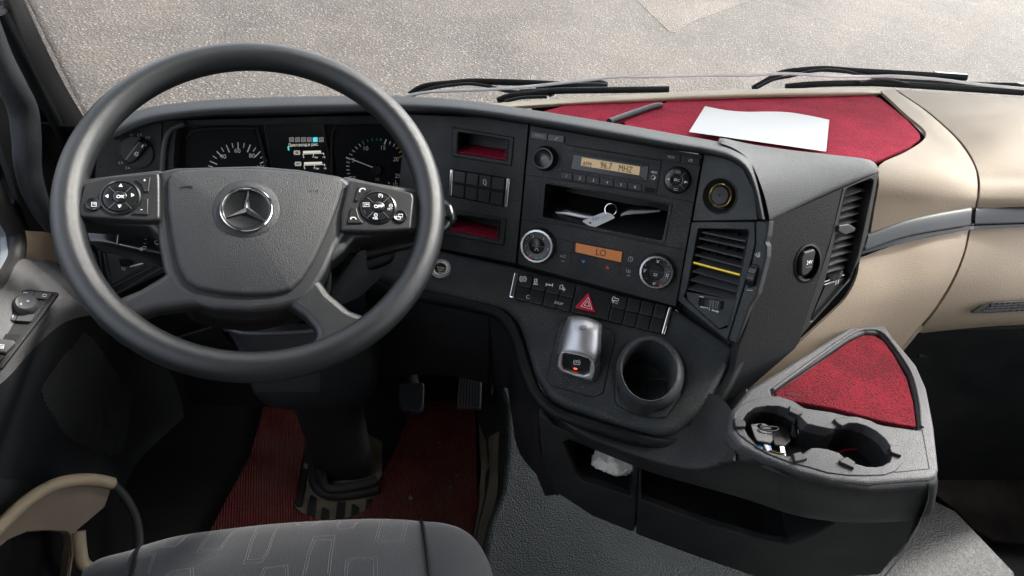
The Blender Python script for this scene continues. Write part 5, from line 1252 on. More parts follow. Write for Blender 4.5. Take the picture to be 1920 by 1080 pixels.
# shelf band running from under the console into the tray
sh = []
for (ux, uy), (bx, by), d_ in (((1030, 768), (1062, 822), 1.065), ((1080, 800), (1100, 835), 1.055), ((1150, 832), (1180, 868), 1.045), ((1230, 858), (1240, 890), 1.02), ((1300, 874), (1330, 915), .99), ((1370, 862), (1410, 940), .965), ((1431, 862), (1470, 960), 0), ((1500, 889), (1520, 972), 0), ((1560, 904), (1575, 978), 0), ((1628, 911), (1640, 980), 0), ((1700, 906), (1700, 976), 0), ((1744, 901), (1738, 968), 0), ((1757, 893), (1747, 956), 0)):
    a = P(ux, uy, d_) if d_ else TR.pt(ux, uy, -0.005)
    if bx < 1748: b = PY(bx, by, a.y + 0.008)
    else: b = PX(bx, by, a.x - 0.006)
    k_ = 0.10 if d_ else 0.02
    up_b = a + Vector((0.02 if d_ else 0, k_, 0.012 if d_ else 0.003))
    o_ = Vector((0.002, 0.006, 0)) if bx < 1748 else Vector((-0.004, 0, 0))
    sh.append([up_b, a + Vector((0.003, 0.02 if d_ else 0.01, 0.003)), a, a.lerp(b, .12) - o_, a.lerp(b, .5) - o_, b, b + Vector((0.01 if bx < 1748 else -.03, 0.04, 0))])
loft('shelf_band', sh, M_lower, tc_, nu=4, nv=4, ang=60)
# transition surface from shelf to tray
loft('shelf_top', [[P(1060, 792, 1.075), P(1040, 775, 1.06)], [P(1180, 800, 1.10), P(1150, 832, 1.052)], [P(1260, 812, 1.09), P(1240, 858, 1.027)], [P(1320, 775, 1.09), P(1310, 872, .998)], [TR.pt(1400, 728, -0.010), TR.pt(1375, 862, -0.012)]], M_lower, tc_, nu=5, nv=5, t=0.004)
# left module: frame with opening, bin behind, drawer face below
BL_ = Plane.tri((1040, 925, 1.16), (1190, 1002, 1.20), (1062, 815, 1.075))
bl_open = CH(303, 282, 345, 262, 540, 318, 725, 385, 725, 470, 715, 612, 560, 560, 415, 512, 375, 470)
plate('bin_front', [(1008, 770), (1040, 800), (1200, 860), (1196, 935), (1190, 1000), (1110, 968), (1045, 925), (1018, 865)], BL_, 0.012, M_lower, tc_, bev=0.003, r=0.006, holes=[bl_open], hr=0.003, seg=4)
pocket('bin_box', bl_open, BL_, 0.10, M_black, tc_, r=0.003, h=-0.001, shift=(0.0, -0.01))
BR_ = Plane.tri((1196, 1002, 1.20), (1440, 1078, 1.22), (1205, 872, 1.06))
br_open = [(1202, 868), (1300, 895), (1500, 962), (1566, 980), (1520, 1005), (1480, 1022), (1440, 1016), (1330, 985), (1202, 938)]
plate('bin_front', [(1199, 862), (1300, 890), (1500, 960), (1600, 968), (1735, 950), (1700, 1020), (1650, 1078), (1440, 1090), (1300, 1042), (1192, 1002)], BR_, 0.012, M_lower, tc_, bev=0.003, r=0.006, holes=[br_open], hr=0.004, seg=4)
pocket('bin_box', br_open, BR_, 0.09, M_black, tc_, r=0.004, h=-0.001, shift=(0.0, -0.02))
strokes('gap_light_block', [[(1197, 862), (1192, 985)]], 12, BL_, M_deep, tc_, h=-0.016, t=0.001)  # dark strip added behind the bin seam so no light leaks through
strokes('clip', [[(1278, 955), (1290, 960), (1288, 972)], [(1298, 958), (1312, 962), (1314, 972)]], 3.0, BR_, M_black, tc_, h=-0.03, t=0.01)
# left flank turning to the driver's footwell
loft('flank', [[P(965, 590, 1.19), P(992, 690, 1.13), P(1015, 755, 1.09), P(1035, 790, 1.075)],
               [P(955, 615, 1.25), P(975, 720, 1.20), P(990, 790, 1.17), P(1012, 830, 1.13)],
               [P(950, 640, 1.33), P(965, 750, 1.29), P(980, 830, 1.26), P(1022, 885, 1.16)],
               [P(945, 665, 1.42), P(958, 770, 1.38), P(975, 850, 1.34), P(1045, 930, 1.175)]], M_lower, tc_, nu=5, nv=5, t=0.006)
loft('flank_skirt', [[P(1008, 770, 1.09), P(1013, 850, 1.14), P(1040, 928, 1.18)], [P(990, 780, 1.17), P(996, 860, 1.23), P(1022, 930, 1.26)]], M_lower, tc_, nu=4, nv=4, t=0.004)
# right end of the console
loft('end_wall', [[P(1742, 905, .965), P(1736, 950, .985), P(1700, 1022, 1.09), P(1652, 1085, 1.17)], [P(1746, 905, 1.0), P(1738, 950, 1.04), P(1704, 1022, 1.16), P(1658, 1085, 1.26)]], M_lower, tc_, nu=4, nv=3)
plate('hinge_tab', CH(388, 125, 520, 155, 500, 180, 478, 200, 440, 205, 410, 185), LP.off(-0.018), 0.006, M_pad, tc_, bev=0.0015, r=0.002, h=0.0)
# plastic bag in the left bin
bg = thing('plastic_bag', BL_.pt(1150, 880, -0.06), 'crumpled white plastic bag stuffed in the left open bin', 'plastic bag')
def blob(name, c, r3, mat, par, seed=1, amp=0.12):
    bm = bmesh.new(); bmesh.ops.create_icosphere(bm, subdivisions=5, radius=1.0)
    from mathutils import noise
    for v in bm.verts:
        d = v.co.normalized(); k = 1 + amp * noise.noise(d * 2.2 + Vector((seed, 0, 0))) + amp * .8 * abs(noise.noise(d * 5 + Vector((0, seed, 0)))) - amp * 0.5 * abs(noise.noise(d * 11))
        v.co = Vector((d.x * r3[0], d.y * r3[1], d.z * r3[2])) * k
    me = bpy.data.meshes.new(name); bm.to_mesh(me); bm.free()
    for p in me.polygons: p.use_smooth = True
    me.materials.append(mat); o = bpy.data.objects.new(name, me); link(o, par, Matrix.Translation(c)); return o
blob('bag_film', BL_.pt(*CH(620, 385)[0], -0.040), (0.036, 0.026, 0.019), M_bag, bg, 3, 0.2)
# ------------------------------------------------------------------ passenger side of the dashboard
pd = thing('passenger_dashboard', (1.0, 1.0, 0.7), 'beige leather grained passenger side dashboard with a grey trim strip', 'dashboard')
# upper beige skin: from the windscreen edge down to the trim strip
def g(*pts): return [P(*p) for p in pts]
ub = [  # each row runs from the far (windscreen) edge towards the viewer and down
    g((1648, 168, 1.62), (1668, 185, 1.55), (1700, 215, 1.46), (1733, 243, 1.38), (1732, 262, 1.33), (1696, 286, 1.25), (1650, 309, 1.19), (1648, 345, 1.175), (1640, 390, 1.19), (1632, 440, 1.205)),
    g((1665, 167, 1.62), (1700, 190, 1.54), (1738, 222, 1.45), (1758, 250, 1.37), (1765, 275, 1.32), (1745, 300, 1.25), (1720, 325, 1.21), (1710, 355, 1.20), (1700, 385, 1.21), (1690, 425, 1.22)),
    g((1674, 167, 1.62), (1722, 200, 1.53), (1765, 235, 1.44), (1790, 262, 1.37), (1800, 290, 1.31), (1790, 315, 1.265), (1775, 335, 1.235), (1765, 360, 1.225), (1758, 385, 1.23), (1750, 405, 1.235)),
    g((1678, 168, 1.62), (1735, 208, 1.53), (1785, 252, 1.43), (1812, 285, 1.365), (1828, 315, 1.31), (1832, 335, 1.285), (1833, 350, 1.265), (1832, 368, 1.255), (1830, 380, 1.255), (1827, 394, 1.26))]
loft('upper_skin', ub, M_beige, pd, nu=4, nv=5, t=0.006, ang=70)
ub2 = [
    g((1681, 168, 1.62), (1738, 207, 1.53), (1788, 250, 1.43), (1816, 283, 1.365), (1832, 315, 1.31), (1837, 335, 1.285), (1838, 350, 1.265), (1837, 368, 1.255), (1835, 380, 1.255), (1832, 392, 1.26)),
    g((1750, 172, 1.62), (1800, 205, 1.53), (1850, 240, 1.43), (1880, 275, 1.365), (1895, 310, 1.31), (1900, 335, 1.285), (1900, 350, 1.265), (1900, 368, 1.255), (1898, 380, 1.255), (1896, 388, 1.26)),
    g((1850, 179, 1.62), (1890, 205, 1.53), (1930, 240, 1.43), (1950, 275, 1.365), (1960, 310, 1.31), (1965, 335, 1.285), (1965, 350, 1.265), (1965, 368, 1.255), (1962, 380, 1.255), (1960, 387, 1.26)),
    g((1990, 190, 1.62), (2010, 215, 1.53), (2030, 245, 1.43), (2040, 275, 1.365), (2050, 310, 1.31), (2055, 335, 1.285), (2055, 350, 1.265), (2055, 368, 1.255), (2052, 380, 1.255), (2050, 386, 1.26))]
loft('airbag_lid', ub2, M_beige, pd, nu=4, nv=5, t=0.006, ang=70)
# ledge under the windscreen, in front of the carpet well
led = [g((x, y, d1), (x, y + 6, d1 - .01), (x + 1, y + dy, d1 - .015), (x + 2, y + dy + 5, d1 - 0.005)) for x, y, dy, d1 in ((720, 200, 6, 1.30), (860, 198, 8, 1.34), (960, 191, 9, 1.37), (1060, 184, 10, 1.41), (1180, 177, 11, 1.45), (1300, 171, 11, 1.49), (1420, 167, 11, 1.53), (1540, 165, 11, 1.57), (1620, 165, 10, 1.60), (1660, 167, 8, 1.62))]
loft('windscreen_ledge', led, M_beige_s, pd, nu=3, nv=4, t=0.004, ang=70)
# carpet well
ZC = None
wellL = [((1000, 196), (985, 206), 1.385, 1.20), ((1060, 192), (1045, 210), 1.41, 1.21), ((1180, 187), (1160, 240), 1.445, 1.17), ((1300, 180), (1290, 265), 1.485, 1.13), ((1420, 176), (1420, 285), 1.52, 1.17), ((1540, 173), (1540, 300), 1.56, 1.20), ((1648, 176), (1640, 318), 1.60, 1.24), ((1690, 215), (1680, 300), 1.50, 1.27), ((1735, 258), (1700, 305), 1.36, 1.26)]
wr = []
for a, b, da, db_ in wellL:
    A, B = P(*a, da), P(*b, db_)
    wr.append([A, A + Vector((0, -.004, -.03)), A.lerp(B, .35) - Vector((0, 0, .035)), A.lerp(B, .7) - Vector((0, 0, .035)), B - Vector((0, 0, .035)), B + Vector((0, -.01, -.035))])
loft('carpet_well', wr, M_side, pd, nu=3, nv=4, t=0.004)
WLP = Plane.tri((1060, 195, 1.405), (1650, 182, 1.585), (1560, 295, 1.215))
rc = thing('dash_carpet', WLP.pt(1400, 240), 'piece of bright red carpet lying in the dashboard tray under the paper', 'carpet', 'red carpets in the dashboard tray')
c1 = CJ(1490, 318, 1700, 305, 1920, 300) + CK(180, 175, 500, 168, 690, 160, 730, 175, 780, 215, 830, 255, 880, 310, 885, 330, 840, 365, 710, 422, 500, 430, 200, 370, 0, 335) + [(1180, 250)] + CJ(1250, 430, 1340, 390, 1440, 345)
plate('carpet_sheet', c1, WLP, 0.004, M_redcarpet, rc, bev=0.0015, r=0.003, h=0.0)
rc2 = thing('dash_carpet', WLP.pt(1100, 200), 'small tapering red carpet at the driver end of the dashboard tray', 'carpet', 'red carpets in the dashboard tray')
c2 = [(1010, 211)] + CJ(850, 362, 960, 335, 1100, 318, 1300, 312, 1470, 316, 1440, 335, 1240, 430) + [(1100, 236), (1040, 222)]
plate('carpet_sheet', c2, WLP, 0.004, M_redcarpet, rc2, bev=0.0015, r=0.002, h=0.0)
pdv = thing('tray_divider', WLP.pt(1190, 215), 'dark grey rubber divider bar lying between the two carpet pieces', 'divider')
sweep('divider_bar', [WLP.pt(*p, 0.004) for p in CJ(1170, 432, 1300, 385, 1400, 352, 1440, 342, 1465, 338)], (0.0055, 0.006), M_doordark, pdv, n=4, scale=[1, 1, 1, .9, .3], up=WLP.n)
ppr = thing('paper_sheet', WLP.pt(1420, 240), 'blank sheet of white paper lying on the red carpet', 'paper')
PPL = WLP.off(0.006)
pr = []
for t in range(7):
    s = t / 6
    top_ = (1322 + (1555 - 1322) * s, 199 + (222 - 199) * s + (4 * math.sin(s * 7))); bot = (1292 + (1549 - 1292) * s, 247 + (284 - 247) * s)
    row = []
    for j in range(5):
        u_ = j / 4
        row.append(PPL.pt(top_[0] + (bot[0] - top_[0]) * u_, top_[1] + (bot[1] - top_[1]) * u_, 0.004 * math.sin(s * 5 + u_ * 2) + (0.006 if t == 0 and j == 0 else 0.003)))
    pr.append(row)
loft('sheet', pr, M_paper, ppr, nu=3, nv=3, t=0.0004)
# grey trim strip
def strip(name, tops, bots, mat, par, bulge=0.0035, **kw):
    rows = []
    for (tx_, ty_, td), (bx_, by_, bd) in zip(tops, bots):
        a, b = P(tx_, ty_, td), P(bx_, by_, bd); o_ = (EYE - a).normalized()
        rows.append([a + Vector((0, .01, 0)), a, a.lerp(b, .35) + o_ * bulge, a.lerp(b, .75) + o_ * bulge * .8, b, b + Vector((0, .01, -.002))])
    return loft(name, rows, mat, par, **kw)
strip('trim_strip', [(1628, 441, 1.20), (1690, 418, 1.215), (1750, 404, 1.23), (1822, 392, 1.25)], [(1622, 470, 1.20), (1688, 447, 1.215), (1750, 434, 1.23), (1820, 423, 1.25)], M_grey, pd, nu=4, nv=5, ang=60)
strip('trim_strip', [(1830, 391, 1.255), (1890, 388, 1.265), (1950, 386, 1.275), (2040, 386, 1.29)], [(1828, 421, 1.255), (1890, 419, 1.265), (1950, 417, 1.275), (2040, 416, 1.29)], M_grey, pd, nu=4, nv=5, ang=60)
strip('shadow_gap', [(1620, 466, 1.215), (1688, 444, 1.228), (1750, 432, 1.243), (1820, 421, 1.262), (1830, 420, 1.267), (1890, 417, 1.277), (2040, 414, 1.30)], [(1613, 484, 1.215), (1688, 458, 1.228), (1750, 443, 1.243), (1820, 431, 1.262), (1830, 430, 1.267), (1890, 428, 1.277), (2040, 425, 1.30)], M_gloss, pd, bulge=0.002, nu=4, nv=4)
# lower beige skin (glove box)
lb = [g((1613, 483, 1.205), (1606, 520, 1.19), (1585, 560, 1.18), (1545, 600, 1.17), (1500, 642, 1.16), (1455, 686, 1.15), (1400, 735, 1.14)),
      g((1680, 459, 1.225), (1672, 505, 1.21), (1662, 550, 1.20), (1645, 590, 1.20), (1600, 640, 1.20), (1560, 690, 1.20), (1500, 750, 1.20)),
      g((1750, 443, 1.24), (1745, 480, 1.225), (1735, 530, 1.215), (1720, 575, 1.22), (1700, 620, 1.24), (1660, 680, 1.28), (1600, 750, 1.3)),
      g((1816, 431, 1.26), (1806, 475, 1.24), (1785, 525, 1.23), (1758, 570, 1.235), (1735, 600, 1.25), (1712, 622, 1.28), (1700, 630, 1.33))]
loft('lower_skin', lb, M_beige, pd, nu=5, nv=5, t=0.006, ang=70)
lb2 = [g((1820, 430, 1.265), (1810, 476, 1.245), (1790, 526, 1.235), (1763, 572, 1.24), (1742, 600, 1.255), (1722, 622, 1.285), (1712, 628, 1.34)),
       g((1890, 427, 1.275), (1885, 476, 1.255), (1875, 526, 1.245), (1860, 572, 1.25), (1850, 598, 1.265), (1840, 612, 1.295), (1836, 618, 1.34)),
       g((1950, 425, 1.285), (1948, 476, 1.265), (1940, 526, 1.255), (1930, 572, 1.26), (1922, 595, 1.275), (1915, 608, 1.30), (1912, 614, 1.34)),
       g((2060, 423, 1.30), (2060, 476, 1.28), (2055, 526, 1.27), (2050, 572, 1.275), (2045, 592, 1.29), (2040, 604, 1.31), (2038, 610, 1.34))]
loft('glove_box_lid', lb2, M_beige, pd, nu=4, nv=5, t=0.006, ang=70)
loft('panel_gap', [g((1681, 175, 1.60), (1790, 258, 1.445), (1830, 330, 1.30), (1834, 380, 1.268), (1822, 432, 1.28), (1800, 500, 1.262), (1760, 575, 1.255), (1716, 626, 1.30)), g((1688, 173, 1.60), (1797, 256, 1.445), (1842, 330, 1.30), (1842, 380, 1.268), (1832, 432, 1.28), (1812, 500, 1.262), (1768, 578, 1.255), (1724, 628, 1.30))], M_deep, pd, nu=5, nv=1, t=0.002)
# small grille low on the lid
GP = Plane.tri((1825, 584, 1.238), (1920, 566, 1.248), (1920, 582, 1.25))
gv = thing('grille_vent', GP.pt(1880, 580), 'low black slatted grille set in the beige passenger panel', 'air vent')
plate('grille_frame', CI(1040, 56, 1085, 28, 1130, 15, 1250, 8, 1330, 0, 1330, 45, 1250, 48, 1120, 56), GP, 0.006, M_black, gv, bev=0.001, r=0.001, h=0.002)
strokes('grille_slats', [CI(1085, 46, 1250, 38, 1320, 33), CI(1100, 36, 1250, 28, 1320, 23), CI(1115, 27, 1250, 18, 1320, 13)], 2.2, GP, M_pad, gv, h=0.0022, t=0.002)
strokes('grille_slats', [CI(x, 48, x + 12, 14) for x in range(1110, 1320, 22)], 1.2, GP, M_pad, gv, h=0.0022, t=0.0012)
# ------------------------------------------------------------------ cab floor, footwells
def slab(name, pts, z0, z1, mat, parent=None, **kw):
    c = sum((Vector(p[:2]) for p in pts), Vector((0, 0))) / len(pts)
    L = [Vector(p[:2]) - c for p in pts]
    return plate2(name, [L], Matrix.Translation((c.x, c.y, z1)), z1 - z0, mat, parent, **kw)
fl = slab('floor', [(-0.74, -1.1), (0.42, -1.1), (0.42, 1.75), (-0.74, 1.75)], -0.05, 0.0, M_rubber_b, bev=0); tag(fl, kind='structure')
fl['label'] = 'black rubber floor of the driver footwell'
# engine tunnel with textured rubber
def tz(px, py, z=0.20): return PZ(px, py, z)
TE = [tz(945, 640), tz(948, 760), tz(948, 850), tz(940, 920), tz(915, 980), tz(905, 1040), tz(905, 1100), tz(905, 1300)]
TE = [Vector((0.345, 1.75, .2)), Vector((0.34, 1.45, .2))] + TE[1:]
verts_t = [p.xy for p in TE] + [Vector((0.15, 0.0)), Vector((1.15, 0.0)), Vector((1.15, 0.6)), Vector((1.02, 1.75))]
tn = slab('floor_tunnel', verts_t, 0.0, 0.20, M_rubber, bev=0.012, seg=4); tag(tn, kind='structure')
# weathered step strip along the tunnel
fs = thing('sill_strip', PZ(925, 900, 0.02), 'dirty black rubber edge strip between the red mat and the tunnel', 'edge strip')
s1 = []
for x0, x1, y in ((905, 940, 745), (908, 945, 800), (910, 948, 850), (912, 947, 885), (905, 943, 930), (893, 925, 985), (885, 915, 1040)):
    a = PZ(x0, y, 0.012); b = PZ(x1, y, 0.15)
    s1.append([PZ(x0 - 10, y, 0.006), a, a.lerp(b, .35) + Vector((0, 0, .0)), a.lerp(b, .7), b])
loft('strip_body', s1, M_dirt, fs, nu=4, nv=5, t=0.004)
sweep('strip_bead', [PZ(x, y, 0.03) for x, y in ((914, 740), (916, 800), (920, 862), (924, 872), (916, 890), (914, 930), (903, 980), (893, 1030))], 0.0065, M_rubber_b, fs, n=5)
sweep('strip_bead', [PZ(x, y, 0.13) for x, y in ((938, 745), (942, 800), (944, 860), (940, 900), (935, 940), (918, 990))], 0.006, M_rubber_b, fs, n=5)
# rubber mat with ribs under the carpet
rm = thing('rubber_mat', PZ(620, 900, 0.004), 'dusty black rubber floor mat with raised ribs round the steering column', 'rubber mat')
FLP = Plane((0, 0, 0.006), (0, 0, 1), (1, 0, 0))
plate('mat_sheet', CS(230, 900, 330, 420, 420, 300, 800, 500, 800, 760, 700, 1000, 420, 1060), FLP, 0.005, M_dirt, rm, bev=0.001, h=0.0)
for rb in (CS(245, 880, 300, 660, 325, 680, 295, 905, 260, 905), CS(300, 620, 325, 470, 358, 480, 335, 640), CS(345, 825, 387, 860, 375, 980, 318, 955), CS(420, 905, 465, 930, 465, 985, 408, 985), CS(515, 880, 570, 875, 560, 985, 503, 985), CS(608, 885, 655, 915, 652, 955, 600, 970), CS(700, 865, 752, 850, 740, 900, 690, 935)):
    plate('rib', rb, FLP, 0.006, M_rubber_b, rm, bev=0.0015, r=0.004, h=0.005)
sweep('column_gaiter', [FLP.pt(*p, 0.012) for p in CS(385, 520, 365, 640, 370, 740, 400, 800, 470, 832, 580, 830, 700, 812, 770, 795)], 0.012, M_rubber_b, rm, n=6)
sweep('column_gaiter', [FLP.pt(*p, 0.03) for p in CS(400, 560, 412, 700, 450, 790, 560, 790, 700, 765, 760, 740)], 0.010, M_rubber_b, rm, n=6)
# red ribbed carpet mat
mt = thing('floor_mat', PZ(700, 950, 0.01), 'worn dark red ribbed carpet mat on the driver floor', 'floor mat')
MP = Plane((0, 0, 0.014), (0, 0, 1), (1, 0.06, 0))
mo = CS(230, 905, 250, 860, 330, 440, 250, 200, 68, 200, -34, 574, -304, 1080, -300, 1500, 1380, 1500, 1370, 1076, 1405, 900, 1390, 300, 1250, 240, 1000, 240, 860, 600, 790, 720, 740, 870, 700, 930, 560, 985, 400, 990, 260, 935)
plate('mat_carpet', mo, MP, 0.007, M_redmat, mt, bev=0.002, r=0.01, h=0.0)
pn = ['small round pebble right of the largest brown pebble on the red mat', 'largest brown pebble on the red floor mat', 'small pebble near the right edge of the red floor mat', 'tiny pebble high on the red floor mat']
sb_ = [CS(1230, 790), CS(980, 853), CS(1270, 712), CS(1160, 505)]
for (xy,), r_, pl_ in zip(sb_, (.003, .005, .0025, .002), pn):
    tag(blob('pebble', MP.pt(*xy, 0.004), (r_, r_, r_ * .7), M_dirt, None, 5, .3), pl_, 'pebble', 'pebbles on the red mat')
# pedals
ap_ = thing('accelerator_pedal', P(880, 770, 1.62), 'vertical ribbed black accelerator pedal at the right of the footwell', 'pedal')
AP = Plane.tri((860, 705, 1.60), (902, 705, 1.60), (860, 765, 1.55))
plate('pedal_plate', CS(1285, 80, 1430, 85, 1422, 285, 1272, 278), AP, 0.01, M_rubber_b, ap_, bev=0.002, r=0.004)
strokes('pedal_rib', [CS(1292 + k * 18, 90, 1280 + k * 19.5, 276) for k in range(8)], 2.2, AP, M_grey, ap_, h=0.0, t=0.004)
bp_ = thing('brake_pedal', P(770, 760, 1.62), 'dark brake pedal in the shade beside the steering column', 'pedal')
BPp = Plane.tri((740, 715, 1.62), (800, 715, 1.62), (740, 770, 1.57))
plate('pedal_plate', CS(900, 130, 1065, 120, 1060, 280, 1030, 305, 930, 300, 900, 260), BPp, 0.012, M_foot, bp_, bev=0.003, r=0.01)
sweep('pedal_arm', [BPp.pt(775, 730, -0.01), BPp.pt(770, 690, -0.08), P(765, 640, 1.8)], (0.014, 0.010), M_foot, bp_, n=5)
# firewall and underside of the dash
fw = thing('footwell_lining', (0.0, 1.62, 0.3), 'dark plastic lining of the footwell under the dashboard', 'lining')
loft('front_wall', [[Vector((x, 1.42, 0.0)), Vector((x, 1.50, 0.25)), Vector((x, 1.50, 0.45)), Vector((x, 1.48, 0.50))] for x in (-0.62, 0.0, 0.60)], M_foot, fw, nu=4, nv=3, t=0.01)
# knee panel right of the column, with its seam
loft('knee_panel', [[P(640, 470, 1.32), P(640, 560, 1.36), P(660, 640, 1.45), P(690, 700, 1.58)], [P(800, 520, 1.24), P(800, 590, 1.28), P(820, 660, 1.38), P(840, 705, 1.55)], [P(915, 560, 1.20), P(916, 610, 1.24), P(917, 660, 1.33), P(917, 720, 1.50)]], M_foot, fw, nu=5, nv=5, t=0.006)
loft('knee_panel', [[P(918, 560, 1.20), P(919, 610, 1.24), P(920, 660, 1.33), P(920, 720, 1.50)], [P(950, 575, 1.17), P(960, 620, 1.20), P(968, 670, 1.27), P(960, 730, 1.42)]], M_foot, fw, nu=5, nv=5, t=0.006)
sweep('seam_light_block', [P(917, 555, 1.225), P(918, 610, 1.265), P(919, 660, 1.355), P(919, 730, 1.53)], (0.014, 0.006), M_deep, fw, n=4, up=(1, 0, 0))  # dark bar added behind the panel seam to stop a light leak
loft('under_dash', [[P(300, 470, 1.22), P(310, 560, 1.30), P(330, 660, 1.45), P(360, 760, 1.60)], [P(420, 480, 1.24), P(420, 570, 1.32), P(430, 650, 1.45), P(440, 760, 1.62)], [P(560, 480, 1.26), P(560, 570, 1.34), P(560, 650, 1.48), P(560, 760, 1.64)], [P(660, 470, 1.32), P(660, 560, 1.38), P(665, 640, 1.50), P(690, 720, 1.66)]], M_foot, fw, nu=4, nv=4, t=0.006)
UD = Plane.tri((330, 620, 1.36), (440, 600, 1.36), (350, 660, 1.44))
plate('lower_flap', CN(845, 725, 1110, 645, 1190, 760, 1030, 800, 870, 810), UD, 0.004, M_console, fw, bev=0.001, h=0.01)
# panel with vent at the left end of the fascia
VL = Plane.tri((165, 430, 1.13), (300, 470, 1.17), (200, 560, 1.20))
vl = thing('air_vent', VL.pt(230, 540), 'small dark corner vent seen through the left of the steering wheel', 'air vent')
plate('vent_surround', [(160, 415), (330, 420), (330, 500), (200, 562), (176, 500)], VL, 0.01, M_console, vl, bev=0.001)
plate('vent_plate', CN(385, 180, 640, 230, 700, 255, 430, 395), VL, 0.004, M_slat, vl, bev=0.001, r=0.004, h=0.003)
strokes('vent_frame', [CN(360, 170, 405, 475, 770, 265), CN(440, 370, 640, 250), CN(392, 182, 432, 400, 700, 262)], 2.6, VL, M_grey, vl, h=0.003, t=0.003)
wheelet('thumb_wheel', VL.pt(*CN(488, 240)[0], 0.006), VL.pt(*CN(560, 235)[0], 0.006), 0.006, M_gloss, vl, VL.n, 0.005)
strokes('symbol', [CN(555, 270, 645, 243)], 2.6, VL, M_white, vl, h=0.0035); strokes('symbol', [CN(500, 275, 526, 280, 520, 290, 504, 288, 500, 275)], 1.0, VL, M_white, vl, h=0.0035)
sweep('silver_clip', [VL.pt(*p, 0.008) for p in CN(280, 60, 290, 120, 300, 175, 322, 200, 330, 250, 350, 330, 372, 430)], (0.005, 0.004), M_grey, vl, n=5)
# ------------------------------------------------------------------ driver door and pillar
dr = thing('driver_door', (-0.42, 0.9, 0.3), 'dark driver door with grey armrest, speaker mesh and beige edged pocket', 'door')
AR = Plane.tri((0, 560, 0.98), (120, 500, 1.10), (60, 640, 1.0))
arm = [g((-60, 520, .93), (-60, 600, .93), (-60, 700, .94), (-60, 760, .97), (-60, 860, 1.03)),
       g((0, 545, .99), (0, 600, .985), (0, 672, .985), (10, 712, 1.01), (10, 790, 1.07)),
       g((35, 490, 1.05), (60, 545, 1.04), (78, 600, 1.045), (62, 655, 1.07), (60, 730, 1.13)),
       g((60, 488, 1.10), (90, 530, 1.09), (120, 570, 1.10), (120, 605, 1.13), (120, 690, 1.21)),
       g((100, 488, 1.16), (130, 520, 1.15), (165, 560, 1.17), (178, 590, 1.20), (180, 660, 1.30))]
loft('armrest', [[r[k] for k in range(4)] for r in arm], M_doortrim, dr, nu=6, nv=6, t=0.006, ang=70)
dl = [g((-60, 760, .97), (-60, 860, 1.04), (-60, 980, 1.10), (-60, 1100, 1.16)),
      g((10, 712, 1.01), (0, 830, 1.10), (0, 960, 1.18), (0, 1100, 1.24)),
      g((62, 655, 1.07), (80, 780, 1.22), (90, 900, 1.32), (100, 1100, 1.34)),
      g((120, 605, 1.13), (170, 740, 1.34), (190, 880, 1.42), (210, 1100, 1.42)),
      g((178, 590, 1.20), (240, 720, 1.46), (260, 870, 1.55), (280, 1100, 1.52)),
      g((230, 570, 1.30), (330, 720, 1.60), (350, 850, 1.66), (350, 1100, 1.60))]
lpan = loft('lower_panel', dl, M_doordark, dr, nu=6, nv=6, t=0.006, ang=70)
SPK = Plane.tri((80, 770, 1.20), (240, 720, 1.44), (190, 860, 1.40))
spo = CF(145, 405, 175, 350, 300, 195, 340, 225, 400, 320, 478, 430, 460, 560, 430, 640, 410, 645, 330, 620, 240, 575, 160, 450)
import itertools
def mesh_grille():
    from mathutils.bvhtree import BVHTree
    bv = BVHTree.FromPolygons([WM[lpan] @ v.co for v in lpan.data.vertices], [tuple(p.vertices) for p in lpan.data.polygons])
    def inside(p):
        c = False
        for i in range(len(spo)):
            a, b = spo[i], spo[i - 1]
            if (a[1] > p[1]) != (b[1] > p[1]) and p[0] < (b[0] - a[0]) * (p[1] - a[1]) / (b[1] - a[1]) + a[0]: c = not c
        return c
    verts, faces = [], []; step = 6.4; j = 0; y = 600.0
    while y < 870:
        x = 60 + (step / 2 if j % 2 else 0)
        while x < 260:
            X_, Y_ = x + (y - 730) * 0.12, y - (x - 160) * 0.22
            if inside((X_, Y_)):
                h = bv.ray_cast(EYE, ray(X_, Y_).normalized())
                if h[0] is not None:
                    n_ = h[1] if h[1].dot(EYE - h[0]) > 0 else -h[1]
                    u_ = Vector((0, 1, 0)); u_ = (u_ - n_ * u_.dot(n_)).normalized(); v_ = n_.cross(u_)
                    r = 0.30 * step * (h[0] - EYE).length / FPX; b = len(verts); o = h[0] + n_ * 0.0008
                    verts += [o - u_ * r * 1.3, o - v_ * r, o + u_ * r * 1.3, o + v_ * r, o + n_ * 0.0030]
                    faces += [[b, b + 1, b + 4], [b + 1, b + 2, b + 4], [b + 2, b + 3, b + 4], [b + 3, b, b + 4]]
            x += step
        y += step * 0.5; j += 1
    return mesh_obj('speaker_mesh', verts, faces, M_grey, dr, smooth=False)
mesh_grille()
# map pocket
PK = Plane.tri((0, 1000, 1.12), (220, 920, 1.30), (150, 1080, 1.22))
def arc_band(name, outer_, inner_, mat, h, t, bev=0.002): return plate(name, outer_ + inner_[::-1], PK, t, mat, dr, bev=bev, h=h)
oc = CF(-60, 940, 0, 885, 90, 800, 180, 745, 260, 722, 340, 722, 408, 738)
icv = CF(-60, 985, 0, 930, 90, 840, 180, 778, 260, 755, 330, 748, 388, 757)
plate('pocket_shell', CF(-60, 960, 0, 905, 90, 815, 180, 760, 260, 738, 340, 735, 408, 750, 380, 830, 310, 890, 280, 915, 255, 1000, 245, 1100, 245, 1200, -60, 1200), PK, 0.02, plastic('pocket_brown', (0.27, 0.215, 0.165), 0.6, 0.2, 900, 0.05, DUST), dr, bev=0.002, h=0.002, holes=[CF(-40, 1010, 30, 950, 100, 920, 180, 915, 245, 920, 258, 935, 262, 1000, 240, 1150, -40, 1150)])
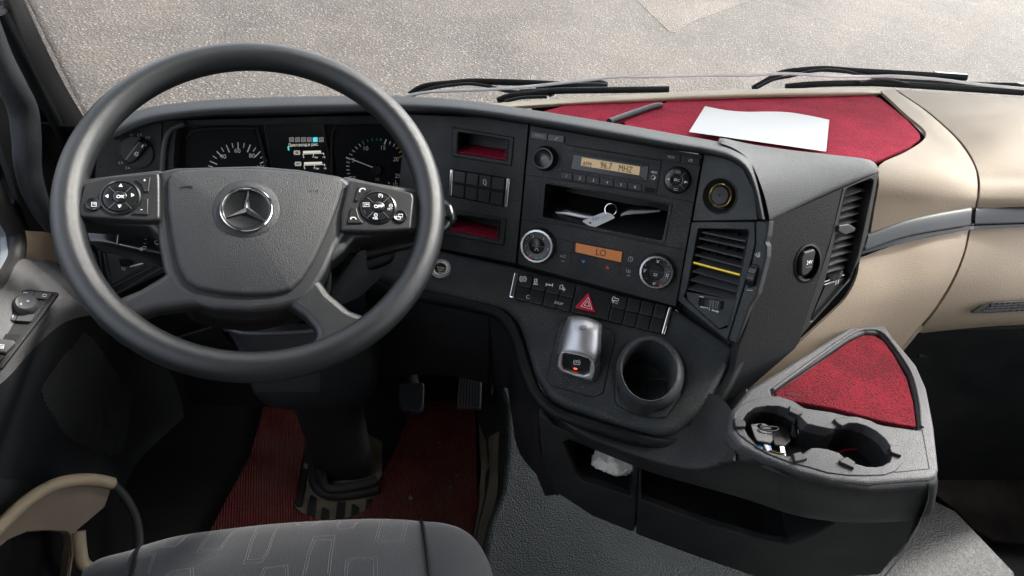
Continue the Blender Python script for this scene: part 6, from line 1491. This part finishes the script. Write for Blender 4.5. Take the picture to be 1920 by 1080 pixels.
sweep('pocket_rim', [PK.pt(*p, 0.010) for p in CF(-60, 955, 0, 900, 90, 815, 180, 758, 260, 735, 340, 732, 408, 745)], (0.010, 0.010), M_beige_s, dr, n=6)
sweep('pocket_edge', [PK.pt(*p, 0.010) for p in CF(408, 745, 450, 790, 485, 850, 502, 920, 500, 980, 480, 1040)], (0.007, 0.008), M_grey, dr, n=6)
sweep('pocket_leg', [PK.pt(*p, 0.006) for p in CF(285, 920, 290, 980, 300, 1030, 330, 1060, 345, 1100)], (0.010, 0.008), M_beige_s, dr, n=6)
plate('pocket_back', CF(200, 730, 400, 750, 480, 850, 495, 960, 470, 1150, -60, 1200, -60, 900), PK, 0.004, M_deep, dr, bev=0, h=-0.06)
# window switches
wp = thing('door_switch_panel', AR.pt(45, 590), 'grey door switch panel with round mirror knob and window keys', 'switch panel')
WSP = Plane(P(40, 590, 1.005), Plane.tri((0, 600, .985), (60, 545, 1.04), (62, 655, 1.07)).n, (1, 0, 0))
_o = P(50, 590, 1.02); WSP = Plane(_o, (0.25, -0.35, 0.9), (1, 0.1, 0))
plate('panel_plate', CP_(140, 437, 405, 460, 15, 975, -80, 975, -100, 640), WSP, 0.006, M_pad, wp, bev=0.0015, r=0.003, h=0.004)
plate('mirror_panel', CP_(150, 445, 365, 465, 215, 662, -10, 640), WSP, 0.003, M_doordark, wp, bev=0.001, r=0.002, h=0.006)
for kq in (CP_(165, 448, 240, 455, 215, 498, 130, 492), CP_(244, 456, 350, 466, 318, 508, 219, 499), CP_(40, 592, 125, 600, 100, 652, 0, 640), CP_(129, 601, 235, 610, 205, 658, 104, 652)):
    plate('switch_key', kq, WSP, 0.003, M_grey, wp, bev=0.0008, r=0.001, h=0.0085)
mk = disc('mirror_knob', *CP_(172, 548)[0], 21, WSP, [(0, 0.011), (0.5, 0.0105), (0.72, 0.0115), (0.85, 0.010), (0.98, 0.005), (1.05, 0.0)], M_grey, wp, h=0.006, seg=40)
strokes('symbol', [CP_(135, 540, 145, 532, 145, 548, 135, 540), CP_(180, 520, 192, 514, 198, 524, 180, 520)], 1.0, WSP, M_white, mk, h=0.0178)
strokes('symbol', [CP_(160, 462, 185, 464, 180, 478, 155, 476, 160, 462), CP_(292, 474, 315, 476, 310, 490, 287, 488, 292, 474), CP_(30, 612, 52, 615, 46, 632, 24, 628, 30, 612), CP_(90, 617, 85, 632)], 1.0, WSP, M_white, wp, h=0.0087)
plate('window_recess', CP_(-80, 735, 150, 742, 40, 880, -80, 870), WSP, 0.002, M_black, wp, bev=0.0005, r=0.002, h=0.0055)
plate('window_key', CP_(-60, 768, 90, 782, 108, 800, 40, 868, -60, 855), WSP, 0.008, M_grey, wp, bev=0.002, r=0.002, h=0.012)
strokes('symbol', [CP_(-4, 812, 28, 816, 22, 842, -12, 838, -4, 812), CP_(-6, 822, 24, 826), CP_(-8, 830, 22, 834)], 1.0, WSP, M_white, wp, h=0.0122)
plate('window_key', CP_(-60, 872, 15, 878, 35, 888, 0, 930, -60, 925), WSP, 0.006, M_black, wp, bev=0.002, r=0.002, h=0.008)
# door frame rubber and window
BZ = [g((-40, 300, .98), (10, 400, 1.05), (30, 440, 1.08), (28, 490, 1.07), (5, 530, 1.02), (-50, 575, .96))]
sweep('window_rubber', BZ[0], (0.014, 0.012), M_rubber_b, dr, n=7)
sweep('window_frame', g((-45, 330, .98), (0, 415, 1.06), (14, 450, 1.08), (10, 495, 1.06), (-10, 525, 1.02), (-60, 560, .97)), (0.010, 0.012), M_frame, dr, n=7)
loft('beige_corner', [g((44, 432, 1.14), (46, 465, 1.13), (42, 486, 1.11)), g((75, 434, 1.18), (80, 465, 1.17), (80, 490, 1.15)), g((105, 436, 1.22), (110, 465, 1.22), (115, 492, 1.20))], M_beige, dr, nu=4, nv=4, t=0.004)
apl = thing('windscreen_pillar', P(120, 230, 1.25), 'black grained windscreen pillar on the driver side', 'pillar')
# pillar: inner face, recess, outer face
ptop = [(44, -60, .95), (20, -60, .93), (-5, -60, .92), (-25, -60, .93), (-60, -60, .95)]
r1 = [g((40, -10, .98), (28, -8, .96), (8, 0, .95), (-10, 0, .97), (-60, 0, .95)), g((82, 80, 1.05), (60, 84, 1.03), (40, 90, 1.02), (20, 100, 1.04), (-40, 100, 1.0)),
      g((122, 160, 1.13), (100, 165, 1.11), (75, 172, 1.10), (55, 185, 1.12), (-20, 200, 1.05)), g((166, 235, 1.22), (148, 248, 1.20), (125, 258, 1.19), (100, 270, 1.22), (10, 300, 1.12)),
      g((205, 310, 1.31), (185, 330, 1.29), (160, 345, 1.28), (130, 360, 1.30), (40, 390, 1.2)), g((240, 380, 1.40), (215, 400, 1.38), (190, 410, 1.36), (150, 420, 1.37), (60, 450, 1.25))]
loft('pillar_cover', r1, M_pillar, apl, nu=5, nv=5, t=0.01, ang=70)
# ribbed darker return
sweep('pillar_bead', g((0, 20, .955), (45, 110, 1.02), (88, 195, 1.10), (122, 265, 1.17), (140, 300, 1.22)), (0.010, 0.008), M_side, apl, n=6)
gh = thing('grab_handle', P(70, 350, 1.05), 'long curved black grab handle on the windscreen pillar', 'grab handle')
sweep('handle_bar', g((-30, 40, .90), (-5, 105, .93), (22, 160, .96), (43, 205, .99), (50, 260, 1.01), (52, 310, 1.03), (62, 355, 1.05), (80, 395, 1.08), (98, 425, 1.12)), (0.0155, 0.0165), M_doordark, gh, n=7, scale=[1, 1, 1.05, 1.08, 1.05, 1, .95, .85, .7])
# ------------------------------------------------------------------ seat
st_ = thing('driver_seat', PZ(530, 1060, 0.0), 'grey cloth driver seat cushion with a stitched looped pattern', 'seat')
ZS = 0.50
def sg(px, py, d): return P(px, py, d)
front = [(160, 1063), (190, 1046), (243, 1032), (262, 1024), (330, 1005), (420, 992), (520, 981), (620, 975), (700, 972), (760, 974), (790, 977), (830, 980), (868, 992), (895, 1015), (915, 1050), (925, 1085)]
front = [(x, y - 9) for x, y in front]
def seatrow(t):
    rows = []
    return rows
dF = 0.985
def seat_part(name, idx, mat, lift=0.0):
    rows = []
    for k in idx:
        x, y = front[k]
        side_ = abs((x - 540) / 380.0)
        base = P(x, y, dF - 0.02 * side_)
        back = Vector((base.x * 1.0, base.y - 0.34, base.z + 0.01 + lift))
        rows.append([base + Vector((0, 0.0, -0.16)), base + Vector((0, 0.008, -0.06)), base + Vector((0, 0.004, -0.022)), base + Vector((0, -0.008, -0.002)), base + Vector((0, -0.035, 0.010 - 0.008 * side_ ** 3)), base + Vector((0, -0.10, 0.018 - 0.012 * side_ ** 3)), base + Vector((0, -0.22, 0.012)), back])
    return loft(name, rows, mat, st_, nu=5, nv=4, ang=80)
sc_ = seat_part('cushion', range(3, 11), M_seat)
seat_part('side_bolster', range(0, 4), M_seat2); seat_part('side_bolster', range(10, 16), M_seat2)

for k_ in (3, 10):
    x_, y_ = front[k_]; b_ = P(x_, y_, dF - 0.02 * abs((x_ - 540) / 380.0)); lf_ = 0.0
    sweep('seam', [b_ + Vector(v) for v in ((0, 0.008, -0.06), (0, 0.005, -0.022), (0, -0.008, -0.001), (0, -0.035, 0.0100), (0, -0.10, 0.0165), (0, -0.22, 0.0125))], 0.0022, M_deep, st_, n=5, seg=8)
# stitched loops woven into the cushion
from mathutils.bvhtree import BVHTree
bpy.context.view_layer.update()
_bv = BVHTree.FromPolygons([WM[sc_] @ v.co for v in sc_.data.vertices], [tuple(p.vertices) for p in sc_.data.polygons])
CV = crop(140, 960, 2.341)
loops_ = [(222, 275, 250, 205, 300, 192, 355, 183, 345, 215, 325, 275), (500, 100, 395, 125, 362, 158, 440, 152, 470, 130, 500, 100), (600, 85, 560, 130, 535, 180, 640, 165, 680, 110, 715, 75),
 (800, 68, 770, 130, 740, 230, 820, 222, 850, 180, 880, 90, 900, 58), (390, 290, 410, 268, 430, 258, 520, 245, 522, 290), (975, 52, 970, 62, 1040, 62, 1085, 42), (812, 290, 830, 245, 935, 232, 937, 290),
 (998, 290, 1020, 190, 1050, 108, 1142, 103, 1130, 180, 1118, 290), (1165, 38, 1145, 60, 1160, 80, 1220, 75, 1250, 34), (1183, 290, 1190, 215, 1215, 200, 1328, 198, 1328, 290), (1345, 28, 1318, 120, 1340, 135, 1440, 138, 1465, 28)]
V_, F_ = [], []
for lp_ in loops_:
    q0 = [Vector(p) for p in CV(*lp_)]
    cc = sum(q0, Vector((0, 0))) / len(q0)
    for sc_k in (1.0, 0.80):
        q1 = [cc + (p - cc) * sc_k for p in q0]
        for a, b in zip(q1, q1[1:]):
            L_ = (b - a).length; n_ = max(1, int(L_ / 2.6))
            for i in range(n_):
                s0, s1 = a.lerp(b, (i + .15) / n_), a.lerp(b, (i + .75) / n_)
                h0 = _bv.ray_cast(EYE, ray(*s0).normalized()); h1 = _bv.ray_cast(EYE, ray(*s1).normalized())
                if h0[0] is None or h1[0] is None: continue
                n0 = h0[1] if h0[1].dot(EYE - h0[0]) > 0 else -h0[1]
                d_ = h1[0] - h0[0]
                if d_.length > 0.02: continue
                w = d_.cross(n0).normalized() * 0.00045; up_ = n0 * 0.0006; b0 = len(V_)
                V_ += [h0[0] + w, h0[0] - w, h1[0] - w, h1[0] + w, h0[0] + w * .5 + up_, h0[0] - w * .5 + up_, h1[0] - w * .5 + up_, h1[0] + w * .5 + up_]
                F_ += [[b0 + 4, b0 + 5, b0 + 6, b0 + 7], [b0, b0 + 1, b0 + 5, b0 + 4], [b0 + 1, b0 + 2, b0 + 6, b0 + 5], [b0 + 2, b0 + 3, b0 + 7, b0 + 6], [b0 + 3, b0, b0 + 4, b0 + 7]]
mesh_obj('woven_pattern', V_, F_, M_stitch, sc_, smooth=False)
# ------------------------------------------------------------------ right footwell, outside, windscreen, cab shell
rf = slab('floor_passenger', [(0.425, -1.1), (2.1, -1.1), (2.1, 1.75), (0.425, 1.75)], -0.05, 0.02, M_rubber_b, bev=0); tag(rf, kind='structure')
pfw = thing('footwell_lining', (1.3, 1.55, 0.3), 'black ribbed lining of the passenger footwell below the beige panel', 'lining')
loft('front_wall', [[Vector((x, 1.20, 0.02)), Vector((x, 1.30, 0.10)), Vector((x, 1.32, 0.35)), Vector((x, 1.24, 0.75))] for x in (0.9, 1.4, 2.1)], M_black, pfw, nu=4, nv=3, t=0.01)
loft('under_dash', [g((x, 622 - (x - 1700) * .03, 1.30), (x, 655, 1.36), (x, 700, 1.42), (x, 760, 1.50), (x - 5, 830, 1.60), (x - 10, 900, 1.70)) for x in (1640, 1760, 1900, 2080)], M_black, pfw, nu=4, nv=4, t=0.006)
sweep('lining_rib', g((1720, 664, 1.38), (1800, 668, 1.40), (1900, 665, 1.42), (2040, 660, 1.44)), (0.006, 0.006), M_foot, pfw, n=4)
bm_ = thing('floor_mat', PZ(1850, 900, 0.05), 'dirty black carpet mat on the passenger floor', 'floor mat')
BMP = Plane((0, 0, 0.055), (0.0, -0.02, 1), (1, 0, 0))
plate('mat_carpet', CI(930, 433, 1000, 450, 1100, 480, 1300, 520, 1400, 900, 1300, 960, 1130, 940, 1050, 895, 990, 830, 905, 765, 900, 640, 915, 560), BMP, 0.01, M_blackmat, bm_, bev=0.003, r=0.01, h=0.0)
# lighter textured floor between console and passenger mat
pf = slab('floor_panel', [tuple(PZ(*p, 0.20).xy) for p in ((1600, 1100), (1680, 1040), (1750, 940), (1790, 960), (1900, 1075), (1920, 1200))], 0.10, 0.204, plastic('grey_textured_floor', (0.021, 0.022, 0.023), 0.65, 1.0, 220, 0.06, DUST, gd=0.0015), bev=0.004); tag(pf, kind='structure')
# ground outside, 1.3 m below the cab floor
gd_ = slab('ground', [(-60, -60), (60, -60), (60, 60), (-60, 60)], -1.5, -1.35, M_asphalt, bev=0); tag(gd_, kind='structure')
gp_ = PZ(1270, 62, 0)
grefl = slab('painted_reflection', [tuple(PZ(x, y, -1.35).xy) for x, y in ((1130, -60), (1255, 60), (1268, 61), (1300, 40), (1440, -10), (1500, -60))], -1.36, -1.346, M_reflection, bev=0); tag(grefl, kind='structure')  # pale slab added on the ground in place of a windscreen reflection
# stones lying on the road
rnd = random.Random(4)
# windscreen: one curved pane
wsr = []
base_pts = [(-0.55, 1.05), (-0.40, 1.32), (0.0, 1.52), (0.55, 1.60), (1.1, 1.52), (1.6, 1.32), (1.75, 1.05)]
for zz, dy in ((0.55, 0.03), (1.0, 0.0), (1.5, -0.05), (1.95, -0.12)):
    wsr.append([Vector((x * (1 - 0.02 * zz), y + dy, zz)) for x, y in base_pts])
ws = thing('windscreen', (0.55, 1.6, 0.55), 'large clear windscreen above the dashboard', 'windscreen')
loft('glass_pane', wsr, M_glass, ws, nu=6, nv=3)
# ceramic dot border beside the pillar, printed on the glass
from mathutils.bvhtree import BVHTree
_gp = ws.children[0] if ws.children else [o for o in bpy.data.objects if o.name == 'glass_pane'][0]
_gb = BVHTree.FromPolygons([WM[_gp] @ v.co for v in _gp.data.vertices], [tuple(p.vertices) for p in _gp.data.polygons])
dv, df = [], []
for i in range(150):
    t = i / 149; ex, ey = 46 + (172 - 46) * t, -6 + (246 + 6) * t
    for k in range(5):
        px_, py_ = ex + 2.0 + k * 2.6 + (i % 2) * 1.3, ey - k * 0.6
        h = _gb.ray_cast(EYE, ray(px_, py_).normalized())
        if h[0] is None: continue
        n_ = h[1] if h[1].dot(EYE - h[0]) > 0 else -h[1]
        u_ = Vector((0, 0, 1)); u_ = (u_ - n_ * u_.dot(n_)).normalized(); v_ = n_.cross(u_)
        r = (1.15 - 0.17 * k) * 0.9 * (h[0] - EYE).length / FPX; b = len(dv); o = h[0] + n_ * 0.001
        dv += [o - u_ * r, o - v_ * r, o + u_ * r, o + v_ * r]; df.append([b, b + 1, b + 2, b + 3])
if dv: mesh_obj('dot_border', dv, df, M_deep, ws, smooth=False)
# wipers
def wiper(label, arm, tube, blade, dd=1.62, blade2=None):
    w = thing('wiper', P(*arm[0], dd), label, 'wiper', 'windscreen wipers')
    sweep('wiper_arm', [P(x, y, dd) for x, y in arm], (0.0045, 0.0075), M_rubber_b, w, n=5)
    sweep('washer_hose', [P(x, y, dd - 0.01) for x, y in tube], 0.0035, M_rubber_b, w, n=5)
    sweep('blade', [P(x, y, dd + 0.01) for x, y in blade], (0.006, 0.007), M_rubber_b, w, n=3)
    if blade2: sweep('blade_spoiler', [P(x, y, dd + 0.02) for x, y in blade2], (0.008, 0.006), M_pad, w, n=3)
    return w
wiper('wiper with a long curved arm in front of the steering wheel side', CJ(80, 285, 160, 240, 300, 222, 430, 212, 620, 216, 780, 222, 1000, 235), CJ(90, 290, 200, 250, 330, 230, 420, 225, 520, 240, 600, 262, 680, 270), CJ(770, 238, 900, 238, 1050, 235, 1160, 238), 1.60, CJ(980, 218, 1060, 216, 1130, 218, 1160, 230))
wiper('wiper lying low at the middle of the windscreen base', CJ(560, 318, 620, 295, 700, 285, 840, 270), CJ(600, 320, 700, 300, 830, 295), CJ(680, 272, 900, 262, 1200, 258, 1495, 254), 1.58, CJ(830, 262, 850, 275, 860, 290))
wiper('wiper with a curved arm near the passenger end of the windscreen', CT(600, 430, 680, 385, 740, 355, 830, 342, 950, 335, 1100, 345, 1400, 362, 1640, 378), CT(620, 428, 700, 388, 780, 372, 870, 350, 960, 340, 1060, 350, 1150, 372), CT(1140, 350, 1300, 360, 1500, 372, 1640, 378), 1.72, CT(1480, 360, 1560, 365, 1640, 372))
wiper('wiper lying flat at the far end of the windscreen base', CT(760, 422, 900, 410, 1120, 405, 1300, 410, 1920, 450), CT(1120, 405, 1180, 392, 1260, 392, 1360, 410), CT(1180, 388, 1350, 398, 1600, 410, 1960, 418), 1.70, CT(1440, 402, 1600, 418, 1960, 448))
cbw = thing('white_cable', P(1300, 145, 1.5), 'thin white cable stretched along the bottom of the windscreen', 'cable')
sweep('cable_line', [P(x, y, d) for (x, y), d in zip(CJ(60, 290, 200, 268, 400, 260, 600, 250, 800, 232, 1000, 210, 1200, 188, 1400, 186, 1700, 178, 1920, 178) + CT(760, 358, 950, 368, 1150, 372, 1300, 370, 1500, 385, 1700, 410, 1960, 435), [1.42] * 4 + [1.44] * 4 + [1.46] * 4 + [1.5] * 5)], 0.0030, M_cable, cbw, n=6, seg=8)
# cab shell round the viewer (roof, back wall, doors): unseen, side openings enlarged to let more light in
shl = thing('unseen_cab_shell', (0.55, -0.6, 0.0), 'unseen truck cab body with a pale cloth roof lining and enlarged side openings', 'cab')
def boxo(name, lo, hi, mat, par):
    v = [(x, y, z) for x in (lo[0], hi[0]) for y in (lo[1], hi[1]) for z in (lo[2], hi[2])]
    f = [[0, 1, 3, 2], [4, 6, 7, 5], [0, 4, 5, 1], [2, 3, 7, 6], [0, 2, 6, 4], [1, 5, 7, 3]]
    return mesh_obj(name, v, f, mat, par, smooth=False)
boxo('unseen_roof', (-0.75, -1.1, 2.0), (1.85, 1.25, 2.05), M_liner, shl)
boxo('unseen_back_wall', (-0.75, -1.15, -0.05), (1.85, -1.1, 2.0), M_liner, shl)
boxo('unseen_side_wall', (-0.75, -1.1, -0.05), (-0.70, 1.7, 0.78), M_doordark, shl)
boxo('unseen_side_wall', (1.80, -1.1, -0.05), (1.85, 1.2, 0.70), M_doordark, shl)
boxo('unseen_side_wall', (-0.75, -1.1, 0.78), (-0.70, -0.40, 2.0), M_liner, shl)
boxo('unseen_side_wall', (1.80, -1.1, 0.70), (1.85, -0.40, 2.0), M_liner, shl)
boxo('outer_panel', (-0.69, 0.30, 0.0), (-0.465, 1.40, 0.60), M_doordark, dr)
boxo('front_panel', (-0.75, 1.66, -0.4), (1.85, 1.70, 0.38), M_body, shl)
